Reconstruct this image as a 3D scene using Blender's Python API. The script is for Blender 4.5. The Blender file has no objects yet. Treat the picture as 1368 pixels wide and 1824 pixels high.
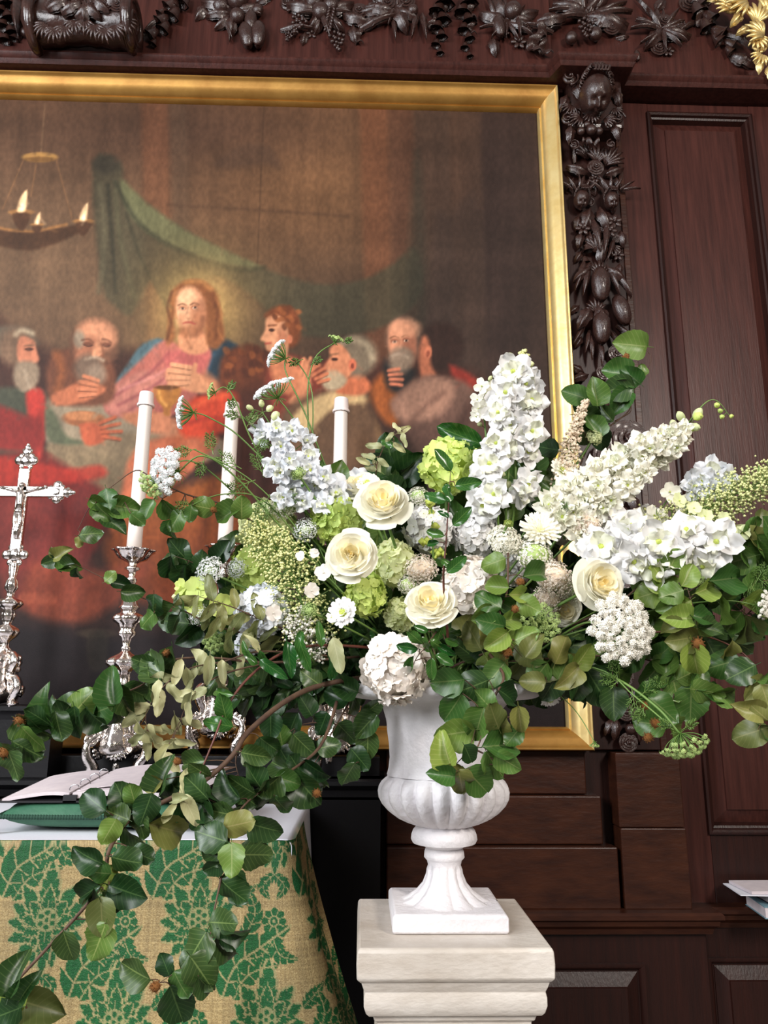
import bpy, bmesh, math, random
import numpy as np
from mathutils import Vector, Matrix, Quaternion, Euler, noise
random.seed(11); np.random.seed(11)
PI = math.pi
scene = bpy.context.scene
COL = scene.collection
# ------------------------------------------------------------------ camera
CAM_H, PITCH, YAW, ROLL, F = 1.60, math.radians(13.45), math.radians(1.54), math.radians(0.34), 1370.0
RC = Matrix.Rotation(-YAW, 3, 'Z') @ Matrix.Rotation(PI / 2 + PITCH, 3, 'X') @ Matrix.Rotation(ROLL, 3, 'Z')
CAM = Vector((0, 0, CAM_H))
cam_data = bpy.data.cameras.new('camera'); cam = bpy.data.objects.new('camera', cam_data); COL.objects.link(cam)
cam.matrix_world = Matrix.Translation(CAM) @ RC.to_4x4()
cam_data.sensor_fit = 'VERTICAL'; cam_data.sensor_height = 36.0; cam_data.lens = F * 36.0 / 1824.0
cam_data.clip_start = 0.05; cam_data.clip_end = 100
scene.camera = cam
# ------------------------------------------------------------------ world, lights, exposure
w = bpy.data.worlds.new('world'); scene.world = w; w.use_nodes = True
wn = w.node_tree; bg = wn.nodes['Background']
tc = wn.nodes.new('ShaderNodeTexCoord'); sp = wn.nodes.new('ShaderNodeSeparateXYZ'); cr = wn.nodes.new('ShaderNodeValToRGB')
wn.links.new(tc.outputs['Generated'], sp.inputs[0]); wn.links.new(sp.outputs['Z'], cr.inputs[0]); wn.links.new(cr.outputs[0], bg.inputs[0])
cr.color_ramp.elements[0].color = (0.10, 0.085, 0.075, 1); cr.color_ramp.elements[1].color = (0.60, 0.56, 0.54, 1)
bg.inputs[1].default_value = 0.55
def area(name, loc, target, sx, sy, power, color):
    L = bpy.data.lights.new(name, 'AREA'); L.shape = 'RECTANGLE'; L.size = sx; L.size_y = sy; L.energy = power; L.color = color
    o = bpy.data.objects.new(name, L); COL.objects.link(o); o.location = loc
    o.rotation_euler = (Vector(target) - Vector(loc)).to_track_quat('-Z', 'Y').to_euler()
    return o
area('window_light', (-4.6, -0.6, 4.2), (0.4, 2.6, 1.6), 1.7, 3.2, 340, (0.93, 0.96, 1.0))
area('window_light', (-3.0, -4.6, 4.4), (0.4, 2.6, 1.5), 1.6, 3.2, 320, (0.97, 0.98, 1.0))
area('window_light', (3.6, -3.6, 4.8), (0.3, 2.4, 1.6), 0.9, 1.6, 330, (1.0, 0.92, 0.84))
scene.view_settings.view_transform = 'Standard'; scene.view_settings.look = 'None'
scene.view_settings.gamma = 1; scene.view_settings.use_curve_mapping = False
scene.view_settings.exposure = 0.08

# ------------------------------------------------------------------ helpers
def P(px, py, Y):
    d = RC @ Vector(((px - 684) / F, (912 - py) / F, -1.0))
    return CAM + d * (Y / d.y)
def proj(v):
    q = RC.transposed() @ (Vector(v) - CAM)
    return 684 + F * q.x / -q.z, 912 - F * q.y / -q.z
def ppm(p):                       # pixels per metre at a point
    q = RC.transposed() @ (Vector(p) - CAM)
    return F / -q.z
def at(px, py, Y, r): return r / ppm(P(px, py, Y))
CR, CU, CB = RC @ Vector((1, 0, 0)), RC @ Vector((0, 1, 0)), RC @ Vector((0, 0, 1))
def lin(c):
    c = np.asarray(c, dtype=float) / 255.0
    return np.where(c <= 0.04045, c / 12.92, ((c + 0.055) / 1.055) ** 2.4)
def lc(r, g, b): v = lin((r, g, b)); return (float(v[0]), float(v[1]), float(v[2]), 1.0)

MATS = {}
def mat(name, rgb, rough=0.5, metal=0.0, var=None, vscale=6, stretch=(1, 1, 1), bump=None, bscale=60, trans=0.0, spec=0.5, coat=0.0, objvar=0.0, attr=False, uvvein=None, brick=None):
    m = bpy.data.materials.new(name); m.use_nodes = True; n = m.node_tree.nodes; l = m.node_tree.links
    b = n['Principled BSDF']; b.inputs['Roughness'].default_value = rough; b.inputs['Metallic'].default_value = metal
    b.inputs['Specular IOR Level'].default_value = spec
    if coat: b.inputs['Coat Weight'].default_value = coat; b.inputs['Coat Roughness'].default_value = 0.15
    c = lc(*rgb) if not attr else None
    out = None
    if attr:
        a = n.new('ShaderNodeAttribute'); a.attribute_name = 'Col'; out = a.outputs['Color']
    tex = n.new('ShaderNodeTexCoord'); mp = n.new('ShaderNodeMapping'); mp.inputs['Scale'].default_value = stretch
    l.new(tex.outputs['Object'], mp.inputs[0])
    if var is not None:
        nz = n.new('ShaderNodeTexNoise'); nz.inputs['Scale'].default_value = vscale; nz.inputs['Detail'].default_value = 5; nz.inputs['Roughness'].default_value = .6
        l.new(mp.outputs[0], nz.inputs['Vector'])
        r = n.new('ShaderNodeValToRGB'); r.color_ramp.elements[0].position = .32; r.color_ramp.elements[1].position = .68
        r.color_ramp.elements[0].color = c; r.color_ramp.elements[1].color = lc(*var)
        l.new(nz.outputs['Fac'], r.inputs[0]); out = r.outputs[0]
    if uvvein is not None:
        uv = n.new('ShaderNodeUVMap'); s = n.new('ShaderNodeSeparateXYZ'); l.new(uv.outputs[0], s.inputs[0])
        def M(op, a, bb=None, cc=None):
            q = n.new('ShaderNodeMath'); q.operation = op
            for i, x in enumerate((a, bb, cc)):
                if x is None: continue
                if isinstance(x, (int, float)): q.inputs[i].default_value = x
                else: l.new(x, q.inputs[i])
            return q.outputs[0]
        au = M('ABSOLUTE', M('SUBTRACT', s.outputs[0], 0.5))
        t = M('FRACT', M('MULTIPLY', M('SUBTRACT', s.outputs[1], M('MULTIPLY', au, 0.55)), 8.0))
        vein = M('LESS_THAN', M('ABSOLUTE', M('SUBTRACT', t, 0.5)), 0.07)
        mid = M('LESS_THAN', au, 0.022)
        fac = M('MULTIPLY', M('MAXIMUM', M('MULTIPLY', vein, 0.45), mid), 0.8)
        mx = n.new('ShaderNodeMix'); mx.data_type = 'RGBA'; l.new(fac, mx.inputs[0])
        if out is not None: l.new(out, mx.inputs[6])
        else: mx.inputs[6].default_value = c
        mx.inputs[7].default_value = lc(*uvvein); out = mx.outputs[2]
    if objvar:
        oi = n.new('ShaderNodeObjectInfo'); hs = n.new('ShaderNodeHueSaturation')
        if out is not None: l.new(out, hs.inputs['Color'])
        else: hs.inputs['Color'].default_value = c
        mr = n.new('ShaderNodeMapRange'); mr.inputs[3].default_value = 1 - objvar; mr.inputs[4].default_value = 1 + objvar
        l.new(oi.outputs['Random'], mr.inputs[0]); l.new(mr.outputs[0], hs.inputs['Value'])
        m2 = n.new('ShaderNodeMath'); m2.operation = 'MULTIPLY_ADD'; m2.inputs[1].default_value = -0.06 * objvar / .4; m2.inputs[2].default_value = .5 + .03 * objvar / .4
        l.new(oi.outputs['Random'], m2.inputs[0]); l.new(m2.outputs[0], hs.inputs['Hue'])
        out = hs.outputs[0]
    if out is not None: l.new(out, b.inputs['Base Color'])
    else: b.inputs['Base Color'].default_value = c
    if bump:
        nb = n.new('ShaderNodeTexNoise'); nb.inputs['Scale'].default_value = bscale; nb.inputs['Detail'].default_value = 4
        l.new(mp.outputs[0], nb.inputs['Vector'])
        bp = n.new('ShaderNodeBump'); bp.inputs['Strength'].default_value = bump; bp.inputs['Distance'].default_value = .01
        l.new(nb.outputs['Fac'], bp.inputs['Height']); l.new(bp.outputs[0], b.inputs['Normal'])
    if trans:
        tr = n.new('ShaderNodeBsdfTranslucent'); mixs = n.new('ShaderNodeMixShader'); mixs.inputs[0].default_value = trans
        if out is not None: l.new(out, tr.inputs[0])
        else: tr.inputs[0].default_value = c
        l.new(b.outputs[0], mixs.inputs[1]); l.new(tr.outputs[0], mixs.inputs[2]); l.new(mixs.outputs[0], n['Material Output'].inputs[0])
    MATS[name] = m
    return m

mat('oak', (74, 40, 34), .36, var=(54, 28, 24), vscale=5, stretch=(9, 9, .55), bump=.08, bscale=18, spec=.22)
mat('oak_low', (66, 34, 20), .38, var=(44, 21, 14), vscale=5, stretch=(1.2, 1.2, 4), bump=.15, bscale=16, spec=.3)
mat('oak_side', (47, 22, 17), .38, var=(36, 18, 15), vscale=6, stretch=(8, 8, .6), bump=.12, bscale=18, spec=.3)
mat('carved', (64, 40, 34), .27, var=(40, 24, 21), vscale=14, bump=.2, bscale=70, coat=.3)
mat('blackpaint', (12, 11, 13), .35, var=(17, 16, 18), vscale=3, bump=.05, spec=.3)
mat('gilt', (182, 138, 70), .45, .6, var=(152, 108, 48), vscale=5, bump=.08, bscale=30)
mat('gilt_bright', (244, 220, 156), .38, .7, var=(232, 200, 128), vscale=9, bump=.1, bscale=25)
mat('silver', (250, 243, 238), .16, 1.0, var=(236, 226, 218), vscale=30, bump=.28, bscale=60)
mat('wax', (246, 236, 228), .4, trans=.12)
mat('wax_cap', (240, 226, 222), .22)
mat('canvas', (0, 0, 0), .55, attr=True, bump=.10, bscale=260, spec=.16)
mat('damask', (0, 0, 0), .5, attr=True, bump=.35, bscale=300, spec=.35)
mat('linen', (224, 224, 232), .9, bump=.08, bscale=120)
mat('cushion', (62, 112, 84), .6, var=(50, 98, 74), vscale=20, bump=.15, bscale=60)
mat('cushion_trim', (30, 66, 50), .8)
mat('paper', (228, 216, 218), .85, var=(214, 202, 206), vscale=25, trans=.05)
mat('bookcover', (24, 22, 26), .5)
mat('steel', (190, 190, 196), .2, 1.0)
mat('stone_white', (234, 231, 233), .66, var=(222, 218, 222), vscale=9, bump=.4, bscale=60)
mat('marble', (224, 217, 208), .45, var=(184, 172, 158), vscale=4, stretch=(1, 1, 2.2), bump=.2, bscale=50)
mat('floor_stone', (92, 84, 78), .5, var=(70, 64, 60), vscale=3, bump=.1)
mat('bluebook', (120, 156, 168), .5); mat('darkbook', (34, 34, 44), .45)

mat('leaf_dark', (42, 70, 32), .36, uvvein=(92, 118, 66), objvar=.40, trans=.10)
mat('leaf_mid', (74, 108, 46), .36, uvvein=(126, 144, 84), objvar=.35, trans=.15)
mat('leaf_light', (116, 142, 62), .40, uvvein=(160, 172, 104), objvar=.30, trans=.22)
mat('leaf_olive', (108, 114, 58), .42, uvvein=(140, 138, 84), objvar=.35, trans=.15)
mat('leaf_olive2', (118, 122, 72), .45, uvvein=(150, 150, 100), objvar=.35, trans=.15)
mat('leaf_pale', (176, 176, 128), .5, uvvein=(196, 192, 150), objvar=.22, trans=.15)
mat('leaf_gloss', (44, 88, 34), .22, uvvein=(96, 132, 66), objvar=.30, trans=.10)
mat('twig', (98, 72, 52), .7, var=(72, 50, 40), vscale=30, bump=.2)
mat('twig_red', (104, 52, 40), .5, var=(78, 44, 34), vscale=30)
mat('stem_green', (112, 142, 68), .45, var=(90, 124, 58), vscale=20)
mat('stem_dark', (60, 84, 40), .5)
mat('husk', (150, 98, 40), .85, var=(112, 66, 26), vscale=60, bump=.5, bscale=200)
mat('petal_white', (245, 244, 243), .5, objvar=.02, trans=.14)
mat('petal_blue', (241, 244, 249), .5, objvar=.02, trans=.14)
mat('petal_cream', (252, 249, 234), .5, objvar=.02, trans=.14)
mat('petal_rose', (253, 250, 234), .5, trans=.16)
mat('petal_rose_in', (253, 244, 208), .5, trans=.16)
mat('petal_rose_core', (252, 232, 170), .5, trans=.16)
mat('petal_blush', (249, 241, 232), .5, objvar=.03, trans=.14)
mat('petal_lime', (208, 226, 128), .55, objvar=.16, trans=.25)
mat('petal_heart', (243, 244, 224), .5, objvar=.02, trans=.14)
mat('petal_limecream', (232, 238, 184), .55, objvar=.10, trans=.25)
mat('bud_lime', (226, 228, 160), .6, objvar=.1)
mat('bud_white', (244, 240, 228), .6)
mat('bud_pink', (226, 208, 192), .7, var=(244, 236, 222), vscale=60)
mat('bud_tan', (214, 186, 158), .7, var=(240, 228, 204), vscale=70)
mat('umbel_white', (242, 244, 244), .6)
mat('umbel_green', (176, 200, 122), .6, objvar=.1)
mat('eye_green', (188, 202, 92), .6)
mat('core_green', (70, 96, 44), .8)

class MB:
    def __init__(s): s.v = []; s.f = []; s.uv = {}
    def add(s, vs, fs, uvs=None):
        o = len(s.v); s.v += [tuple(v) for v in vs]; s.f += [tuple(i + o for i in f) for f in fs]
        if uvs is not None:
            for i, u in enumerate(uvs): s.uv[o + i] = u
    def box(s, a, b, M=None):
        (x0, y0, z0), (x1, y1, z1) = a, b
        vs = [Vector(c) for c in ((x0,y0,z0),(x1,y0,z0),(x1,y1,z0),(x0,y1,z0),(x0,y0,z1),(x1,y0,z1),(x1,y1,z1),(x0,y1,z1))]
        if M: vs = [M @ v for v in vs]
        s.add(vs, [(3,2,1,0),(4,5,6,7),(0,1,5,4),(1,2,6,5),(2,3,7,6),(3,0,4,7)])
    def grid(s, pts, closed_u=False, uvs=None, flip=False):
        R = len(pts); Cn = len(pts[0]); fs = []
        for i in range(R - 1):
            for j in range(Cn if closed_u else Cn - 1):
                k = (j + 1) % Cn; f = (i*Cn+j, i*Cn+k, (i+1)*Cn+k, (i+1)*Cn+j)
                fs.append(f[::-1] if flip else f)
        s.add([p for r in pts for p in r], fs, [u for r in uvs for u in r] if uvs else None)
    def lathe(s, prof, c=(0,0,0), n=32, mod=None, M=None):   # prof: [(r, z)...] bottom->top
        c = Vector(c); pts = []
        for i, (r, z) in enumerate(prof):
            row = []
            for j in range(n):
                a = 2*PI*j/n; rr = r * (mod(i, a, z) if mod else 1)
                p = Vector((rr*math.cos(a), rr*math.sin(a), z)); row.append((M @ p if M else p) + c)
            pts.append(row)
        s.grid(pts, closed_u=True)
    def tube(s, pts, rad, n=6, cap=True):
        pts = [Vector(p) for p in pts]; N = len(pts)
        if isinstance(rad, (int, float)): rad = [rad]*N
        rows = []; up = Vector((0.3, 0.2, 1)).normalized()
        for i, p in enumerate(pts):
            t = (pts[min(i+1, N-1)] - pts[max(i-1, 0)])
            t = t.normalized() if t.length > 1e-9 else Vector((0,0,1))
            a = t.cross(up)
            if a.length < 1e-3: a = t.cross(Vector((1,0,0)))
            a.normalize(); b = a.cross(t).normalized(); up = b
            rows.append([p + a*(math.cos(2*PI*k/n)*rad[i]) + b*(math.sin(2*PI*k/n)*rad[i]) for k in range(n)])
        o = len(s.v); s.grid(rows, closed_u=True)
        if cap:
            s.f.append(tuple(o + k for k in range(n))[::-1]); s.f.append(tuple(o + (N-1)*n + k for k in range(n)))
    def ball(s, c, r, sc=(1,1,1), n=10, m=7, M=None, fn=None):
        c = Vector(c); rows = []
        for i in range(m + 1):
            th = PI*i/m; row = []
            for j in range(n):
                a = 2*PI*j/n; d = Vector((math.sin(th)*math.cos(a), math.sin(th)*math.sin(a), math.cos(th)))
                k = fn(d) if fn else 1
                p = Vector((d.x*sc[0], d.y*sc[1], d.z*sc[2]))*r*k
                row.append((M @ p if M else p) + c)
            rows.append(row)
        s.grid(rows, closed_u=True, flip=True)
    def octa(s, c, r):
        c = Vector(c)
        s.add([c+Vector(d)*r for d in ((1,0,0),(-1,0,0),(0,1,0),(0,-1,0),(0,0,1),(0,0,-1))],
              [(0,2,4),(2,1,4),(1,3,4),(3,0,4),(2,0,5),(1,2,5),(3,1,5),(0,3,5)])
    def mesh(s, name, m, smooth=True, origin=None):
        me = bpy.data.meshes.new(name)
        vs = s.v if origin is None else [(v[0]-origin[0], v[1]-origin[1], v[2]-origin[2]) for v in s.v]
        me.from_pydata(vs, [], s.f)
        if s.uv:
            ul = me.uv_layers.new(name='UVMap'); idx = np.empty(len(me.loops), dtype=np.int32); me.loops.foreach_get('vertex_index', idx)
            arr = np.array([s.uv.get(i, (0, 0)) for i in range(len(s.v))], dtype=np.float32); ul.data.foreach_set('uv', arr[idx].ravel())
        if m: me.materials.append(MATS[m] if isinstance(m, str) else m)
        if smooth: me.polygons.foreach_set('use_smooth', [True]*len(me.polygons))
        me.update(); return me
    def build(s, name, m, parent=None, smooth=True, bevel=0, sharp=None, label=None, kind=None, subsurf=0):
        org = Vector((0, 0, 0)) if parent is None else parent.matrix_world.translation.copy() if parent.type == 'EMPTY' else Vector(ORG.get(parent.name, (0, 0, 0)))
        me = s.mesh(name, m, smooth, origin=org)
        o = bpy.data.objects.new(name, me); COL.objects.link(o); ORG[o.name] = tuple(org)
        if parent is not None: o.parent = parent
        if sharp or bevel:
            if smooth: me.set_sharp_from_angle(angle=math.radians(sharp or 35))
        if bevel:
            bv = o.modifiers.new('bevel', 'BEVEL'); bv.width = bevel; bv.segments = 2; bv.limit_method = 'ANGLE'
        if subsurf:
            ss = o.modifiers.new('subd', 'SUBSURF'); ss.levels = subsurf; ss.render_levels = subsurf
        if label: o['label'] = label
        if kind: o['kind'] = kind
        return o
ORG = {}
def thing(name, label, cat, loc=(0,0,0), group=None, rot=None):
    o = bpy.data.objects.new(name, None); COL.objects.link(o); o.empty_display_size = .05
    M = Matrix.Translation(Vector(loc))
    if rot is not None: M = M @ rot.to_matrix().to_4x4()
    o.matrix_world = M; o['label'] = label; o['category'] = cat
    if group: o['group'] = group
    return o
def tag(o, label, cat, group=None):
    o['label'] = label; o['category'] = cat
    if group: o['group'] = group
    return o
def struct(o): o['kind'] = 'structure'; return o
def inst(me, name, parent, M, kind=None):
    o = bpy.data.objects.new(name, me); COL.objects.link(o)
    if parent is not None: o.parent = parent
    o.matrix_local = M
    if kind: o['kind'] = kind
    return o
def TRS(loc, q=None, s=1.0):
    M = Matrix.Translation(Vector(loc))
    if q is not None: M = M @ q.to_matrix().to_4x4()
    return M @ (Matrix.Scale(s, 4) if isinstance(s, (int, float)) else Matrix.Diagonal((*s, 1)))
def look(d, spin=0.0):
    q = Vector(d).normalized().to_track_quat('Z', 'Y')
    return q @ Quaternion((0, 0, 1), spin)
def smooth_path(pts, sub=4):
    pts = [Vector(p) for p in pts]
    if len(pts) < 3: return [pts[0].lerp(pts[-1], i/sub) for i in range(sub+1)]
    out = []
    for i in range(len(pts)-1):
        p0 = pts[max(i-1,0)]; p1 = pts[i]; p2 = pts[i+1]; p3 = pts[min(i+2, len(pts)-1)]
        for k in range(sub):
            t = k/sub
            out.append(0.5*((2*p1)+(p2-p0)*t+(2*p0-5*p1+4*p2-p3)*t*t+(3*p1-p0-3*p2+p3)*t**3))
    out.append(pts[-1]); return out
def sweep(mb, path, prof, close=False):
    """prof: list of (d, z) offsets; path: list of (x,y); d is along outward normal (left of path direction)."""
    N = len(path); rows = []
    for i in range(N):
        p = Vector(path[i]); 
        t0 = (p - Vector(path[i-1])).normalized() if i > 0 else None
        t1 = (Vector(path[i+1]) - p).normalized() if i < N-1 else None
        if t0 is None: t0 = t1
        if t1 is None: t1 = t0
        n0 = Vector((t0.y, -t0.x)); n1 = Vector((t1.y, -t1.x)); m = (n0+n1)
        m = m / max(m.dot(n0), .2) if m.length > 1e-6 else n0
        rows.append([(p.x+m.x*d, p.y+m.y*d, z) for d, z in prof])
    mb.grid(rows)
# ------------------------------------------------------------------ the room shell and the panelled wall
def strip(name, a, b, m, parent=None, bevel=0.004):
    mb = MB(); mb.box(a, b); return mb.build(name, m, parent, smooth=False, bevel=bevel)
m_ = MB(); m_.box((-5.0, -6.0, -0.1), (5.0, 3.75, 0.0)); struct(m_.build('floor', 'floor_stone', smooth=False))
wb = MB(); wb.box((-5.0, 3.62, 0.0), (5.0, 3.75, 6.2)); wall = struct(wb.build('wall_back', 'oak', smooth=False))
ORG[wall.name] = (0, 0, 0)
# stiles and rails to the right of the carved pilaster
PX0, PX1, PZ0, PZ1 = 1.540, 2.105, 1.028, 4.728
strip('stile', (1.36, 3.575, 0.72), (PX0, 3.63, 4.80), 'oak', wall)
strip('stile', (PX1, 3.575, 0.72), (2.36, 3.63, 4.80), 'oak', wall)
strip('rail', (PX0, 3.577, PZ1), (PX1, 3.63, 4.80), 'oak', wall)
strip('rail', (PX0, 3.577, 0.72), (PX1, 3.63, PZ0), 'oak_side', wall)
def frame_rect(x0, x1, z0, z1, prof, name, m, parent, rails=False, names=None):
    """rectangular moulding frame; prof [(inward, Y)]"""
    cs = [((x0, z0), (1, 1)), ((x1, z0), (-1, 1)), ((x1, z1), (-1, -1)), ((x0, z1), (1, -1))]
    obs = []; big = MB()
    for k in range(4):
        (ax, az), (sx, sz) = cs[k]; (bx_, bz), (tx, tz) = cs[(k+1) % 4]
        rows = [[(ax + sx*d, y, az + sz*d), (bx_ + tx*d, y, bz + tz*d)] for d, y in prof]
        mb = MB() if rails else big; mb.grid(rows, flip=False)
        if rails:
            o = mb.build(name if not names else names[k], m if isinstance(m, str) else m[k], parent, smooth=True, sharp=40); obs.append(o)
    return obs if rails else big.build(name, m, parent, smooth=True, sharp=40)
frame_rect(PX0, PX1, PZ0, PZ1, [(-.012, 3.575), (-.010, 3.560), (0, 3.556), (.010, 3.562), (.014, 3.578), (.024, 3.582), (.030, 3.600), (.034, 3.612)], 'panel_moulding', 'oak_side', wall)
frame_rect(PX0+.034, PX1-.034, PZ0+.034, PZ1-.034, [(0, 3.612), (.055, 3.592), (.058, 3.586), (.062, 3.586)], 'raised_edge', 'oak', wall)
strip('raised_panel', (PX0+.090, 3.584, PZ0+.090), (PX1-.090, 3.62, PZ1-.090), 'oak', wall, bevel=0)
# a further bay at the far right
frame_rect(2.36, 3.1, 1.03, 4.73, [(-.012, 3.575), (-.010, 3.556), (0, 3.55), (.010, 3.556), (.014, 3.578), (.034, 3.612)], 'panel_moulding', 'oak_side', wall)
# pilaster strip behind the carved drop
strip('pilaster', (1.035, 3.545, 1.372), (1.365, 3.63, 4.84), 'oak_side', wall)
strip('pilaster_edge', (1.335, 3.535, 1.372), (1.365, 3.56, 4.84), 'oak_low', wall, bevel=.003)
# pedestal under the pilaster and the three stepped boards beside it
strip('pilaster_base', (1.105, 3.47, 1.06), (1.388, 3.62, 1.365), 'oak_low', wall, bevel=.005)
strip('pilaster_base', (1.108, 3.468, 0.74), (1.391, 3.62, 1.058), 'oak_low', wall, bevel=.005)
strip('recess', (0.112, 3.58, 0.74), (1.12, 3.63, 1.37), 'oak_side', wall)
strip('board', (0.112, 3.55, 1.185), (0.995, 3.62, 1.368), 'oak_low', wall, bevel=.006)
strip('board', (0.112, 3.51, 0.985), (1.045, 3.62, 1.182), 'oak_low', wall, bevel=.006)
strip('board', (0.112, 3.47, 0.74), (1.092, 3.62, 0.982), 'oak_low', wall, bevel=.006)
# chair rail ledge
lg = MB(); sweep(lg, [(-0.2, 3.44), (1.455, 3.44), (1.455, 3.53), (3.1, 3.53)], [(-.10, .742), (.030, .742), (.040, .733), (.040, .717), (.026, .708), (.022, .690), (.006, .676), (.0, .655), (-.1, .655)])
lg.build('ledge', 'oak_low', wall, smooth=True, sharp=30)
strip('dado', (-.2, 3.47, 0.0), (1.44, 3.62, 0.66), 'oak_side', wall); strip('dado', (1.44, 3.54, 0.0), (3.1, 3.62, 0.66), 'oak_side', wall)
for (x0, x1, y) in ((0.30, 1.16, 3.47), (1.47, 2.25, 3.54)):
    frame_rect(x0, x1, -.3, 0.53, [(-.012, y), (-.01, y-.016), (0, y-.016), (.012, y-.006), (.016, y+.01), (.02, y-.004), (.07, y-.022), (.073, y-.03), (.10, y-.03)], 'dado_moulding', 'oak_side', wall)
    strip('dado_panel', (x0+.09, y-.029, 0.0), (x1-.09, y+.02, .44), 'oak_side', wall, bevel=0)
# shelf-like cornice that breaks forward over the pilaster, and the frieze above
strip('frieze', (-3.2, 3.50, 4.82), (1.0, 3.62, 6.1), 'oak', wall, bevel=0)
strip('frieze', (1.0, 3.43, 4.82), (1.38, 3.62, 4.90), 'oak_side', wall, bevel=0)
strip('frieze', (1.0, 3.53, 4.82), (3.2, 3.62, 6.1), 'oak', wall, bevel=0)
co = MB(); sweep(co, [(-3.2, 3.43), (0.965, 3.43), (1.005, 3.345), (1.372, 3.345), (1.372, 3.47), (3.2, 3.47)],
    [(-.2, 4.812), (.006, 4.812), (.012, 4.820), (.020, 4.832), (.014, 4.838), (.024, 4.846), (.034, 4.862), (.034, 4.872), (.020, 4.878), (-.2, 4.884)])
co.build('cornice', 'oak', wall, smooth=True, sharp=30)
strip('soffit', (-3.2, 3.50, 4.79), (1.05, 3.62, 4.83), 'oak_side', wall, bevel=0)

# ------------------------------------------------------------------ painting in its gilt frame
XR, XL, ZT, ZB = 1.018, -3.0, 4.808, 1.372
fr = thing('gilt_picture_frame', 'huge gilded picture frame holding a dark old painting of a supper', 'picture frame', ((XL+XR)/2, 3.56, ZB))
prof = [(0, 3.56), (0, 3.474), (.006, 3.462), (.014, 3.462), (.019, 3.472), (.024, 3.476), (.030, 3.480), (.050, 3.488), (.068, 3.504), (.080, 3.526), (.084, 3.540), (.090, 3.536), (.096, 3.545), (.098, 3.575)]
frame_rect(XL, XR, ZB, ZT, prof, 'frame_rail', ['gilt', 'gilt_bright', 'gilt', 'gilt'], fr, rails=True)  # right rail in brighter gilt: the light it catches is put into its colour

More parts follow.
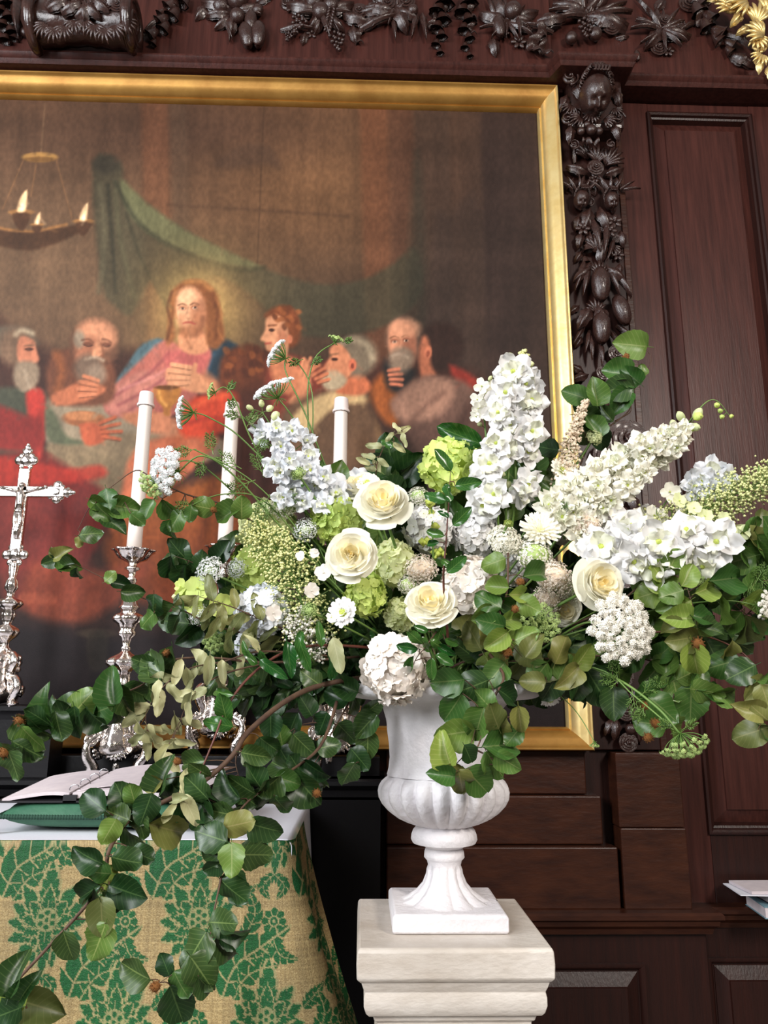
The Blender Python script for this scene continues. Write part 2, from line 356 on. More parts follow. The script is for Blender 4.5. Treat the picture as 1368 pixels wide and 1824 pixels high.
# the painted canvas: colours are computed into vertex colours on a fine grid
class Paint:
    def __init__(s, x0, y0, x1, y1, step):
        s.x = np.arange(x0, x1, step, dtype=float); s.y = np.arange(y0, y1, step, dtype=float); s.X, s.Y = np.meshgrid(s.x, s.y)
        s.st = step; s.img = np.zeros(s.X.shape + (3,)); s.x0 = x0; s.y0 = y0
    def _win(s, x0, y0, x1, y1):
        i0 = max(0, int((y0-s.y0)/s.st)); i1 = min(len(s.y), int((y1-s.y0)/s.st)+2); j0 = max(0, int((x0-s.x0)/s.st)); j1 = min(len(s.x), int((x1-s.x0)/s.st)+2)
        return slice(i0, max(i0, i1)), slice(j0, max(j0, j1))
    def _mix(s, W, m, c, a):
        if m.size: s.img[W] += (m*a)[..., None]*(np.array(c, float)-s.img[W])
    def ell(s, cx, cy, rx, ry, c, ang=0, soft=.35, a=1):
        R = max(rx, ry)*(1+soft)+2; W = s._win(cx-R, cy-R, cx+R, cy+R); x = s.X[W]-cx; y = s.Y[W]-cy
        t = math.radians(ang); u = (x*math.cos(t)+y*math.sin(t))/rx; v = (-x*math.sin(t)+y*math.cos(t))/ry
        d = np.sqrt(u*u+v*v); s._mix(W, np.clip((1+soft/2-d)/max(soft, .02), 0, 1)**1.0, c, a)
    def poly(s, pts, c, blur=2.5, a=1, c2=None, sp=True):
        p = np.array(pts, float)
        if sp and len(p) > 3:
            q = []; N = len(p)
            for i in range(N):
                p0, p1, p2, p3 = p[i-1], p[i], p[(i+1) % N], p[(i+2) % N]
                for t in (0, .33, .66): q.append(.5*((2*p1)+(p2-p0)*t+(2*p0-5*p1+4*p2-p3)*t*t+(3*p1-p0-3*p2+p3)*t**3))
            p = np.array(q)
        b = blur*2+2; W = s._win(p[:,0].min()-b, p[:,1].min()-b, p[:,0].max()+b, p[:,1].max()+b); X = s.X[W]; Y = s.Y[W]
        ins = np.zeros(X.shape, bool); dist = np.full(X.shape, 1e9); N = len(p)
        for i in range(N):
            x1, y1 = p[i]; x2, y2 = p[(i+1) % N]
            cond = ((y1 > Y) != (y2 > Y)); 
            with np.errstate(all='ignore'): xi = (x2-x1)*(Y-y1)/((y2-y1) if y2 != y1 else 1e-9)+x1
            ins ^= cond & (X < xi)
            dx, dy = x2-x1, y2-y1; L = dx*dx+dy*dy+1e-9; t = np.clip(((X-x1)*dx+(Y-y1)*dy)/L, 0, 1)
            dist = np.minimum(dist, (X-x1-t*dx)**2+(Y-y1-t*dy)**2)
        sd = np.sqrt(dist)*np.where(ins, 1, -1); m = np.clip(.5+sd/(2*blur), 0, 1)
        if c2 is not None:
            g = np.clip((Y-p[:,1].min())/(np.ptp(p[:,1])+1e-6), 0, 1)[..., None]; cc = np.array(c)*(1-g)+np.array(c2)*g
            s.img[W] += (m*a)[..., None]*(cc-s.img[W])
        else: s._mix(W, m, c, a)
    def line(s, pts, wd, c, blur=1.5, a=1, sp=True):
        p = [np.array(q, float) for q in pts]
        if sp and len(p) > 2:
            q = []
            for i in range(len(p)-1):
                p0, p1, p2, p3 = p[max(i-1,0)], p[i], p[i+1], p[min(i+2, len(p)-1)]
                for t in (0, .25, .5, .75): q.append(.5*((2*p1)+(p2-p0)*t+(2*p0-5*p1+4*p2-p3)*t*t+(3*p1-p0-3*p2+p3)*t**3))
            q.append(p[-1]); p = q
        A = np.array(p); b = wd+blur*2; W = s._win(A[:,0].min()-b, A[:,1].min()-b, A[:,0].max()+b, A[:,1].max()+b); X = s.X[W]; Y = s.Y[W]
        dist = np.full(X.shape, 1e9)
        for i in range(len(A)-1):
            x1, y1 = A[i]; dx, dy = A[i+1]-A[i]; L = dx*dx+dy*dy+1e-9; t = np.clip(((X-x1)*dx+(Y-y1)*dy)/L, 0, 1)
            dist = np.minimum(dist, (X-x1-t*dx)**2+(Y-y1-t*dy)**2)
        s._mix(W, np.clip((wd/2+blur-np.sqrt(dist))/(2*blur), 0, 1), c, a)
    def noise(s, n, amp, mx=1.0):
        h, w_ = s.X.shape
        for (gy, gx, k) in n:
            g = np.random.rand(int(h/gy)+3, int(w_/gx)+3)-.5
            yy = np.arange(h)/gy; xx = np.arange(w_)/gx; yi = yy.astype(int); xi = xx.astype(int); fy = (yy-yi)[:, None]; fx = (xx-xi)[None]
            v = (g[yi][:, xi]*(1-fy)*(1-fx)+g[yi+1][:, xi]*fy*(1-fx)+g[yi][:, xi+1]*(1-fy)*fx+g[yi+1][:, xi+1]*fy*fx)
            s.img *= (1+v*amp*k)[..., None]

T = Paint(-60, 165, 1050, 1345, 1.9)
X, Y = T.X, T.Y
base = np.array([84, 60, 45.]); T.img[:] = base
def blob(cx, cy, rx, ry, c, a):       # broad soft tonal area of the picture
    g = np.exp(-((X-cx)/rx)**2-((Y-cy)/ry)**2)*a
    T.img[:] = T.img+(np.array(c, float)-T.img)*g[..., None]
blob(80, 480, 260, 190, (112, 88, 66), .8); blob(560, 320, 200, 190, (112, 80, 54), .85); blob(900, 400, 120, 420, (54, 42, 38), .9)
blob(760, 330, 90, 150, (84, 58, 46), .5); blob(600, 560, 260, 110, (70, 56, 44), .7); blob(800, 640, 200, 120, (50, 36, 32), .8)
blob(320, 230, 300, 60, (70, 50, 40), .8)
for x0, x1, c, a in ((250, 300, (110, 66, 44), .45), (300, 332, (76, 60, 48), .4), (640, 690, (112, 66, 44), .5), (690, 735, (80, 50, 38), .5), (735, 800, (56, 46, 42), .45), (800, 855, (64, 48, 40), .4), (855, 1050, (50, 38, 36), .75)):
    T.poly([(x0, 160), (x1, 160), (x1+18, 900), (x0+18, 900)], c, 6, a, sp=False)
T.line([(470, 190), (458, 480)], 2, (58, 42, 32), 1, .6); T.line([(300, 365), (470, 375), (620, 385)], 5, (70, 50, 38), 3, .5)
T.poly([(380, 290), (430, 258), (480, 262), (500, 300), (470, 292), (410, 300)], (70, 52, 42), 6, .6)
T.poly([(770, 420), (800, 385), (860, 378), (860, 900), (760, 900)], (58, 46, 42), 8, .5)
# green drapery swagged across
T.poly([(165, 290), (215, 290), (222, 330), (262, 362), (330, 410), (400, 445), (470, 478), (560, 505), (640, 500), (700, 470), (740, 440), (752, 520), (700, 575), (600, 600), (520, 590), (440, 520), (380, 492), (330, 520), (300, 560), (270, 500), (235, 560), (205, 545), (180, 500)], (62, 62, 48), 5, .75)
T.poly([(215, 318), (262, 362), (330, 410), (400, 445), (462, 474), (400, 470), (330, 448), (268, 418), (225, 372)], (96, 100, 70), 4, .85)
T.line([(205, 325), (250, 400), (330, 450), (420, 480), (470, 476)], 7, (48, 50, 38), 4, .8)
T.line([(178, 330), (186, 420), (176, 520)], 9, (92, 88, 68), 4, .6); T.line([(205, 340), (215, 430), (240, 530)], 8, (84, 84, 62), 4, .5)
T.line([(192, 330), (200, 430), (206, 520)], 6, (42, 42, 34), 3, .7); T.line([(225, 380), (255, 470), (300, 545)], 6, (46, 46, 36), 3, .6)
T.ell(190, 292, 24, 18, (50, 46, 38), 0, .6, .8); T.poly([(735, 300), (750, 300), (760, 560), (725, 590)], (48, 48, 40), 8, .5)
# hanging lamp
T.line([(80, 185), (73, 272)], 2.5, (104, 80, 60), 1, .8)
for q in ((42, 284, 5, 372), (65, 288, 55, 350), (100, 284, 128, 388)): T.line([q[:2], q[2:]], 2.4, (122, 88, 60), 1, .9)
T.ell(71, 280, 32, 9, (160, 120, 66), 0, .25); T.ell(71, 284, 28, 5, (96, 66, 38), 0, .4, .7)
T.poly([(-40, 398), (-5, 408), (40, 412), (90, 408), (165, 398), (120, 425), (75, 442), (40, 446), (-10, 436), (-40, 430)], (74, 50, 34), 3)
T.line([(-10, 404), (20, 410), (60, 412), (90, 406), (118, 400)], 5, (150, 104, 60), 2, .9)
for cx, cy, k in ((38, 378, 1.1), (148, 394, .9), (66, 400, .6)):
    T.ell(cx, cy, 21*k, 5*k, (146, 104, 62), 0, .3); T.poly([(cx-14*k, cy+3), (cx+14*k, cy+3), (cx+6*k, cy+26*k), (cx-6*k, cy+26*k)], (78, 52, 36), 2)
    T.poly([(cx-7*k, cy-2), (cx-2*k, cy-22*k), (cx+9*k, cy-36*k), (cx+8*k, cy-12*k), (cx+5*k, cy-1)], (244, 208, 160), 2); T.ell(cx+1, cy-8*k, 3*k, 7*k, (255, 240, 214), 0, .5)
T.line([(48, 448), (42, 456), (50, 464), (57, 456)], 3, (100, 74, 56), 1, .8)
# halo
def halo(cx, cy, r, c, a):
    g = np.exp(-(((X-cx)**2+(Y-cy)**2)/(r*r)))*a; T.img[:] = T.img+(np.array(c, float)-T.img)*g[..., None]
halo(352, 560, 105, (146, 122, 74), .75); halo(352, 545, 62, (214, 176, 104), .7)
# dark mass and the cloth of the table
T.poly([(-40, 590), (30, 600), (150, 640), (260, 620), (420, 650), (560, 640), (840, 660), (900, 760), (960, 1000), (1000, 1300), (-40, 1300)], (60, 34, 28), 14, .85, c2=(30, 20, 20))
T.poly([(70, 715), (160, 705), (240, 730), (330, 760), (420, 800), (300, 840), (200, 850), (90, 800)], (142, 130, 110), 4)
T.poly([(85, 790), (150, 785), (230, 770), (330, 790), (320, 850), (230, 900), (180, 930), (130, 850), (90, 820)], (132, 116, 92), 5, c2=(104, 90, 66))
for q in (((150, 800), (200, 830), (240, 880)), ((240, 790), (250, 840), (220, 890)), ((120, 790), (150, 830), (170, 890))): T.line(q, 6, (104, 92, 72), 4, .6)
T.ell(150, 746, 38, 14, (150, 92, 58), 2, .3); T.ell(146, 741, 30, 8, (190, 128, 84), 2, .5, .7)
# red and orange garments low in the picture
T.poly([(-40, 700), (30, 760), (70, 800), (180, 870), (190, 930), (150, 1000), (60, 1020), (-40, 980)], (120, 34, 28), 8, c2=(92, 30, 28))
T.poly([(-40, 820), (40, 818), (120, 835), (178, 828), (186, 850), (100, 862), (20, 870), (-40, 890)], (168, 42, 30), 5, .8)
T.poly([(0, 900), (80, 905), (140, 960), (160, 1040), (90, 1080), (0, 1060)], (120, 46, 40), 12, .7)
T.poly([(240, 800), (330, 770), (390, 780), (330, 850), (250, 905), (205, 950), (195, 930), (215, 880)], (176, 96, 66), 5)
T.poly([(200, 940), (290, 880), (380, 850), (440, 860), (430, 980), (380, 1080), (240, 1070), (190, 1000)], (150, 82, 34), 10, .95, c2=(108, 48, 26))
T.line([(250, 900), (240, 960), (235, 1040)], 9, (196, 110, 44), 5, .5); T.line([(380, 860), (360, 950), (330, 1040)], 12, (94, 46, 26), 7, .6)
T.poly([(60, 1000), (150, 1020), (260, 1000), (250, 1040), (170, 1100), (100, 1110), (40, 1080)], (132, 60, 40), 10, .8)
for k in range(6): T.ell(40+k*11, 1064+(k % 2)*3, 7, 11, (150, 72, 50), 20, .5, .7)
T.poly([(180, 1130), (300, 1120), (420, 1120), (600, 1160), (1000, 1240), (1000, 1345), (-40, 1345), (-40, 1130), (60, 1110)], (26, 20, 24), 18, .95)
T.ell(172, 1128, 34, 8, (70, 62, 50), 0, .5, .6); T.poly([(155, 1130), (192, 1130), (186, 1190), (160, 1190)], (44, 40, 34), 4, .7)
# figures
def face34(cx, cy, w, h, skin, dark, beard=None, ang=0, eyes=True, hair=None, up=0):
    t = math.radians(ang)
    def q(x, y): return (cx+w*(x*math.cos(t)-y*math.sin(t)), cy+h*(x*math.sin(t)*w/h+y*math.cos(t)))
    def E(x, y, rx, ry, c, a=1, sf=.4, an=0): p = q(x, y); T.ell(p[0], p[1], rx*w, ry*h, c, ang+an, sf, a)
    if hair: E(0.05, -.28, .62, .42, hair)
    E(0, 0, .46, .54, skin, 1, .3); E(.26, .05, .24, .46, dark, .75, .7); E(-.05, -.3, .34, .2, tuple(min(255, k*1.14) for k in skin), .6, .8)
    if eyes:
        for sx in (-.24, .14):
            E(sx, -.06, .13, .05, dark, .9, .6); E(sx, -.03-up, .075, .030, (226, 206, 186), .8, .5); E(sx+.01, -.035-up*1.2, .035, .030, (50, 34, 28), 1, .5)
            T.line([q(sx-.13, -.13), q(sx, -.165), q(sx+.13, -.12)], .035*h, (104, 68, 48), 1.2, .8)
    T.line([q(-.06, -.08), q(-.12, .14), q(-.04, .18)], .05*w, tuple(k*.74 for k in skin), 1.4, .8); E(-.075, .12, .06, .05, tuple(min(255, k*1.15) for k in skin), .8, .6)
    if beard: E(-.03, .38, .38, .26, beard, 1, .5)
    T.line([q(-.17, .255), q(-.06, .265), q(.06, .255)], .034*h, (176, 92, 76), 1.4, .8); T.line([q(-.15, .262), q(.05, .262)], 1.0, (116, 56, 46), .9, .6)
def fingers(x, y, ln, ang, n, gap, c, wd=7, spread=6):
    for k in range(n):
        a = math.radians(ang+(k-(n-1)/2)*spread); ox = -math.sin(math.radians(ang))*(k-(n-1)/2)*gap; oy = math.cos(math.radians(ang))*(k-(n-1)/2)*gap
        L = ln*(1-.12*abs(k-(n-1)/2)); T.line([(x+ox, y+oy), (x+ox+L*.5*math.cos(a), y+oy+L*.5*math.sin(a)+1), (x+ox+L*math.cos(a), y+oy+L*math.sin(a)+3)], wd, c, 1.6)
        T.line([(x+ox, y+oy+wd*.6), (x+ox+L*math.cos(a), y+oy+wd*.6+L*math.sin(a)+3)], 1.6, tuple(k_*.5 for k_ in c), 1, .8)
# central robed figure with a cup
T.poly([(290, 604), (255, 612), (225, 650), (200, 690), (188, 720), (240, 700), (300, 640)], (70, 96, 108), 3); T.line([(282, 612), (240, 648), (210, 686)], 7, (98, 126, 134), 4, .6)
T.poly([(352, 640), (388, 604), (420, 612), (452, 640), (460, 690), (430, 720), (380, 712), (345, 690)], (36, 52, 66), 4); T.line([(390, 616), (372, 650), (360, 690)], 8, (56, 82, 104), 4, .7)
T.poly([(292, 606), (330, 618), (374, 618), (372, 650), (356, 690), (330, 735), (240, 742), (195, 740), (184, 712), (210, 680), (252, 640)], (180, 104, 92), 3.5, c2=(156, 84, 78))
T.poly([(186, 708), (215, 680), (255, 660), (300, 672), (280, 700), (230, 740), (196, 738)], (192, 124, 112), 5, .8)
for q in (((300, 630), (262, 668), (200, 708)), ((310, 660), (270, 690), (210, 722)), ((300, 700), (262, 712), (220, 738)), ((332, 620), (320, 660), (300, 690))): T.line(q, 5, (128, 62, 70), 3, .65)
T.line([(318, 640), (280, 668), (214, 694)], 4, (214, 146, 142), 3, .55)
T.poly([(300, 626), (372, 628), (360, 660), (320, 680), (298, 660)], (186, 90, 90), 5, .7)
T.poly([(322, 590), (366, 590), (372, 622), (346, 632), (320, 620)], (206, 142, 104), 3); T.line([(330, 600), (340, 620)], 4, (150, 96, 66), 2, .7)
T.poly([(302, 560), (306, 520), (330, 500), (360, 500), (385, 520), (394, 560), (400, 600), (386, 622), (368, 612), (360, 560), (312, 560), (312, 600), (296, 612)], (126, 76, 44), 4)
T.line([(310, 520), (302, 560), (304, 600)], 7, (170, 110, 62), 4, .6); T.line([(376, 520), (388, 560), (384, 606)], 6, (92, 52, 32), 3, .7); T.line([(330, 504), (356, 502), (376, 516)], 7, (186, 128, 74), 4, .7)
face34(339, 553, 58, 78, (222, 168, 130), (164, 102, 72), None, -4, up=.02); T.ell(336, 590, 20, 10, (150, 92, 60), -4, .8, .7); T.ell(352, 577, 20, 20, (166, 104, 70), 0, .9, .5)
T.line([(326, 576), (336, 574), (347, 577)], 3, (176, 84, 70), 1.2)
T.poly([(296, 660), (320, 650), (352, 664), (392, 684), (398, 700), (350, 700), (318, 690), (298, 680)], (206, 142, 104), 3); fingers(338, 668, 42, 187, 4, 9, (214, 152, 114), 8, 5)
T.line([(345, 666), (348, 650)], 8, (206, 142, 104), 2)
T.poly([(220, 735), (260, 738), (300, 745), (300, 768), (255, 760), (224, 750)], (196, 124, 88), 4); fingers(300, 752, -40, 4, 4, 9, (200, 128, 94), 9, 3)
T.poly([(275, 690), (320, 690), (317, 712), (305, 726), (302, 740), (292, 740), (290, 726), (279, 712)], (164, 106, 46), 2); T.line([(283, 696), (287, 712), (296, 722)], 5, (214, 156, 78), 2, .8); T.ell(297, 690, 22, 4, (96, 58, 28), 0, .3)
T.poly([(240, 735), (262, 728), (300, 742), (330, 750), (322, 778), (270, 772), (240, 756)], (186, 118, 86), 4, .8); T.line([(368, 668), (395, 690), (404, 704)], 14, (178, 112, 80), 5, .7)
T.line([(306, 520), (298, 548), (304, 575), (298, 604)], 5, (92, 54, 34), 2.5, .7); T.line([(384, 530), (394, 558), (388, 584), (398, 606)], 4, (168, 108, 62), 2.5, .6); T.line([(318, 512), (310, 540), (314, 566)], 4, (158, 102, 60), 2.5, .6)
T.line([(324, 562), (322, 580), (332, 596)], 7, (150, 94, 62), 4, .5); T.line([(362, 566), (358, 586), (346, 598)], 7, (128, 78, 54), 4, .6)
# old man bent over joined hands
T.poly([(88, 640), (130, 618), (190, 628), (206, 680), (190, 720), (100, 720), (84, 690)], (104, 62, 44), 5); T.line([(100, 630), (110, 660), (100, 700)], 14, (152, 86, 48), 6, .7)
T.ell(168, 612, 42, 44, (110, 74, 56), 20, .35); T.ell(172, 597, 34, 28, (206, 142, 108), 10, .5); T.ell(158, 625, 24, 26, (176, 112, 84), 20, .6)
T.ell(158, 656, 26, 26, (112, 92, 78), 0, .5); T.ell(172, 668, 18, 18, (138, 120, 104), 0, .6, .8); T.ell(141, 604, 10, 16, (146, 130, 112), 0, .6); T.line([(146, 606), (158, 604), (166, 610)], 3, (104, 66, 50), 1.5, .9); T.line([(182, 604), (192, 606), (198, 611)], 3, (104, 66, 50), 1.5, .9); T.ell(157, 613, 9, 4, (120, 72, 54), 8, .6); T.ell(190, 614, 8, 4, (112, 66, 50), 8, .6); T.line([(149, 614), (157, 617), (165, 615)], 1.6, (60, 38, 32), 1); T.line([(183, 615), (190, 618), (197, 615)], 1.6, (60, 38, 32), 1); T.poly([(170, 608), (178, 610), (182, 632), (172, 637), (164, 632)], (212, 146, 110), 2.2); T.line([(180, 612), (184, 630), (176, 637)], 2.6, (140, 86, 62), 1.4); T.line([(152, 640), (170, 636), (184, 642)], 5, (170, 152, 132), 2.5, .8)
T.poly([(92, 704), (120, 690), (150, 676), (176, 684), (188, 696), (150, 716), (100, 722)], (180, 104, 72), 3); fingers(172, 690, 34, -168, 4, 8, (198, 122, 88), 7, 8)
# old man in profile at the left edge, and the red cloak
T.poly([(-40, 700), (0, 690), (50, 690), (82, 700), (82, 760), (60, 800), (-40, 800)], (62, 66, 54), 5); T.poly([(46, 700), (66, 690), (80, 706), (80, 770), (70, 820), (54, 760)], (176, 50, 42), 4)
T.poly([(-40, 720), (0, 722), (50, 742), (72, 744), (70, 800), (-10, 800), (-40, 790)], (128, 36, 32), 6)
T.poly([(-40, 585), (0, 580), (50, 584), (64, 604), (60, 616), (-40, 640)], (90, 80, 68), 5); T.ell(28, 618, 32, 34, (112, 88, 70), 0, .5); T.poly([(36, 600), (60, 606), (64, 622), (70, 640), (62, 648), (40, 654), (30, 630)], (188, 118, 90), 2.5)
T.ell(52, 622, 8, 3, (60, 36, 30), 0, .5); T.line([(44, 616), (60, 615)], 3, (110, 80, 62), 1.5); T.poly([(30, 646), (66, 648), (68, 680), (44, 698), (24, 680)], (134, 118, 100), 4); T.line([(28, 596), (38, 588), (58, 594)], 7, (186, 172, 146), 4, .8); T.line([(44, 660), (52, 690)], 6, (166, 150, 130), 3, .7)
T.poly([(82, 722), (100, 740), (118, 776), (148, 786), (140, 792), (98, 790), (82, 770)], (88, 96, 74), 4)
T.poly([(142, 760), (160, 752), (178, 758), (196, 772), (178, 790), (152, 792)], (176, 84, 56), 3); fingers(180, 766, 38, -12, 4, 8, (186, 92, 60), 6, 10); T.line([(156, 770), (144, 758)], 6, (180, 90, 60), 2)
# youth in profile, curly-haired one, red sleeve
T.poly([(390, 660), (400, 630), (440, 612), (476, 628), (496, 660), (480, 720), (410, 730), (392, 700)], (92, 48, 30), 5)
for k in range(26): T.ell(398+random.random()*84, 622+random.random()*70, 8, 6, random.choice([(132, 72, 38), (74, 38, 26), (112, 58, 32)]), random.random()*90, .6, .8)
T.poly([(340, 712), (380, 700), (420, 700), (430, 730), (400, 770), (330, 778), (318, 750)], (196, 62, 36), 5); T.line([(334, 730), (370, 712), (404, 704)], 8, (224, 96, 56), 4, .6); T.line([(330, 756), (370, 744), (400, 748)], 6, (140, 36, 28), 4, .7)
T.poly([(420, 700), (600, 690), (600, 900), (420, 880)], (66, 34, 26), 14, .7)
T.poly([(476, 640), (520, 632), (560, 650), (600, 640), (590, 700), (520, 760), (480, 720)], (120, 52, 40), 6); T.poly([(478, 640), (512, 634), (530, 650), (540, 690), (500, 700)], (196, 120, 84), 5)
T.poly([(472, 560), (496, 544), (524, 550), (536, 580), (530, 612), (510, 618), (508, 580), (480, 570)], (116, 62, 36), 4); T.poly([(474, 568), (492, 560), (510, 576), (514, 606), (508, 640), (486, 628), (474, 622), (472, 610), (464, 604), (472, 588)], (214, 150, 112), 2.5)
T.ell(484, 588, 5, 3, (60, 36, 28), 0, .5); T.line([(478, 580), (492, 579)], 3, (124, 74, 48), 1.4); T.ell(503, 602, 9, 16, (176, 106, 78), 0, .8, .7); T.line([(473, 612), (482, 611)], 3, (170, 70, 58), 1.2); T.ell(516, 604, 5, 8, (196, 116, 84), 0, .4)
for k in range(16): T.ell(482+random.random()*54, 548+random.random()*36, 6, 4.5, random.choice([(146, 82, 46), (96, 52, 32)]), random.random()*90, .6, .8)
T.poly([(536, 640), (552, 650), (552, 700), (530, 720), (512, 716), (530, 690)], (200, 128, 92), 3); fingers(546, 668, 34, -78, 3, 7, (208, 136, 98), 6, 7)
# grey-haired man seen from the side, his pale wrap
T.poly([(500, 740), (560, 700), (620, 690), (680, 712), (710, 780), (690, 880), (600, 900), (520, 850)], (96, 72, 54), 7); T.poly([(522, 742), (556, 712), (600, 696), (660, 702), (668, 716), (600, 724), (560, 760), (530, 776)], (190, 164, 118), 5); T.line([(668, 720), (680, 790), (668, 860)], 12, (142, 112, 70), 6, .7)
T.poly([(650, 700), (700, 700), (740, 760), (760, 850), (700, 900), (690, 800)], (54, 36, 30), 8)
T.poly([(640, 664), (662, 690), (640, 704), (600, 700), (610, 680)], (190, 104, 70), 4); T.ell(636, 634, 36, 36, (112, 100, 84), 0, .4); T.line([(604, 614), (626, 604), (652, 614), (664, 640)], 9, (160, 148, 124), 5, .7)
T.poly([(588, 620), (604, 612), (622, 630), (628, 660), (608, 684), (586, 676), (584, 662), (577, 654), (586, 638)], (206, 132, 96), 2.5); T.ell(596, 640, 6, 3, (66, 40, 32), 0, .5); T.line([(588, 632), (602, 630)], 3, (140, 96, 70), 1.4); T.ell(628, 650, 7, 11, (200, 104, 76), 0, .4); T.ell(628, 652, 3, 5, (130, 60, 46), 0, .5)
T.poly([(578, 664), (598, 660), (618, 676), (606, 692), (582, 694), (572, 680)], (178, 162, 134), 3.5); fingers(560, 672, 26, -35, 4, 8, (206, 120, 84), 6, 6)
# bald bearded man and the dark-haired one turned away
T.poly([(660, 690), (690, 660), (730, 670), (740, 720), (700, 760), (670, 730)], (160, 84, 36), 6, .8); T.poly([(686, 640), (690, 690), (720, 700), (740, 660)], (34, 34, 36), 6)
T.ell(720, 604, 32, 40, (112, 88, 74), -6, .35); face34(716, 610, 54, 74, (198, 134, 104), (130, 78, 60), (118, 100, 86), -6); T.ell(722, 584, 26, 16, (222, 158, 124), 0, .7, .7); T.ell(713, 642, 22, 22, (134, 116, 100), 0, .6, .85); T.line([(698, 634), (712, 630), (726, 636)], 5, (168, 150, 132), 2.5, .7)
fingers(694, 672, 24, -10, 4, 8, (198, 116, 88), 6, 5)
T.ell(786, 616, 40, 42, (48, 32, 28), 0, .3); T.poly([(752, 600), (764, 606), (768, 650), (776, 668), (752, 672), (746, 640)], (178, 104, 76), 4); T.ell(762, 628, 7, 12, (200, 116, 86), 10, .4); T.ell(762, 630, 3, 6, (120, 60, 46), 10, .5); T.poly([(800, 650), (840, 668), (860, 690), (820, 690)], (134, 44, 36), 5)
T.poly([(694, 720), (720, 690), (750, 670), (800, 672), (840, 690), (870, 760), (880, 860), (780, 880), (740, 800), (716, 760)], (112, 84, 74), 6, c2=(56, 38, 34)); T.poly([(700, 720), (740, 680), (790, 674), (810, 700), (780, 740), (720, 750)], (162, 122, 104), 7, .8)
T.line([(790, 700), (750, 730), (730, 760)], 8, (104, 74, 64), 5, .7); T.line([(840, 720), (810, 780), (800, 850)], 14, (60, 40, 36), 8, .7)
T.poly([(560, 860), (760, 850), (1000, 900), (1000, 1200), (420, 1160), (440, 960)], (42, 28, 26), 30, .85)
gr_ = T.img.mean(-1, keepdims=True); T.img[:] = gr_+(T.img-gr_)*.90
for _ in range(5200):      # loose brush strokes that break up flat areas
    x_, y_ = random.uniform(-30, 1020), random.uniform(180, 1320); a_ = random.uniform(0, PI); L_ = random.uniform(5, 16); j_, i_ = int((x_-T.x0)/T.st), int((y_-T.y0)/T.st)
    if 0 <= i_ < T.img.shape[0] and 0 <= j_ < T.img.shape[1]: T.line([(x_, y_), (x_+L_*math.cos(a_), y_+L_*math.sin(a_))], random.uniform(2, 5), T.img[i_, j_]*random.uniform(.86, 1.14), 2.5, .32, sp=False)
T.noise([(3, 2, 1), (60, 5, .9), (8, 90, .5), (26, 26, 1.2)], .16)
col = np.clip(T.img, 4, 255)
ux = np.unique(np.concatenate([np.linspace(XL+.09, -2.08, 10), np.linspace(-2.08, XR-.09, 600)]))
uz = np.linspace(ZB+.09, ZT-.09, 590); YC = 3.568
def img_at(px, py):
    fx = np.clip((px-T.x0)/T.st, 0, len(T.x)-1.001); fy = np.clip((py-T.y0)/T.st, 0, len(T.y)-1.001); xi = fx.astype(int); yi = fy.astype(int); a = (fx-xi)[:, None]; b = (fy-yi)[:, None]
    return col[yi, xi]*(1-a)*(1-b)+col[yi, xi+1]*a*(1-b)+col[yi+1, xi]*(1-a)*b+col[yi+1, xi+1]*a*b
def grid_mesh(name, V, nr, nc, m, colors, smooth=True):
    me = bpy.data.meshes.new(name); n = nr*nc; me.vertices.add(n); me.vertices.foreach_set('co', V.astype(np.float32).ravel())
    i = np.arange(nr-1)[:, None]*nc+np.arange(nc-1)[None]; q = np.stack([i, i+1, i+nc+1, i+nc], -1).reshape(-1, 4).astype(np.int32)
    me.loops.add(q.size); me.loops.foreach_set('vertex_index', q.ravel()); me.polygons.add(len(q)); me.polygons.foreach_set('loop_start', np.arange(0, q.size, 4, dtype=np.int32))
    me.polygons.foreach_set('use_smooth', np.ones(len(q), bool)); me.update(calc_edges=True)
    if colors is not None:
        a = me.color_attributes.new('Col', 'FLOAT_COLOR', 'POINT'); a.data.foreach_set('color', np.concatenate([colors, np.ones((n, 1))], 1).astype(np.float32).ravel())
    me.materials.append(MATS[m]); return me
GX, GZ = np.meshgrid(ux, uz); V = np.stack([GX.ravel(), np.full(GX.size, YC), GZ.ravel()], -1)
def projn(V):
    q = (V-np.array(CAM)) @ np.array(RC); return 684+F*q[:, 0]/-q[:, 2], 912-F*q[:, 1]/-q[:, 2]
pp = projn(V)
CANVAS_GAIN = np.array([1.0, .90, .80])
me = grid_mesh('canvas', V-np.array(fr.matrix_world.translation), len(uz), len(ux), 'canvas', lin(img_at(*pp))*CANVAS_GAIN)
cv = bpy.data.objects.new('canvas', me); COL.objects.link(cv); cv.parent = fr; cv['label'] = 'dark oil painting of robed men around a supper table'
# ------------------------------------------------------------------ black retable step behind the altar
gr = thing('black_gradine', 'black painted stepped shelf carrying the silver behind the altar', 'shelf', (-1.4, 3.4, 0))
g_ = MB(); sweep(g_, [(-3.1, 3.20), (0.10, 3.20), (0.10, 3.57)], [(-.1, 1.279), (.0, 1.279), (.012, 1.272), (.012, 1.256), (.0, 1.246), (-.012, 1.236), (-.02, 1.21), (-.02, 0.0)]); g_.build('lower_step', 'blackpaint', gr, sharp=30)
g_ = MB(); g_.box((-3.1, 3.22, 1.2), (.10, 3.36, 1.279)); g_.build('step_top', 'blackpaint', gr, smooth=False)
g_ = MB(); g_.box((-3.1, 3.345, 1.2), (.08, 3.455, 1.355)); g_.build('upper_step', 'blackpaint', gr, smooth=False, bevel=.006)
pb = thing('black_plinth', 'black moulded plinth under the silver crucifix', 'plinth', (-1.75, 3.27, 1.279))
xr = P(103, 1262, 3.2).x; g_ = MB()
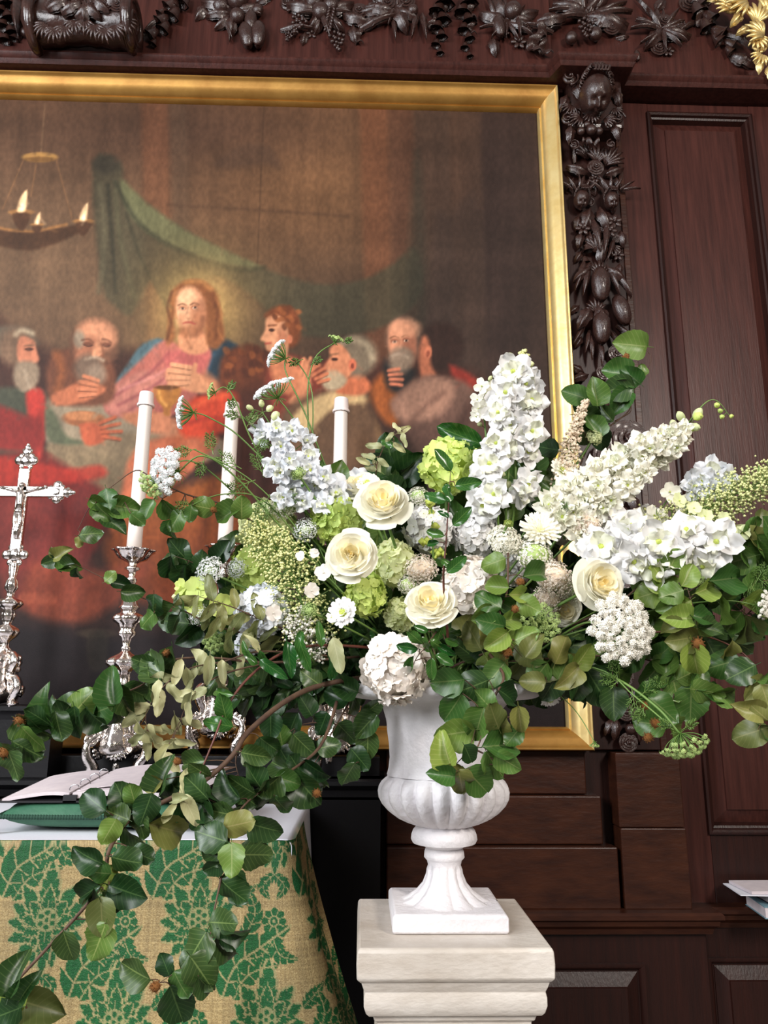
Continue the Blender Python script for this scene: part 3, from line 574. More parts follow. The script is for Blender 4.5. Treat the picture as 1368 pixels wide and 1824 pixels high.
sweep(g_, [(-2.4, 3.19), (xr, 3.19), (xr, 3.345)], [(-.3, 1.556), (0, 1.556), (.01, 1.552), (.01, 1.535), (0, 1.528), (-.01, 1.515), (-.02, 1.50), (-.02, 1.281)]); g_.build('plinth_block', 'blackpaint', pb, sharp=30)

# ------------------------------------------------------------------ altar with linen and damask frontal
TZ = 1.190; TX = -0.205
al = thing('altar_table', 'long altar table hidden beneath white linen and green and gold cloth', 'altar', (-1.2, 2.8, 0))
g_ = MB(); g_.box((-3.0, 2.40, TZ-.05), (TX, 3.17, TZ)); g_.build('table_top', 'oak_side', al, smooth=False, bevel=.01)
g_ = MB(); g_.box((-3.0, 2.50, 0.0), (TX-.12, 3.05, TZ-.05)); g_.build('table_body', 'oak_side', al, smooth=False)
def noise2(x, y, k=0): return noise.noise(Vector((x, y, k)))
# linen: over the top, down the right end
ny, ns = 50, 70; rows = []
for i in range(ny+1):
    y = 2.385+(3.165-2.385)*i/ny; row = []
    for j in range(ns+1):
        s = j/ns
        if s < .62: x = -2.7+(TX-.012+2.7)*(s/.62); z = TZ+.004+.004*noise2(x*3, y*4, 1)+.003*noise2(x*11, y*9, 4); row.append((x, y, z))
        elif s < .72: a = (s-.62)/.10*PI/2; row.append((TX-.012+.022*math.sin(a), y, TZ+.005-.022*(1-math.cos(a))))
        else:
            d = (s-.72)/.28*.50; row.append((TX+.010+.008*math.sin(y*26)*min(1, d*5)+d*.045, y+.01*noise2(y*3, d*4, 2), TZ-.017-d))
    rows.append(row)
g_ = MB(); g_.grid(rows); ln = g_.build('linen_cloth', 'linen'); tag(ln, 'white linen cloth over the altar, hanging down its right end', 'tablecloth')
sm = ln.modifiers.new('solid', 'SOLIDIFY'); sm.thickness = .002; sm.offset = -1
# frontal
SP = 2.2
def frontal_pos(s, t):
    """s arclength from the corner (negative = front), t drop"""
    fl = .17*(t/.5)**1.35 if t > 0 else 0
    R = .045
    if s < 0: x = TX-.03+s; y = 2.375; nx, nyy = 0, -1; k = math.exp(s*12)
    elif s < R*PI/2: a = s/R; x = TX-.03+R*math.sin(a); y = 2.375+R*(1-math.cos(a)); nx, nyy = math.sin(a), -math.cos(a); k = 1
    else: x = TX-.03+R; y = 2.375+R+(s-R*PI/2); nx, nyy = 1, 0; k = 1
    w = .004*math.sin(s*17+1)+.006*noise2(s*5, t*2, 3)
    fold = .012*math.sin((s-.02)*34)*min(1, t*3) if s > -.1 else 0
    off = .002+w*min(1, t*8)+fold+.02*t; side = max(0, nx)
    fx = fl*(side*.9+.1 if s >= 0 else k*.55*0.9*.2); z = TZ+.004-t
    return x+nx*off+fx*.78+ (0.0 if s < 0 else 0), y+nyy*off-(.02*t), z
SS = np.concatenate([np.linspace(-2.2, -1.0, 190), np.linspace(-.995, -.02, 330), np.linspace(-.017, .09, 100), np.linspace(.094, .40, 60)]); TT = np.concatenate([np.linspace(0, .56, 190), np.linspace(.565, 1.15, 110)])
Vf = np.zeros((len(TT), len(SS), 3))
for i, t in enumerate(TT):
    for j, s in enumerate(SS):
        if t < .012 and s < 0: # roll over the table edge
            Vf[i, j] = frontal_pos(s, .0); Vf[i, j, 1] += (0.012-t)*1.0; continue
        Vf[i, j] = frontal_pos(s, t)
S_, T_ = np.meshgrid(SS, TT)
dS = np.concatenate([np.zeros((len(TT), 1)), np.cumsum(np.linalg.norm(np.diff(Vf, axis=1), axis=2), axis=1)], 1); ja = int(np.argmin(np.abs(SS+.35)))
S_ = np.where(SS[None] > -.35, dS-dS[:, ja:ja+1]-.35, S_)
GRN, GRN2, GLD, GLD2 = np.array([24, 88, 44.]), np.array([38, 110, 56.]), np.array([158, 134, 90.]), np.array([200, 176, 124.])
gmask = np.zeros(S_.shape); vein = np.zeros(S_.shape)
def petal2(cx, cy, ang, L, W, R, bend=0):
    """one pointed serrated lobe with a gold edge and rib"""
    dx, dy = math.sin(ang), -math.cos(ang); x = S_-cx; y = T_-cy; W_ = (np.abs(x) < L*1.2) & (np.abs(y) < L*1.2)
    if not W_.any(): return
    l = (x[W_]*dx+y[W_]*dy)/L; w = (x[W_]*dy*-1+y[W_]*dx)/L-bend*l*l; ok = (l > 0) & (l < 1); lc_ = np.clip(l, 0, 1)
    lim = W*np.sin(PI*lc_**.75)**.8*(.80+.24*np.mod(lc_*5.5+.2, 1))+.004; m = ok & (np.abs(w) < lim); e = ok & (np.abs(w) < lim+.05) & ~m
    v = m & (np.abs(w) < .018) & (l > .12) & (l < .62)
    v |= m & (np.abs(np.mod(l*5.5-np.abs(w)*4, 1)-.5) < .05) & (np.abs(w) > lim*.45)
    g = gmask[W_]; q = vein[W_]; g[e] = 1; q[e] = 1; g[m] = 1; q[m] = 0; q[v] = .8; gmask[W_] = g; vein[W_] = q
def palmette(cx, cy, R):
    for sg in (1, -1):
        for a, L, W in ((2.75, 1.1, .20), (2.25, 1.05, .24), (1.75, 1.12, .24), (1.3, 1.15, .24), (.9, 1.22, .24), (.48, 1.38, .22)): petal2(cx, cy+.02, sg*a, R*L, W, R, sg*.12)
    petal2(cx, cy+.02, PI, R*1.25, .16, R); petal2(cx, cy, 0, R*1.62, .19, R)
    for sg in (1, -1):
        for a, L, W in ((2.5, .72, .26), (1.9, .72, .28), (1.25, .74, .28), (.62, .80, .26)): petal2(cx, cy+.01, sg*a, R*L, W, R, sg*.1)
    petal2(cx, cy+.01, PI, R*.78, .26, R); petal2(cx, cy, 0, R*.9, .24, R)
    x = (S_-cx)/R; y = (T_-cy)/R; r = np.hypot(x, y); c = r < .33; vein[c] = .9; gmask[c] = 1
    for k in range(6): a = k*PI/3; vein[np.hypot(x-.2*math.sin(a), y+.2*math.cos(a)) < .075] = 0
    vein[r < .06] = 0
def rosette(cx, cy, R):
    x = (S_-cx)/R; y = (T_-cy)/R; r = np.hypot(x, y); th = np.arctan2(x, -y); m = r < .78+.2*np.abs(np.cos(th*4)); gmask[m] = 1
    vein[m & ((np.abs(r-.36) < .05) | ((r > .4) & (np.abs(np.mod(th*4/PI, 1)-.5)/4*PI*r < .035)))] = 1; vein[(r < .12)] = 1
def acanthus(pts, wd, seed):
    """curving serrated leaf along a spine"""
    sp_ = np.array([tuple(v)[:2] for v in smooth_path([(a, b, 0) for a, b in pts], 8)]); N = len(sp_)
    best = np.full(S_.shape, 9.); U = np.zeros(S_.shape); side = np.zeros(S_.shape)
    W_ = (S_ > sp_[:,0].min()-wd*2) & (S_ < sp_[:,0].max()+wd*2) & (T_ > sp_[:,1].min()-wd*2) & (T_ < sp_[:,1].max()+wd*2)
    if not W_.any(): return
    sx, ty = S_[W_], T_[W_]; b = best[W_]; u = U[W_]; sd = side[W_]
    for i in range(N-1):
        x1, y1 = sp_[i]; dx, dy = sp_[i+1]-sp_[i]; L = math.hypot(dx, dy)+1e-9; t = np.clip(((sx-x1)*dx+(ty-y1)*dy)/L/L, 0, 1)
        d = np.hypot(sx-x1-t*dx, ty-y1-t*dy); c = d < b; b = np.where(c, d, b); u = np.where(c, (i+t)/(N-1), u); sd = np.where(c, np.sign((sx-x1)*dy-(ty-y1)*dx), sd)
    width = wd*np.sin(np.clip(u, 0, 1)**.75*PI*.97+.05)
    ph = np.mod(u*6.0-b/wd*.55, 1); width = width*(.62+.42*ph**.6)
    m = b < width; v = (m & ((b < wd*.05) | (ph < .10)))
    g = gmask[W_]; g[m] = 1; gmask[W_] = g; q = vein[W_]; q[v] = 1; vein[W_] = q
PXW, PYW = .416, .50
s0 = P(85, 1640, 2.37).x-(TX-.03); t0 = TZ-P(85, 1640, 2.37).z
for a in range(-3, 5):
    for b in range(-1, 3):
        cx = s0+a*PXW; cy = t0+b*PYW; cx2 = cx+PXW/2; cy2 = cy+PYW/2
        palmette(cx, cy, .092); palmette(cx2, cy2, .092)
        for (qx, qy, sg) in ((cx, cy, 1), (cx2, cy2, 1)):
            acanthus([(qx-.13, qy-.055), (qx-.10, qy-.13), (qx-.03, qy-.175), (qx+.055, qy-.235)], .055, a)
            acanthus([(qx-.10, qy-.05), (qx-.055, qy-.11), (qx+.03, qy-.135)], .034, a)
            acanthus([(qx+.125, qy+.055), (qx+.16, qy-.01), (qx+.14, qy-.07)], .026, a); acanthus([(qx+.10, qy-.03), (qx+.16, qy-.09)], .022, a)
            rosette(qx+.215, qy+.005, .036); acanthus([(qx+.215, qy+.045), (qx+.24, qy+.09), (qx+.29, qy+.10)], .024, a); acanthus([(qx+.215, qy+.045), (qx+.19, qy+.09), (qx+.145, qy+.10)], .024, a)
            acanthus([(qx, qy+.135), (qx+.03, qy+.165), (qx+.01, qy+.20)], .018, a); acanthus([(qx, qy+.135), (qx-.03, qy+.165), (qx-.01, qy+.20)], .018, a)
rnd = np.random.rand(*S_.shape); rw = np.random.rand(S_.shape[0], 1)*.12+np.random.rand(1, S_.shape[1])*.12
gold = GLD+(GLD2-GLD)*(rnd[..., None]*.9); green = GRN+(GRN2-GRN)*(rnd[..., None]*.6)
cl = gold*(1-gmask[..., None])+green*gmask[..., None]; cl = cl+(GLD2*.93-cl)*vein[..., None]*.85; cl *= (.80+rw)[..., None]
me = grid_mesh('damask_frontal', Vf.reshape(-1, 3), len(TT), len(SS), 'damask', lin(np.clip(cl, 0, 255).reshape(-1, 3)))
fo = bpy.data.objects.new('damask_frontal', me); COL.objects.link(fo); tag(fo, 'green and gold damask cloth draped over the front of the altar', 'altar cloth')

# ------------------------------------------------------------------ green cushion with an open book
def pillow(cx, cy, cz, hx, hy, hz, n=22):
    top, bot = [], []
    for i in range(n+1):
        v = -1+2*i/n; a, b = [], []
        for j in range(n+1):
            u = -1+2*j/n; h = max(0, (1-u**4)*(1-v**4))**.55; px = u*(1-.06*v*v); py = v*(1-.06*u*u); wv = .006*noise2(u*4, v*4, 7)
            a.append((cx+hx*px, cy+hy*py, cz+hz*h*.9+wv*h)); b.append((cx+hx*px, cy+hy*py, cz-hz*h*.75))
        top.append(a); bot.append(b)
    return top, bot
cu = thing('green_cushion', 'green fringed cushion lying on the linen beneath the open book', 'cushion', (-.86, 2.66, TZ+.01))
g_ = MB(); CZ = TZ+.052; top, bot = pillow(-.80, 2.66, CZ, .30, .19, .056); g_.grid(top); g_.grid(bot, flip=True); g_.build('cover', 'cushion', cu)
edge = [top[0][j] for j in range(23)]+[top[i][22] for i in range(1, 23)]+[top[22][j] for j in range(21, -1, -1)]+[top[i][0] for i in range(21, -1, -1)]
g_ = MB(); g_.tube(edge, .0055, 6); 
for k in range(0, len(edge)-1):
    for f in (0, .33, .66):
        e = Vector(edge[k]).lerp(Vector(edge[k+1]), f); g_.ball(e, .0075, n=6, m=4)
g_.build('trim', 'cushion_trim', cu)
g_ = MB(); g_.tube([(-1.08, 2.48, CZ), (-1.11, 2.46, CZ-.004), (-1.14, 2.45, CZ-.022)], [.008, .012, .018], 8); g_.build('tassel', 'cushion_trim', cu)
bk = thing('open_book', 'open ring bound service book resting tilted on the green cushion', 'book', (-.8, 2.68, TZ+.11))
g_ = MB()
BX, BY = -1.0, 2.52      # spine near end
def page_surf(x0, x1, lift, h0, h1, yc0=2.50, yc1=2.86, n=14, sag=.02, tilt=.085):
    rows = []
    for i in range(5):
        f = i/4; row = []
        for j in range(n+1):
            u = j/n; x = x0+(x1-x0)*u; z = TZ+.118+f*tilt*.35+(h0*(1-u)+h1*u)+lift*math.sin(min(1, u*2.2)*PI/2)*(1-u)**.6
            row.append((x, yc0+(yc1-yc0)*f, z))
        rows.append(row)
    return rows
def slab(rows, th, name, m, parent):
    mb = MB(); low = [[(p[0], p[1], p[2]-th) for p in r] for r in rows]; up = x1 = rows
    mb.grid(rows); mb.grid(low, flip=True)
    R, C_ = len(rows), len(rows[0])
    mb.grid([[low[0][j] for j in range(C_)], [rows[0][j] for j in range(C_)]]); mb.grid([[rows[-1][j] for j in range(C_)], [low[-1][j] for j in range(C_)]])
    mb.grid([[rows[i][0] for i in range(R)], [low[i][0] for i in range(R)]]); mb.grid([[low[i][-1] for i in range(R)], [rows[i][-1] for i in range(R)]])
    return mb.build(name, m, parent, smooth=True, sharp=40)
pl_ = page_surf(-.885, -1.085, .012, .0, -.018); slab([r[::-1] for r in pl_], .010, 'page_block', 'paper', bk)
pr_ = page_surf(-.875, -.50, .016, .0, -.006); slab(pr_, .018, 'page_block', 'paper', bk)
pr2 = page_surf(-.870, -.47, .020, .004, .012, 2.52, 2.90); slab(pr2, .002, 'page', 'paper', bk)
g_ = MB(); g_.box((-1.10, 2.492, TZ+.093), (-.47, 2.88, TZ+.098)); g_.box((-.9, 2.492, TZ+.090), (-.86, 2.88, TZ+.112)); 
g_.v = [(v[0], v[1], v[2]+(v[1]-2.49)*.08-(.004 if v[0] < -1 else 0)) for v in g_.v]; g_.build('cover', 'bookcover', bk, smooth=False)
for yy in (2.53, 2.62, 2.71, 2.80):
    g_ = MB(); g_.tube([(-.88+.016*math.cos(a), yy, TZ+.122+(yy-2.5)*.085+.014*math.sin(a)) for a in np.linspace(0, 2*PI, 13)], .0016, 6, cap=False); g_.build('ring', 'steel', bk)

# ------------------------------------------------------------------ silver
def zpx(x, y, Yd): return P(x, y, Yd).z
def prof_px(lst, xr, Yd):
    out = []
    for y, hw in lst:
        p = P(xr, y, Yd); out.append((hw/ppm(p), p.z))
    return out[::-1]
def scroll(c, r0, r1, turns, a0, th, plane_x, n=26, wid=.006, sgn=1):
    """spiral strip of tube; plane_x: unit horizontal vector, spiral lies in plane_x/z"""
    c = Vector(c); px = Vector(plane_x); pts = []; rr = []
    for i in range(n+1):
        t = i/n; a = a0+sgn*t*turns*2*PI; r = r0+(r1-r0)*t; pts.append(c+px*(r*math.cos(a))+Vector((0, 0, r*math.sin(a)))); rr.append(th*(1-.45*t))
    return pts, rr
def candlestick(px, ybase, ypan, Yd, label, k=1.0):
    axis = P(px, ybase, Yd); x0, y0 = axis.x, Yd; t = thing('silver_candlestick', label, 'candlestick', (x0, Yd, axis.z), group='silver altar candlesticks')
    H = (P(px, ypan, Yd).z-axis.z); U = H/405.0      # one photo pixel of the left candlestick, in metres
    def z(y): return axis.z+(1385-y)*U
    def lob(n_, a_): return lambda i, a, zz: 1+a_*math.cos(n_*a)
    def part(name, lst, n=36, mod=None):
        mb = MB(); mb.lathe([(h*U, z(y)) for y, h in lst[::-1]], (x0, Yd, 0), n, mod); return mb.build(name, 'silver', t)
    part('drip_pan', [(984, 6), (987, 27), (981, 39), (979, 40), (980, 37), (988, 31), (996, 25), (1001, 12), (1004, 8)], 48, lambda i, a, zz: 1+.07*math.cos(9*a))
    part('shaft', [(1002, 8), (1009, 7), (1012, 13), (1015, 14), (1019, 7), (1030, 6), (1033, 10), (1036, 10), (1040, 8), (1056, 9), (1070, 12), (1082, 15), (1085, 18), (1088, 18), (1092, 13), (1098, 15)], 36, lob(6, .05))
    part('knop', [(1096, 14), (1101, 24), (1106, 27), (1112, 25), (1117, 17), (1128, 12), (1132, 15), (1137, 15), (1142, 9), (1157, 5), (1160, 8), (1163, 8), (1166, 6)], 40, lob(8, .09))
    part('lower_bowl', [(1164, 6), (1170, 11), (1178, 26), (1184, 33), (1188, 33), (1195, 26), (1200, 14), (1208, 11), (1224, 12), (1230, 16), (1236, 18), (1240, 12)], 48, lob(8, .08))
    # three-sided baluster base
    def tri(i, a, zz): return 1+.16*math.cos(3*(a+PI/2))+.03*math.cos(12*a)
    part('base_body', [(1238, 12), (1248, 24), (1256, 30), (1266, 27), (1280, 26), (1300, 29), (1320, 37), (1336, 43), (1346, 36), (1352, 8)], 48, tri)
    for q in range(3):
        an = -PI/2+PI/3+q*2*PI/3+.25; d = Vector((math.cos(an), math.sin(an), 0)); mb = MB()
        c = Vector((x0, Yd, 0))
        S = [(16, 1262), (30, 1258), (40, 1268), (36, 1284), (30, 1298), (34, 1312), (48, 1318), (58, 1330), (55, 1350), (46, 1362), (44, 1374), (52, 1384)]
        pts = smooth_path([c+d*(r*U)+Vector((0, 0, z(y))) for r, y in S], 4); mb.tube(pts, [U*(8.5+3*math.sin(i/len(pts)*9)) for i in range(len(pts))], 8)
        for (cr_, cy_, r_) in ((36, 1270, 11), (52, 1318, 14), (50, 1380, 9)):
            p_, r2 = scroll(c+d*(cr_*U)+Vector((0, 0, z(cy_))), r_*U, 1.5*U, 1.6, 2.0, 4.2*U, d); mb.tube(p_, r2, 7)
            mb.ball(c+d*(cr_*U)+Vector((0, 0, z(cy_))), 4.5*U, n=8, m=6)
        mb.ball(c+d*(48*U)+Vector((0, 0, z(1380))), 9*U, (1, 1, .5), 10, 6); mb.build('scroll_foot', 'silver', t)
        d2 = Vector((math.cos(an+PI/3), math.sin(an+PI/3), 0)); s2 = Vector((-d2.y, d2.x, 0)); mb = MB()
        for kk in range(7):    # shell ornament
            aa = -PI/2+(kk-3)*.42; b0 = c+d2*(33*U)+Vector((0, 0, z(1336))); e = b0+s2*(20*U*math.cos(aa))+Vector((0, 0, 20*U*math.sin(aa))); mb.tube([b0, b0.lerp(e, .6)+d2*6*U, e+d2*2*U], [3*U, 4.6*U, 3.4*U], 6)
        for kk in (-1, 1):
            p_, r2 = scroll(c+d2*(31*U)+s2*(kk*15*U)+Vector((0, 0, z(1318))), 8*U, 1*U, 1.4, 0, 3*U, s2*kk); mb.tube(p_, r2, 6)
        mb.ball(c+d2*(28*U)+Vector((0, 0, z(1275))), 7*U, (1, 1, 1), 8, 6)
        for kk in range(5):
            mb.ball(c+d2*(24*U)+s2*((kk-2)*5.5*U)+Vector((0, 0, z(1256+abs(kk-2)*3))), 3.6*U, n=7, m=5)
        mb.build('shell_ornament', 'silver', t)
    return t, U, z
c1, U1, z1 = candlestick(205, 1385, 981, 3.27, 'ornate silver candlestick at the left, behind the open book')
c2, U2, z2 = candlestick(380, 1345, 975, 3.41, 'ornate silver candlestick in the middle, half hidden by pale leaves')
c3, U3, z3 = candlestick(595, 1370, 976, 3.27, 'ornate silver candlestick just left of the white urn')
def candle(px, ytop, ybot, Yd, x0, zb, label):
    t = thing('altar_candle', label, 'candle', (x0, Yd, zb), group='white altar candles')
    zt = P(px, ytop, Yd).z; r = 12.3/ppm(P(px, 900, Yd)); mb = MB()
    mb.lathe([(0, zb-.01), (r*1.06, zb-.01), (r*1.04, zb+.1), (r*.98, zt-.07), (r*.98, zt-.05)], (x0, Yd, 0), 28); mb.build('wax_stick', 'wax', t)
    h = 26/ppm(P(px, ytop, Yd)); mb = MB(); mb.lathe([(r*1.0, zt-h), (r*1.28, zt-h), (r*1.30, zt-h*.86), (r*1.14, zt-h*.78), (r*1.05, zt-.004), (r*.98, zt), (r*.5, zt), (r*.42, zt-.01), (0, zt-.012)], (x0, Yd, 0), 28)
    mb.build('candle_cap', 'wax_cap', t, sharp=50)
for (px, yt, tt, zz, Yd, lb) in ((258, 700, c1, z1, 3.27, 'tall white candle on the leftmost silver candlestick'), (415, 718, c2, z2, 3.41, 'tall white candle on the middle candlestick, crossed by green stems'), (583, 710, c3, z3, 3.27, 'tall white candle rising behind the white delphiniums, nearest the urn')):
    candle(px, yt, 980, Yd, tt.matrix_world.translation.x, zz(986), lb)

# crucifix
Yc = 3.26; xc = P(26, 1000, Yc).x; cz = P(5, 1257, Yc).z
cx_ = thing('silver_crucifix', 'polished silver standing crucifix with lobed ends at the left edge', 'crucifix', (xc, Yc, cz))
pm_ = ppm(P(40, 1000, Yc)); U = 1/pm_
def zc(y): return P(30, y, Yc).z
zc = (lambda f: (lambda y: f(y)))(zc)
mb = MB()
def barx(z0, z1, hw, ht): mb.box((xc-hw, Yc-ht, z0), (xc+hw, Yc+ht, z1))
barx(zc(985), zc(835), 10*U, 5*U); zarm = zc(876)
mb.box((xc-76*U, Yc-5*U, zarm-10*U), (xc+76*U, Yc+5*U, zarm+10*U)); mb.build('cross_bars', 'silver', cx_, smooth=False, bevel=.004)
for (dx, dz) in ((0, 1), (1, 0), (-1, 0)):
    mb = MB(); d = Vector((dx, 0, dz)); s_ = Vector((dz, 0, dx)); c = Vector((xc, Yc, zarm))+d*((62 if dx else 58)*U)
    if dz: c = Vector((xc, Yc, zc(820)))
    for (a, b, r) in ((0, 0, 12), (0, 13, 9), (0, -13, 9), (16, 0, 9), (24, 0, 6), (30, 0, 3.4), (8, 9, 6), (8, -9, 6), (-12, 8, 5), (-12, -8, 5), (19, 6, 4), (19, -6, 4)):
        mb.ball(c+d*(a*U)+s_*(b*U), r*U, (1, .55, 1), 12, 8)
    mb.build('trefoil_end', 'silver', cx_)
mb = MB()     # the small figure on the cross
zf = zarm
def pt(x, y): return Vector((xc+x*U, Yc-8*U, zf-y*U))
mb.tube([pt(0, -12), pt(0, -4)], [4*U, 4.6*U], 8); mb.ball(pt(1, -10), 5.5*U, (1, 1, 1.2), 10, 8)
mb.tube([pt(0, -3), pt(0, 8), pt(1, 24), pt(0, 36)], [5*U, 8*U, 6*U, 7*U], 10)
for sx in (-1, 1):
    mb.tube([pt(sx*5, 2), pt(sx*22, -3), pt(sx*40, -7)], [3.6*U, 2.8*U, 2*U], 7); mb.ball(pt(sx*43, -8), 3*U)
    mb.tube([pt(sx*3, 36), pt(sx*5, 56), pt(sx*2, 74), pt(sx*1.5, 88)], [5*U, 4.5*U, 3.4*U, 2.4*U], 8)
mb.ball(pt(0, 38), 9*U, (1, .7, .8)); mb.build('figure', 'silver', cx_)
def partc(name, lst, n=36, mod=None):
    mb = MB(); mb.lathe(prof_px([(y, h) for y, h in lst], 25, Yc), (xc, Yc, 0), n, mod); return mb.build(name, 'silver', cx_)
mb = MB(); c = Vector((xc, Yc, zc(988)))
for (a, b, r) in ((0, 0, 13), (0, 15, 9), (0, -15, 9), (-14, 8, 6), (-14, -8, 6), (-20, 0, 7), (13, 8, 6), (13, -8, 6)): mb.ball(c+Vector((b*U, 0, a*U)), r*U, (1, .6, 1), 12, 8)
mb.build('quatrefoil_knop', 'silver', cx_)
partc('stem', [(1004, 8), (1012, 9), (1030, 6), (1036, 10), (1048, 12), (1054, 7), (1062, 6), (1066, 10), (1070, 21), (1076, 24), (1082, 17), (1086, 10), (1095, 13), (1104, 10), (1112, 6), (1120, 20), (1126, 23), (1134, 18), (1142, 8), (1152, 7), (1158, 14), (1162, 12)], 40, lambda i, a, z_: 1+.06*math.cos(8*a))
partc('base_body', [(1158, 12), (1166, 24), (1180, 28), (1190, 22), (1210, 26), (1225, 34), (1240, 30), (1250, 18), (1254, 3)], 40, lambda i, a, z_: 1+.14*math.cos(3*(a+PI/2))+.03*math.cos(14*a))
for q in range(3):
    an = -PI/2+PI/3+q*2*PI/3-.15; d = Vector((math.cos(an), math.sin(an), 0)); mb = MB(); c = Vector((xc, Yc, 0))
    pts = smooth_path([c+d*(r*U)+Vector((0, 0, zc(y))) for r, y in ((14, 1166), (32, 1168), (40, 1180), (30, 1195), (32, 1208), (50, 1210), (58, 1225), (48, 1240), (42, 1248), (50, 1256))], 4); mb.tube(pts, 7*U, 8)
    for (r_, y_, k_) in ((36, 1178, 11), (46, 1222, 15)):
        p_, r2 = scroll(c+d*(r_*U)+Vector((0, 0, zc(y_))), k_*U, 1.5*U, 1.6, 2, 5*U, d); mb.tube(p_, r2, 7)
    mb.ball(c+d*(47*U)+Vector((0, 0, zc(1253))), 9*U, (1, 1, .5)); mb.build('scroll_foot', 'silver', cx_)
    d2 = Vector((math.cos(an+PI/3), math.sin(an+PI/3), 0)); s2 = Vector((-d2.y, d2.x, 0)); mb = MB()
    for kk in range(7):
        aa = -PI/2+(kk-3)*.42; b0 = c+d2*(30*U)+Vector((0, 0, zc(1222))); e = b0+s2*(18*U*math.cos(aa))+Vector((0, 0, 18*U*math.sin(aa))); mb.tube([b0, b0.lerp(e, .6)+d2*6*U, e+d2*2*U], [3*U, 4.6*U, 3.4*U], 6)
    for kk in range(9): mb.ball(c+d2*(26*U)+s2*((kk % 3-1)*9*U)+Vector((0, 0, zc(1172+(kk//3)*10))), 4.5*U, n=7, m=5)
    mb.build('shell_ornament', 'silver', cx_)

# ------------------------------------------------------------------ marble pedestal and urn
PZ = 1.095; PCX, PCY = 0.2005, 1.947
pe = thing('marble_pedestal', 'pale stained marble pedestal with a square cap and panelled shaft', 'pedestal', (PCX, PCY, 0))
def sq_lathe(prof, name, m, parent, bev=.0, nse=0, cx=PCX, cy=PCY):
    mb = MB(); rows = []
    for hw, z in prof: rows.append([(cx-hw, cy-hw, z), (cx+hw, cy-hw, z), (cx+hw, cy+hw, z), (cx-hw, cy+hw, z)])
    mb.grid(rows, closed_u=True); mb.f.append(tuple(range(len(mb.v)-4, len(mb.v)))); mb.f.append((3, 2, 1, 0))
    return mb.build(name, m, parent, smooth=True, sharp=25, bevel=bev)
sq_lathe([(.196, PZ-.066), (.2035, PZ-.058), (.2045, PZ-.030), (.203, PZ-.006), (.199, PZ)], 'cap_slab', 'marble', pe, .003)
sq_lathe([(.172, PZ-.135), (.178, PZ-.133), (.184, PZ-.126), (.1885, PZ-.112), (.1885, PZ-.096), (.186, PZ-.086), (.190, PZ-.078), (.194, PZ-.066)], 'cap_moulding', 'marble', pe, .0015)
sq_lathe([(.160, .30), (.160, PZ-.150), (.166, PZ-.146), (.168, PZ-.140), (.170, PZ-.135)], 'shaft', 'marble', pe, .002)
mb = MB(); mb.ball((PCX+.072, PCY-.1602, PZ-.178), .006, (1, .12, .8), 10, 6, M=Matrix.Rotation(.5, 3, 'Y')); mb.build('stain', 'husk', pe, label='small orange-brown stain on the shaft')
for (x0, x1) in ((-.105, .105),):
    mb = MB(); zt_ = PZ-.205
    rows = [[(PCX+x0+d, PCY-y, zt_-d), (PCX+x1-d, PCY-y, zt_-d)] for d, y in ((0, .1605), (0, .165), (.008, .167), (.016, .1655), (.02, .1605))]; mb.grid(rows)
    for sx in (-1, 1): mb.grid([[(PCX+sx*(x1-d), PCY-y, zt_-d), (PCX+sx*(x1-d), PCY-y, .42)] for d, y in ((0, .1605), (0, .165), (.008, .167), (.016, .1655), (.02, .1605))])
    mb.build('panel_moulding', 'marble', pe, sharp=30)
sq_lathe([(.21, 0), (.21, .14), (.20, .16), (.19, .17), (.185, .21), (.17, .25), (.162, .30)], 'foot', 'marble', pe, .003)

UX, UY = 0.2005, 1.960
ur = thing('white_urn', 'white fluted garden urn on the marble pedestal holding the flowers', 'urn', (UX, UY, PZ))
mb = MB(); h = .1275; rows = []
for hw, z in ((h-.004, PZ+.001), (h, PZ+.005), (h, PZ+.034), (h-.006, PZ+.041)): rows.append([(UX-hw, UY-hw, z), (UX+hw, UY-hw, z), (UX+hw, UY+hw, z), (UX-hw, UY+hw, z)])
mb.grid(rows, closed_u=True); mb.f.append(tuple(range(12, 16))); mb.f.append((3, 2, 1, 0)); mb.build('plinth', 'stone_white', ur, sharp=30, bevel=.004)
def upx(lst): 
    out = []
    for y, hw in lst:
        p = P(780, y, UY); out.append((hw/ppm(p), p.z))
    return out[::-1]
NF = 22
foot = [(1508, 32), (1516, 35), (1526, 36), (1532, 31), (1540, 29), (1556, 31), (1572, 37), (1586, 48), (1597, 62), (1606, 76), (1612, 86), (1617, 90), (1622, 92)]
fz = upx(foot); fz = [(r, max(z, PZ+.040)) for r, z in fz]
def fmod(i, a, z): return 1+(.055*abs(math.cos(a*NF/4)) if 1 <= i <= 7 else 0)-(.03 if 1 <= i <= 7 else 0)
fzz = [fz[0]]
for k in range(len(fz)-1):
    for s in (0.5, 1): fzz.append((fz[k][0]+(fz[k+1][0]-fz[k][0])*s, fz[k][1]+(fz[k+1][1]-fz[k][1])*s))
def fmod2(i, a, z):
    t = i/len(fzz); k = 1 if .08 < t < .62 else 0
    return 1+k*(.16*abs(math.cos(a*NF/4))**.8-.09)
mb = MB(); mb.lathe(fzz, (UX, UY, 0), 176, fmod2); mb.build('foot', 'stone_white', ur)
mb = MB(); mb.lathe(upx([(1466, 45), (1472, 50), (1478, 55), (1486, 58), (1494, 59), (1500, 56), (1503, 40), (1509, 33)]), (UX, UY, 0), 64); mb.build('collar', 'stone_white', ur, sharp=50)
bow = [(1378, 97), (1384, 101), (1391, 108), (1399, 112), (1408, 113.5), (1420, 112), (1432, 106), (1444, 96), (1455, 82), (1463, 66), (1469, 50), (1473, 40)]
bz = upx(bow)
bzz = [bz[0]]
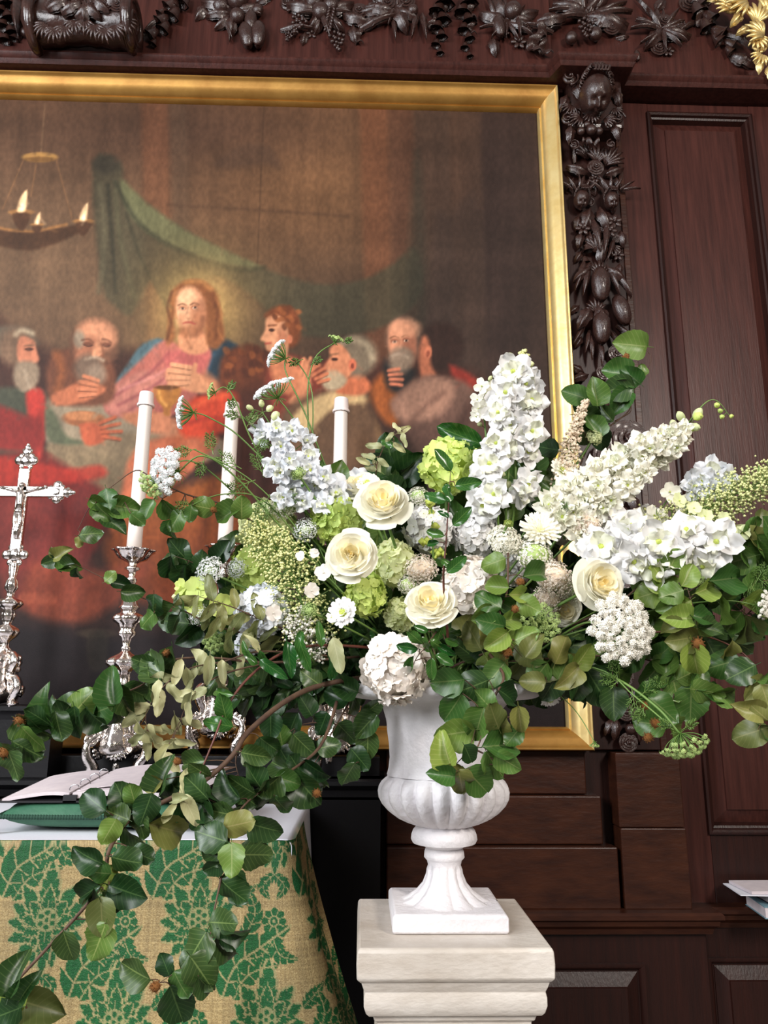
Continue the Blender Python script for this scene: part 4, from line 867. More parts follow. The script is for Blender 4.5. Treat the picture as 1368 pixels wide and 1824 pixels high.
for k in range(len(bz)-1):
    for s in (.34, .67, 1): bzz.append((bz[k][0]+(bz[k+1][0]-bz[k][0])*s, bz[k][1]+(bz[k+1][1]-bz[k][1])*s))
def bmod(i, a, z):
    t = i/(len(bzz)-1); env = math.sin(min(1, max(0, (t-.02)/.90))*PI)**.45 if t < .92 else 0
    return 1+env*(.135*abs(math.cos(a*NF/2))**.75-.10)
mb = MB(); mb.lathe(bzz, (UX, UY, 0), 264, bmod); mb.build('gadrooned_bowl', 'stone_white', ur)
nk = upx([(1243, 150), (1247, 128), (1253, 114), (1262, 106), (1280, 101), (1300, 98), (1325, 95), (1350, 94), (1368, 96), (1380, 99)])
def nmod(i, a, z): return 1+.03*abs(math.cos(a*NF/4))*(1 if i < 9 else .2)+.004*noise2(math.cos(a)*3, math.sin(a)*3+z*9)
nkk = [nk[0]]
for k in range(len(nk)-1):
    for s in (.5, 1): nkk.append((nk[k][0]+(nk[k+1][0]-nk[k][0])*s, nk[k][1]+(nk[k+1][1]-nk[k][1])*s))
mb = MB(); mb.lathe(nkk, (UX, UY, 0), 132, nmod); mb.build('neck', 'stone_white', ur)
rm = upx([(1205, 60), (1222, 100), (1221, 140), (1219, 162), (1221, 172), (1228, 176), (1236, 173), (1242, 164), (1245, 150), (1247, 128)])
mb = MB(); mb.lathe(rm[:-1]+[(rm[-1][0], rm[-1][1]-.01)], (UX, UY, 0), 132, lambda i, a, z: 1+(.012*math.cos(a*NF) if 2 < i < 8 else 0)); mb.build('rolled_rim', 'stone_white', ur)

# ------------------------------------------------------------------ papers and books on the ledge at the right
def flat_item(name, label, cat, x0, x1, y0, y1, z0, z1, m, rot, group=None, pages=None):
    t = thing(name, label, cat, ((x0+x1)/2, (y0+y1)/2, z0)); c = Vector(((x0+x1)/2, (y0+y1)/2, 0)); R = Matrix.Translation(c) @ Matrix.Rotation(rot, 4, 'Z') @ Matrix.Translation(-c)
    if pages:
        e = .004; mb = MB(); mb.box((x0+e, y0+e, z0+.003), (x1-e, y1-e, z1-.003), R); mb.build('page_block', 'paper', t, smooth=False)
        mb = MB(); mb.box((x0, y0, z0), (x1, y1, z0+.003), R); mb.box((x0, y0, z1-.003), (x1, y1, z1), R); mb.box((x1-.004, y0, z0), (x1, y1, z1), R); mb.build('cover', m, t, smooth=False)
    else: mb = MB(); mb.box((x0, y0, z0), (x1, y1, z1), R); mb.build('sheet', m, t, smooth=False)
    return t
bx = P(1345, 1612, 3.44).x; zl = .743
flat_item('blue_book', 'pale blue booklet at the bottom of the pile on the right ledge', 'book', bx-.01, bx+.26, 3.30, 3.52, zl, zl+.045, 'bluebook', -.12, pages=1)
flat_item('dark_book', 'black book in the pile on the right ledge, above the blue booklet', 'book', bx+.02, bx+.27, 3.31, 3.53, zl+.046, zl+.082, 'darkbook', -.05, pages=1)
flat_item('loose_sheet', 'pale bluish paper sheet jutting from the pile on the right ledge, under the top sheets', 'paper', bx-.10, bx+.22, 3.31, 3.51, zl+.083, zl+.087, 'linen', -.10)
flat_item('loose_sheet', 'white printed sheets lying on top of the pile at the right edge', 'paper', bx-.065, bx+.26, 3.33, 3.52, zl+.088, zl+.100, 'paper', .02)
# ------------------------------------------------------------------ limewood style carving: shared ornament meshes (unit size, plane XY, facing +Z)
def leafgrid(L, Wd, nu, nv, shape, zf):
    rows, uvs = [], []
    for i in range(nv+1):
        v = i/nv; wv = shape(v)*Wd; r, q = [], []
        for j in range(nu+1):
            u = -1+2*j/nu; r.append((u*wv, v*L, zf(u, v))); q.append(((u+1)/2, v))
        rows.append(r); uvs.append(q)
    return rows, uvs
def c_mesh(name, fn, m='carved'):
    mb = MB(); fn(mb); return mb.mesh(name, m)
def f_leaf(mb):
    for s in (0, 1):
        rows, _ = leafgrid(1, .24, 6, 9, lambda v: max(.04, math.sin(PI*v**.8))**.8*(1+.14*math.cos(v*40)), lambda u, v: .10+.16*math.sin(v*PI)-.13*abs(u)+(.05 if abs(u) < .1 else 0)-s*.10)
        mb.grid(rows, flip=bool(s))
def f_blade(mb):
    for s in (0, 1):
        rows, _ = leafgrid(1, .12, 4, 8, lambda v: (1-v)**.6*(.5+.5*min(1, v*4)), lambda u, v: .12+.18*math.sin(v*2.6)-.08*abs(u)-s*.06)
        mb.grid(rows, flip=bool(s))
def f_acanthus(mb):
    for k in range(-3, 4):
        a = k*.30; L = 1-.09*abs(k)
        pts = [Vector((math.sin(a)*L*t*1.1, math.cos(a)*L*t, .10+.22*math.sin(t*2.4)-.02*abs(k))) for t in (0, .2, .4, .6, .8, 1)]
        mb.tube(pts, [.05, .075, .09, .09, .07, .03], 6)
def f_rose(mb):
    for lay in range(4):
        n = 6-lay; r = 1-.24*lay
        for k in range(n):
            a = 2*PI*k/n+lay*.5; rows = []
            for i in range(4):
                t = i/3; row = []
                for j in range(5):
                    u = (-1+j/2)*PI/n*1.25; rr = r*(.25+.75*t); row.append((rr*math.cos(a+u*(.5+.5*t)), rr*math.sin(a+u*(.5+.5*t)), .1+lay*.14+.18*math.sin(t*2.2)*(1-.4*abs(u))))
                rows.append(row)
            mb.grid(rows, flip=True)
    mb.ball((0, 0, .62), .2, n=8, m=6); mb.ball((0, 0, .1), .8, (1, 1, .35), 12, 6)
def f_daisy(mb):
    for k in range(6):
        a = k*PI/3; c = Vector((math.cos(a)*.55, math.sin(a)*.55, .14)); mb.ball(c, .42, (1, .62, .35), 8, 6, M=Matrix.Rotation(a, 3, 'Z'))
    mb.ball((0, 0, .3), .22, n=8, m=6)
def f_fruit(mb): mb.ball((0, 0, .5), 1, (1, 1.05, .9), 16, 12, fn=lambda d: 1-.16*math.exp(-((d.y-1)**2)*18)); mb.tube([(0, .85, .5), (.03, 1.2, .55)], .08, 5)
def f_pod(mb): mb.ball((0, -.2, .35), 1, (.5, 1, .45), 14, 18, fn=lambda d: 1+.07*math.sin(d.y*22)*math.cos(math.atan2(d.x, d.z)*6))
def f_husk(mb):
    for s in (0, .14):
        rows = []
        for t, r in ((0, .16), (.25, .34), (.55, .42), (.8, .50), (1, .66)):
            rows.append([Vector(((r-s)*math.cos(a)*(1+.12*math.cos(5*a)*t), -t+.2, .42+(r-s)*math.sin(a)*.8)) for a in np.linspace(0, 2*PI, 17)[:-1]])
        mb.grid(rows, closed_u=True, flip=(s == 0))
def f_berries(mb):
    k = 0
    for row, n in enumerate((4, 5, 4, 4, 3, 2, 1)):
        for j in range(n): mb.ball(((j-(n-1)/2)*.24+.03*((k*7) % 3), .5-row*.25, .25+.12*((k*5) % 3)), .145, n=8, m=6); k += 1
def f_wheat(mb):
    mb.tube([(0, 1, .3), (0, -1, .35)], .05, 5)
    for k in range(8):
        for s in (-1, 1): mb.ball((s*.13, .7-k*.22, .38), .16, (.55, 1, .6), 7, 5, M=Matrix.Rotation(s*.5, 3, 'Z'))
def f_ribbon(mb):
    rows = []
    for i in range(17):
        t = i/16; x = .25*math.sin(t*7); row = [(x-.28, .9-1.9*t, .3+.2*math.sin(t*14)), (x, .9-1.9*t+.05, .45+.2*math.sin(t*14+.8)), (x+.28, .9-1.9*t, .3+.2*math.sin(t*14+1.6))]; rows.append(row)
    mb.grid(rows, flip=True); mb.grid([[(p[0], p[1], p[2]-.08) for p in r] for r in rows])
def f_scroll(mb):
    p_, r_ = [], []
    for i in range(40):
        t = i/39; a = -PI/2+t*4.4*PI/1.6; r = 1-.86*t; p_.append((r*math.cos(a), r*math.sin(a), .3+.25*t)); r_.append(.15*(1-.4*t))
    mb.tube(p_, r_, 8); mb.ball((0, 0, .5), .18, n=8, m=6); mb.ball((0, 0, .05), .75, (1, 1, .35), 14, 6)
def f_head(mb):
    def hf(d):
        k = 1.0
        def g(x, y, z, s, a): return a*math.exp(-((d.x-x)**2+(d.y-y)**2+(d.z-z)**2)/(s*s))
        k0_ = k; k += g(0, -.12, 1.0, .12, .30)+g(0, .06, 1.0, .09, .12)+g(-.42, -.30, .85, .24, .12)+g(.42, -.30, .85, .24, .12)+g(0, .45, .9, .40, .06)
        k += g(-.28, .08, .95, .13, -.17)+g(.28, .08, .95, .13, -.17)+g(-.28, .08, .95, .075, .13)+g(.28, .08, .95, .075, .13)
        k += g(0, -.42, .92, .11, .12)+g(0, -.56, .84, .10, .11)+g(-.08, -.49, .88, .05, -.12)+g(.08, -.49, .88, .05, -.12)+g(0, -.80, .62, .16, .16)+g(-.3, .26, .92, .12, .08)+g(.3, .26, .92, .12, .08)
        return 1+(k-1)*1.35
    mb.ball((0, 0, .5), 1, (.80, 1.0, .88), 44, 40, M=Matrix.Identity(3), fn=lambda d: hf(Vector((d.x, d.y, d.z))))
def f_hair(mb):
    random.seed(3)
    for k in range(34):
        a = -.5+k/33*(PI+1.0); r = .86+.1*random.random(); lift = random.random()*.35
        c = Vector((math.cos(a)*.78*r, math.sin(a)*1.0*r, .42+lift*.6)); pts = [c+Vector((.13*math.cos(s)*(1-s/9), .13*math.sin(s)*(1-s/9), .04*s)) for s in np.linspace(0, 5, 9)]; mb.tube(pts, [.07]*5+[.06, .05, .04, .02], 6)
    for s in np.linspace(-.3, .3, 5): mb.tube([(s, .95, .5), (s*1.1+.1, .78, 1.1), (s+.02, .58, 1.28), (s-.08, .6, 1.3)], [.09, .08, .06, .03], 6)
CM = {n: c_mesh('carved_'+n, f) for n, f in dict(leaf=f_leaf, blade=f_blade, acanthus=f_acanthus, rose=f_rose, daisy=f_daisy, fruit=f_fruit, pod=f_pod, husk=f_husk, berries=f_berries, wheat=f_wheat, ribbon=f_ribbon, scroll=f_scroll, head=f_head, hair=f_hair).items()}
CG = {n: c_mesh('gilt_'+n, f, 'gilt_bright') for n, f in dict(acanthus=f_acanthus, scroll=f_scroll, leaf=f_leaf).items()}
NAMES = dict(leaf='leaf', blade='blade', acanthus='acanthus_leaf', rose='carved_rose', daisy='carved_flower', fruit='fruit', pod='seed_pod', husk='husk', berries='berry_cluster', wheat='wheat_ear', ribbon='ribbon', scroll='scroll', head='face', hair='hair')
WALLM = Matrix(((1, 0, 0), (0, 0, -1), (0, 1, 0))).to_4x4()
WALLM = Matrix(((1, 0, 0, 0), (0, 0, -1, 0), (0, 1, 0, 0), (0, 0, 0, 1)))
def carve(t, kind, px, py, r, ang=0, Yp=3.50, lift=0, meshes=CM, sx=1, tilt=0):
    if kind in ('head', 'hair') and not tilt: tilt = 48 if kind == 'head' else 28
    """r: size in photo pixels"""
    p = P(px, py, Yp-lift); s = r/ppm(p)
    M = Matrix.Translation(p-t.matrix_world.translation) @ WALLM @ Matrix.Rotation(math.radians(ang), 4, 'Z') @ Matrix.Rotation(math.radians(tilt), 4, 'X') @ Matrix.Diagonal((s*sx, s, s, 1))
    return inst(meshes[kind], NAMES[kind], t, M)
def swag(px, py, label, items, Yp=3.50, name='carved_swag', group=None, meshes=CM):
    t = thing(name, label, 'carving', P(px, py, Yp), group)
    kz = 1.25 if name == 'carved_swag' else 1.0
    for it in items: carve(t, it[0], it[1], it[2], it[3]*kz, it[4] if len(it) > 4 else 0, Yp, it[5] if len(it) > 5 else 0, meshes)
    return t
R_ = random.Random(5)
def spray(cx, cy, n, r, a0=0, a1=360, kinds=('leaf', 'blade'), rad=6):
    return [(R_.choice(kinds), cx+R_.uniform(-rad, rad), cy+R_.uniform(-rad, rad), r*R_.uniform(.8, 1.15), a0+(a1-a0)*(k+.5)/n-90+R_.uniform(-10, 10), R_.uniform(0, .02)) for k in range(n)]
def husks(x0, y0, x1, y1, n, r0, r1, dev=5):
    o = []; a = math.degrees(math.atan2(-(y1-y0), x1-x0))+90
    for k in range(n):
        f = k/(n-1); o.append(('husk', x0+(x1-x0)*f+dev*(-1)**k, y0+(y1-y0)*f, r0+(r1-r0)*f, a+8*(-1)**k, .01))
    return o
# pediment console at the top left
t = thing('carved_console', 'large carved scroll bracket above the gilt frame at the top left', 'carving', P(165, 92, 3.45))
mb = MB(); c0, c1_ = P(72, 45, 3.36), P(228, 45, 3.36); rr_ = 40/ppm(c0)
prof = [(c0.x+(c1_.x-c0.x)*f, rr_*(.9+.10*math.cos(f*2*PI))) for f in np.linspace(0, 1, 14)]
mb.grid([[(x, 3.36+r*math.cos(a)*(1+.05*math.sin(a*5)*math.sin(x*60)), c0.z+r*math.sin(a)*(1+.05*math.cos(x*70))) for a in np.linspace(0, 2*PI, 25)[:-1]] for x, r in prof], closed_u=True, flip=True)
mb.build('roll', 'carved', t)
for xx, nm in ((66, 'volute'), (235, 'volute')):
    pv = P(xx, 45, 3.34); mb = MB(); rv = 48/ppm(pv); p_, r2 = scroll(pv, rv, rv*.1, 2.2, -PI/2, rv*.16, Vector((0, -1, 0)), n=44); p_ = [q+Vector((.012, 0, 0)) for q in p_]; mb.tube(p_, r2, 8)
    mb.lathe([(0, -.02), (rv*1.0, -.02), (rv*1.06, 0), (rv*1.0, .02), (0, .02)], pv, 32, M=Matrix.Rotation(PI/2, 3, 'Y')); mb.build(nm, 'carved', t)
for k in range(9): carve(t, 'acanthus', 85+k*17, 44+8*math.sin(k*1.3), 32, 180+(k-4)*8, 3.26, .0, tilt=-15)
for (x, y, a) in ((85, 20, -60), (110, 26, -55), (135, 34, -50), (215, 12, 60), (195, 22, 55), (178, 32, 50), (150, 40, 0)): carve(t, 'leaf', x, y, 46, a, 3.245, .0)
for x in (95, 115, 140, 165, 190, 210): carve(t, 'rose', x, 6+R_.uniform(-6, 6), 15, 0, 3.25, .0)
swag(20, 70, 'carved drop of bell husks at the top left corner', husks(8, 5, 18, 68, 6, 20, 14)+[('blade', 32, 0, 70, 190), ('blade', 40, 20, 55, 200), ('fruit', 46, 62, 7), ('husk', 30, 66, 12, -10), ('leaf', 36, 40, 34, 185)])
swag(300, 80, 'carved diagonal drop of shell-like husks right of the scroll bracket', husks(330, 2, 285, 62, 6, 20, 15)+husks(312, 8, 272, 76, 5, 15, 10)+[('blade', 300, 30, 48, 140), ('blade', 280, 60, 30, 120)])
swag(415, 60, 'carved cluster of apples, corn cobs and leaves above the frame, left one', spray(415, 25, 12, 42, 90, 460)+[('fruit', 395, 18, 13), ('fruit', 425, 8, 15, 0, .02), ('fruit', 424, 34, 11, 0, .02), ('fruit', 460, 22, 8, 0, .02), ('pod', 440, 66, 22, 10, .01), ('pod', 462, 64, 22, 0, .01), ('pod', 448, 40, 18, 0, .02), ('blade', 402, 40, 36, 200), ('blade', 412, 44, 34, 180), ('daisy', 408, 6, 13), ('leaf', 372, 10, 34, 150), ('leaf', 455, 8, 30, -60), ('daisy', 378, 20, 10)])
swag(570, 60, 'carved cluster with berries and a wheat ear beside the light patch', spray(575, 25, 14, 44, 60, 420)+[('scroll', 512, 10, 13), ('fruit', 560, 10, 14, 0, .01), ('fruit', 572, 28, 13, 0, .02), ('fruit', 590, 16, 12, 0, .02), ('berries', 532, 48, 19, -15, .01), ('berries', 600, 78, 20, 10, .01), ('wheat', 588, 42, 24, -8, .03), ('berries', 516, 66, 12, -20, .01), ('leaf', 610, 30, 42, -110, .01), ('leaf', 628, 46, 34, 190), ('blade', 500, 56, 46, -90), ('rose', 640, 22, 13), ('leaf', 545, 58, 24, 170), ('daisy', 556, 60, 10), ('ribbon', 640, 66, 16)])
swag(700, 55, 'carved bunch of flowers and drooping leaves left of the husk drops', spray(700, 22, 12, 40, 60, 420)+[('rose', 690, 10, 15, 0, .02), ('rose', 722, 6, 14, 0, .02), ('daisy', 672, 10, 14), ('daisy', 706, 30, 12, 0, .01), ('blade', 700, 34, 42, 185), ('blade', 742, 30, 44, 170), ('blade', 752, 28, 48, 186), ('leaf', 670, 30, 34, 150), ('leaf', 718, 36, 26, 190), ('fruit', 735, 22, 8, 0, .02), ('blade', 640, 56, 60, -70)])
swag(778, 80, 'carved ribboned husk drop, the left of a pair', husks(786, 2, 780, 92, 7, 22, 9, 3)+[('ribbon', 792, 20, 20), ('ribbon', 772, 44, 16)])
swag(835, 85, 'carved ribboned husk drop, the right of a pair', husks(826, 2, 832, 98, 7, 21, 8, 3)+[('ribbon', 838, 20, 20), ('ribbon', 840, 50, 16)])
swag(915, 60, 'carved spray with a round fruit, pods and ribbon ends left of the pilaster', spray(905, 42, 13, 44, 60, 420)+[('fruit', 912, 26, 13, 0, .02), ('pod', 886, 50, 18, 10, .02), ('leaf', 955, 42, 44, -80, .02), ('blade', 884, 40, 40, 20), ('leaf', 876, 68, 32, 190, .01), ('blade', 920, 30, 40, 185, .02), ('ribbon', 955, 76, 26, -8, .01), ('ribbon', 966, 84, 20, 20, .01), ('rose', 935, 50, 11, 0, .01), ('daisy', 924, 76, 13, 0, .01), ('daisy', 896, 60, 10, 0, .02), ('blade', 985, 60, 46, 80)])
swag(1040, 40, 'carved flower basket spray with hanging berries above the pilaster', spray(1045, 30, 18, 58, -40, 220, ('blade', 'leaf', 'blade'))+[('daisy', 1075, 38, 17, 0, .03), ('daisy', 1062, 20, 13, 0, .02), ('berries', 1040, 54, 20, 0, .03), ('rose', 1088, 52, 12, 0, .02), ('fruit', 1016, 72, 9, 0, .02), ('fruit', 1058, 66, 10, 0, .02), ('leaf', 1096, 70, 20, -80), ('pod', 1070, 4, 20, -30), ('wheat', 1052, 8, 18, -20, .01)], Yp=3.53)
swag(1180, 65, 'carved garland spray of small flowers right of the pilaster', spray(1175, 58, 16, 42, 0, 360)+[('daisy', 1195, 46, 12, 0, .02), ('rose', 1182, 40, 12, 0, .02), ('rose', 1205, 52, 11, 0, .02), ('leaf', 1168, 22, 30, -30), ('blade', 1160, 30, 34, 40), ('berries', 1212, 44, 9, 30, .02), ('leaf', 1138, 96, 22, 140), ('pod', 1133, 100, 9, 10, .01), ('rose', 1172, 88, 12, 0, .01), ('daisy', 1190, 92, 10, 0, .01), ('blade', 1225, 50, 44, 110), ('blade', 1238, 40, 40, 130)], Yp=3.53)
swag(1270, 80, 'carved long curling drop of husks and cloth by the golden ornament', husks(1232, 4, 1262, 60, 5, 20, 18)+husks(1262, 60, 1320, 112, 6, 19, 8)+[('ribbon', 1245, 30, 24, 20, .01), ('leaf', 1300, 100, 40, -120, .01), ('blade', 1280, 60, 60, -130), ('rose', 1225, 10, 14), ('daisy', 1250, 8, 14, 0, .01)], Yp=3.53)
t = thing('gilded_ornament', 'bright gilded acanthus scroll ornament at the top right corner', 'ornament', P(1345, 60, 3.42))
for (k, x, y, r, a) in (('scroll', 1300, 12, 22, 90), ('acanthus', 1300, 20, 34, 60), ('acanthus', 1330, 10, 46, 100), ('acanthus', 1345, 45, 42, -10), ('acanthus', 1358, 70, 40, 60), ('acanthus', 1342, 70, 34, 200), ('leaf', 1322, 24, 36, 140), ('leaf', 1350, 100, 36, 180), ('acanthus', 1356, 100, 30, 150), ('scroll', 1350, 84, 15, 0), ('leaf', 1290, 0, 30, 90), ('acanthus', 1362, 30, 44, -30), ('leaf', 1366, 120, 30, 190), ('leaf', 1335, 50, 30, 120)): carve(t, k, x, y, r, a, 3.43, R_.uniform(0, .03), CG)
# carved drop on the pilaster
t = thing('carved_capital', 'carved cherub head capital with scrolls at the top of the pilaster', 'carving', P(1052, 250, 3.50)); Yq = 3.47
mb = MB(); a_, b_ = P(1012, 240, 3.5), P(1098, 118, 3.5); mb.box((a_.x, 3.44, a_.z), (b_.x, 3.56, b_.z)); mb.build('block', 'carved', t, smooth=False, bevel=.02)
carve(t, 'head', 1056, 166, 35, 0, 3.40, tilt=56); carve(t, 'hair', 1056, 160, 36, 0, 3.41, tilt=30)
for (k, x, y, r, a, l) in (('scroll', 1014, 140, 17, 0, .05), ('acanthus', 1038, 132, 26, 40, .04), ('acanthus', 1078, 130, 28, -50, .04), ('scroll', 1098, 130, 13, 180, .05), ('leaf', 1022, 150, 40, 200, .03), ('leaf', 1010, 170, 36, 160, .02), ('leaf', 1094, 160, 40, 190, .03), ('acanthus', 1018, 190, 26, 150, .03), ('scroll', 1026, 205, 12, 90, .03), ('acanthus', 1092, 195, 22, -150, .03), ('scroll', 1010, 214, 14, 0, .03), ('scroll', 1100, 212, 13, 90, .03),
    ('acanthus', 1035, 212, 26, 120, .04), ('acanthus', 1075, 214, 26, -120, .04), ('acanthus', 1052, 205, 26, 180, .04), ('fruit', 1034, 236, 7, 0, .06), ('fruit', 1052, 234, 9, 0, .07), ('fruit', 1066, 236, 7, 0, .06), ('fruit', 1045, 224, 6, 0, .06), ('leaf', 1016, 225, 36, 175, .03), ('leaf', 1092, 222, 34, 195, .03), ('scroll', 1022, 258, 10, 0, .02), ('ribbon', 1050, 254, 16, 90, .04), ('scroll', 1088, 258, 9, 180, .02)): carve(t, k, x, y, r, a, Yq, l)
def dropp(label, px, py, items): return swag(px, py, label, items, Yp=3.54, name='carved_drop')
dropp('carved shell and flower buds just below the cherub head capital', 1058, 290, [('acanthus', 1045, 285, 34, 15, .0), ('acanthus', 1078, 296, 40, -35, .01), ('acanthus', 1062, 292, 36, -5, .01), ('blade', 1024, 292, 40, 5), ('husk', 1026, 276, 14, 180), ('rose', 1060, 300, 15, 0, .04), ('leaf', 1046, 310, 40, 70, .03), ('leaf', 1022, 318, 26, 150, .02), ('leaf', 1078, 312, 36, -70, .02), ('leaf', 1096, 318, 24, 200, .02), ('blade', 1040, 316, 34, 160, .03), ('blade', 1070, 318, 34, 200, .03), ('daisy', 1006+54, 318, 12, 0, .03)])
t = dropp('pair of small carved faces crowned with leaves on the pilaster', 1062, 350, [('blade', 1034+dx, 338, 28, a, .03) for dx, a in ((-14, 60), (-8, 35), (0, 5), (8, -25), (14, -50))]+[('blade', 1086+dx, 338, 30, a, .03) for dx, a in ((-14, 60), (-6, 30), (2, 0), (10, -30), (18, -60), (24, -90))]+[('head', 1034, 354, 17, -4, .03), ('head', 1086, 356, 16, 8, .03), ('hair', 1035, 350, 18, 0, .025), ('hair', 1086, 352, 17, 0, .025), ('leaf', 1050, 372, 46, 165, .02), ('leaf', 1066, 372, 48, 200, .02), ('scroll', 1050, 360, 9, 0, .02), ('leaf', 1060, 350, 40, 0, .0)])
dropp('carved lilies and stems in the middle of the pilaster', 1066, 420, [('leaf', 1040, 380, 34, 200, .02), ('leaf', 1030, 385, 30, 170, .01), ('daisy', 1038, 408, 15, 0, .03), ('leaf', 1034, 415, 32, 170, .02), ('leaf', 1048, 414, 36, 190, .01), ('blade', 1056, 395, 66, 185, .02), ('daisy', 1094, 396, 16, 20, .03), ('daisy', 1086, 412, 15, 0, .04), ('leaf', 1104, 412, 32, 190, .02), ('leaf', 1094, 380, 26, 10, .01), ('blade', 1080, 405, 60, 170, .03), ('leaf', 1070, 430, 46, 176, .02), ('blade', 1092, 430, 46, 160, .02), ('husk', 1044, 440, 15, 10, .02), ('leaf', 1036, 448, 26, 150, .01), ('rose', 1098, 425, 9, 0, .02), ('acanthus', 1060, 405, 30, 180, -.01), ('acanthus', 1086, 440, 28, 200, -.01)])
dropp('carved scaly buds bound with leaves halfway down the pilaster', 1066, 510, [('acanthus', 1062, 452, 34, 10, .02), ('blade', 1040, 470, 62, 160, .03), ('blade', 1046, 476, 62, 168, .04), ('blade', 1050, 470, 66, 150, .01), ('blade', 1090, 480, 66, 205, .03), ('blade', 1084, 484, 62, 214, .02), ('blade', 1080, 476, 62, 196, .04), ('pod', 1066, 506, 34, 0, .04), ('leaf', 1052, 478, 42, 130, .06), ('leaf', 1080, 478, 42, 230, .06), ('acanthus', 1066, 492, 28, 0, .05), ('daisy', 1100, 455, 13, 0, .01), ('leaf', 1104, 470, 28, 170, .01), ('husk', 1040, 462, 13, 10, .01), ('leaf', 1032, 545, 28, 130, 0), ('pod', 1102, 552, 30, 15, .03)])
dropp('carved lower scaly bud with splayed blades on the pilaster', 1066, 600, [('pod', 1068, 582, 32, 0, .04), ('leaf', 1052, 548, 50, 150, .05), ('leaf', 1062, 545, 50, 200, .06), ('acanthus', 1062, 560, 30, 10, .04), ('blade', 1050, 590, 46, 165, .02), ('blade', 1040, 580, 48, 150, .01), ('blade', 1052, 600, 48, 178, .03), ('blade', 1086, 590, 46, 200, .02), ('blade', 1098, 580, 46, 220, .01), ('blade', 1068, 610, 52, 180, .02), ('rose', 1098, 630, 16, 0, .02), ('leaf', 1092, 645, 22, 150, .02), ('leaf', 1036, 600, 26, 150, .01)])
dropp('carved small bud, shell and blades behind the upper beech leaves', 1070, 690, [('rose', 1075, 664, 14, 0, .03), ('leaf', 1040, 665, 30, 60, .01), ('leaf', 1048, 668, 34, 110, .02), ('husk', 1074, 694, 16, 0, .02), ('husk', 1076, 716, 15, 0, .02), ('husk', 1078, 738, 16, 0, .02), ('blade', 1080, 760, 34, 60, .02), ('blade', 1090, 750, 34, 100, .01), ('blade', 1080, 745, 36, 150, .02), ('leaf', 1086, 740, 30, -50, .02), ('blade', 1100, 700, 40, 170, .01), ('acanthus', 1076, 770, 26, 180, .01), ('leaf', 1050, 690, 34, 160, .0)])
dropp('large carved rose low on the pilaster above the white delphinium', 1105, 805, [('rose', 1116, 786, 38, 0, .05), ('rose', 1082, 812, 28, 40, .03), ('leaf', 1095, 830, 36, 150, .02), ('leaf', 1120, 825, 40, 200, .02), ('daisy', 1080, 850, 16, 0, .02), ('rose', 1112, 860, 20, 0, .03), ('leaf', 1100, 870, 40, 170, .02), ('leaf', 1124, 880, 40, 190, .02), ('husk', 1110, 910, 20, 0, .02), ('rose', 1112, 945, 20, 0, .03), ('leaf', 1096, 960, 40, 160, .02), ('leaf', 1126, 960, 40, 200, .02), ('acanthus', 1112, 1000, 34, 180, .02), ('pod', 1112, 1050, 30, 0, .03), ('leaf', 1100, 1080, 40, 160, .02), ('leaf', 1126, 1090, 40, 200, .02)])
dropp('bottom end of the carved pilaster drop, dark roses over the ledge', 1110, 1290, [('rose', 1092, 1264, 15, 0, .03), ('rose', 1114, 1268, 16, 0, .03), ('leaf', 1092, 1280, 34, 150, .02), ('leaf', 1098, 1280, 38, 170, .03), ('rose', 1118, 1322, 17, 0, .03), ('daisy', 1140, 1300, 12, 0, .02), ('fruit', 1122, 1298, 10, 0, .03), ('fruit', 1134, 1284, 9, 0, .03), ('leaf', 1110, 1225, 38, 180, .02), ('rose', 1110, 1205, 18, 0, .03), ('leaf', 1130, 1290, 36, 190, .01), ('leaf', 1128, 1225, 34, 190, .02), ('husk', 1112, 1165, 20, 0, .02), ('leaf', 1098, 1130, 40, 170, .02), ('leaf', 1122, 1130, 40, 190, .02)])
# ------------------------------------------------------------------ plant prototypes (shared meshes)
def mesh2(name, parts):
    """parts [(MB, material)] merged into one mesh with material slots"""
    v, f, mi, uv = [], [], [], {}
    for k, (mb, m) in enumerate(parts):
        o = len(v); v += mb.v; f += [tuple(i+o for i in q) for q in mb.f]; mi += [k]*len(mb.f)
    me = bpy.data.meshes.new(name); me.from_pydata(v, [], f)
    for _, m in parts: me.materials.append(MATS[m])
    me.polygons.foreach_set('material_index', mi); me.polygons.foreach_set('use_smooth', [True]*len(f)); me.update(); return me
LEAF = {}
def mk_leaf(name, m, wd, pw, droop, fold, wav, curl, seed, point=.0):
    rnd = random.Random(seed); mb = MB(); tw = rnd.uniform(-.5, .5); ph = rnd.uniform(0, 6)
    nu, nv = 4, 12; rows, uvs = [], []
    for i in range(nv+1):
        v = i/nv; w = wd*(max(0, math.sin(PI*min(1, v*1.0)**pw))**.52)*(1-point*v)*(1+.035*math.cos(i*PI+seed)); r, q = [], []
        if i == 0: w = .012
        if i == nv: w = .006
        for j in range(nu+1):
            u = -1+2*j/nu; x = u*w; z = fold*abs(u)*w*2+wav*math.sin(v*9+ph+(1.7 if u > 0 else 0))*u*u-droop*v*v+curl*abs(u)**2*w
            a = tw*v; r.append((x*math.cos(a)-z*math.sin(a)*.2, v-.05*droop*v, z+x*math.sin(a))); q.append(((u+1)/2, v))
        rows.append(r); uvs.append(q)
    mb.grid(rows, uvs=uvs, flip=False); mb.tube([(0, -.16, .03), (0, 0, 0)], .012, 3, cap=False); return mb.mesh(name, m)
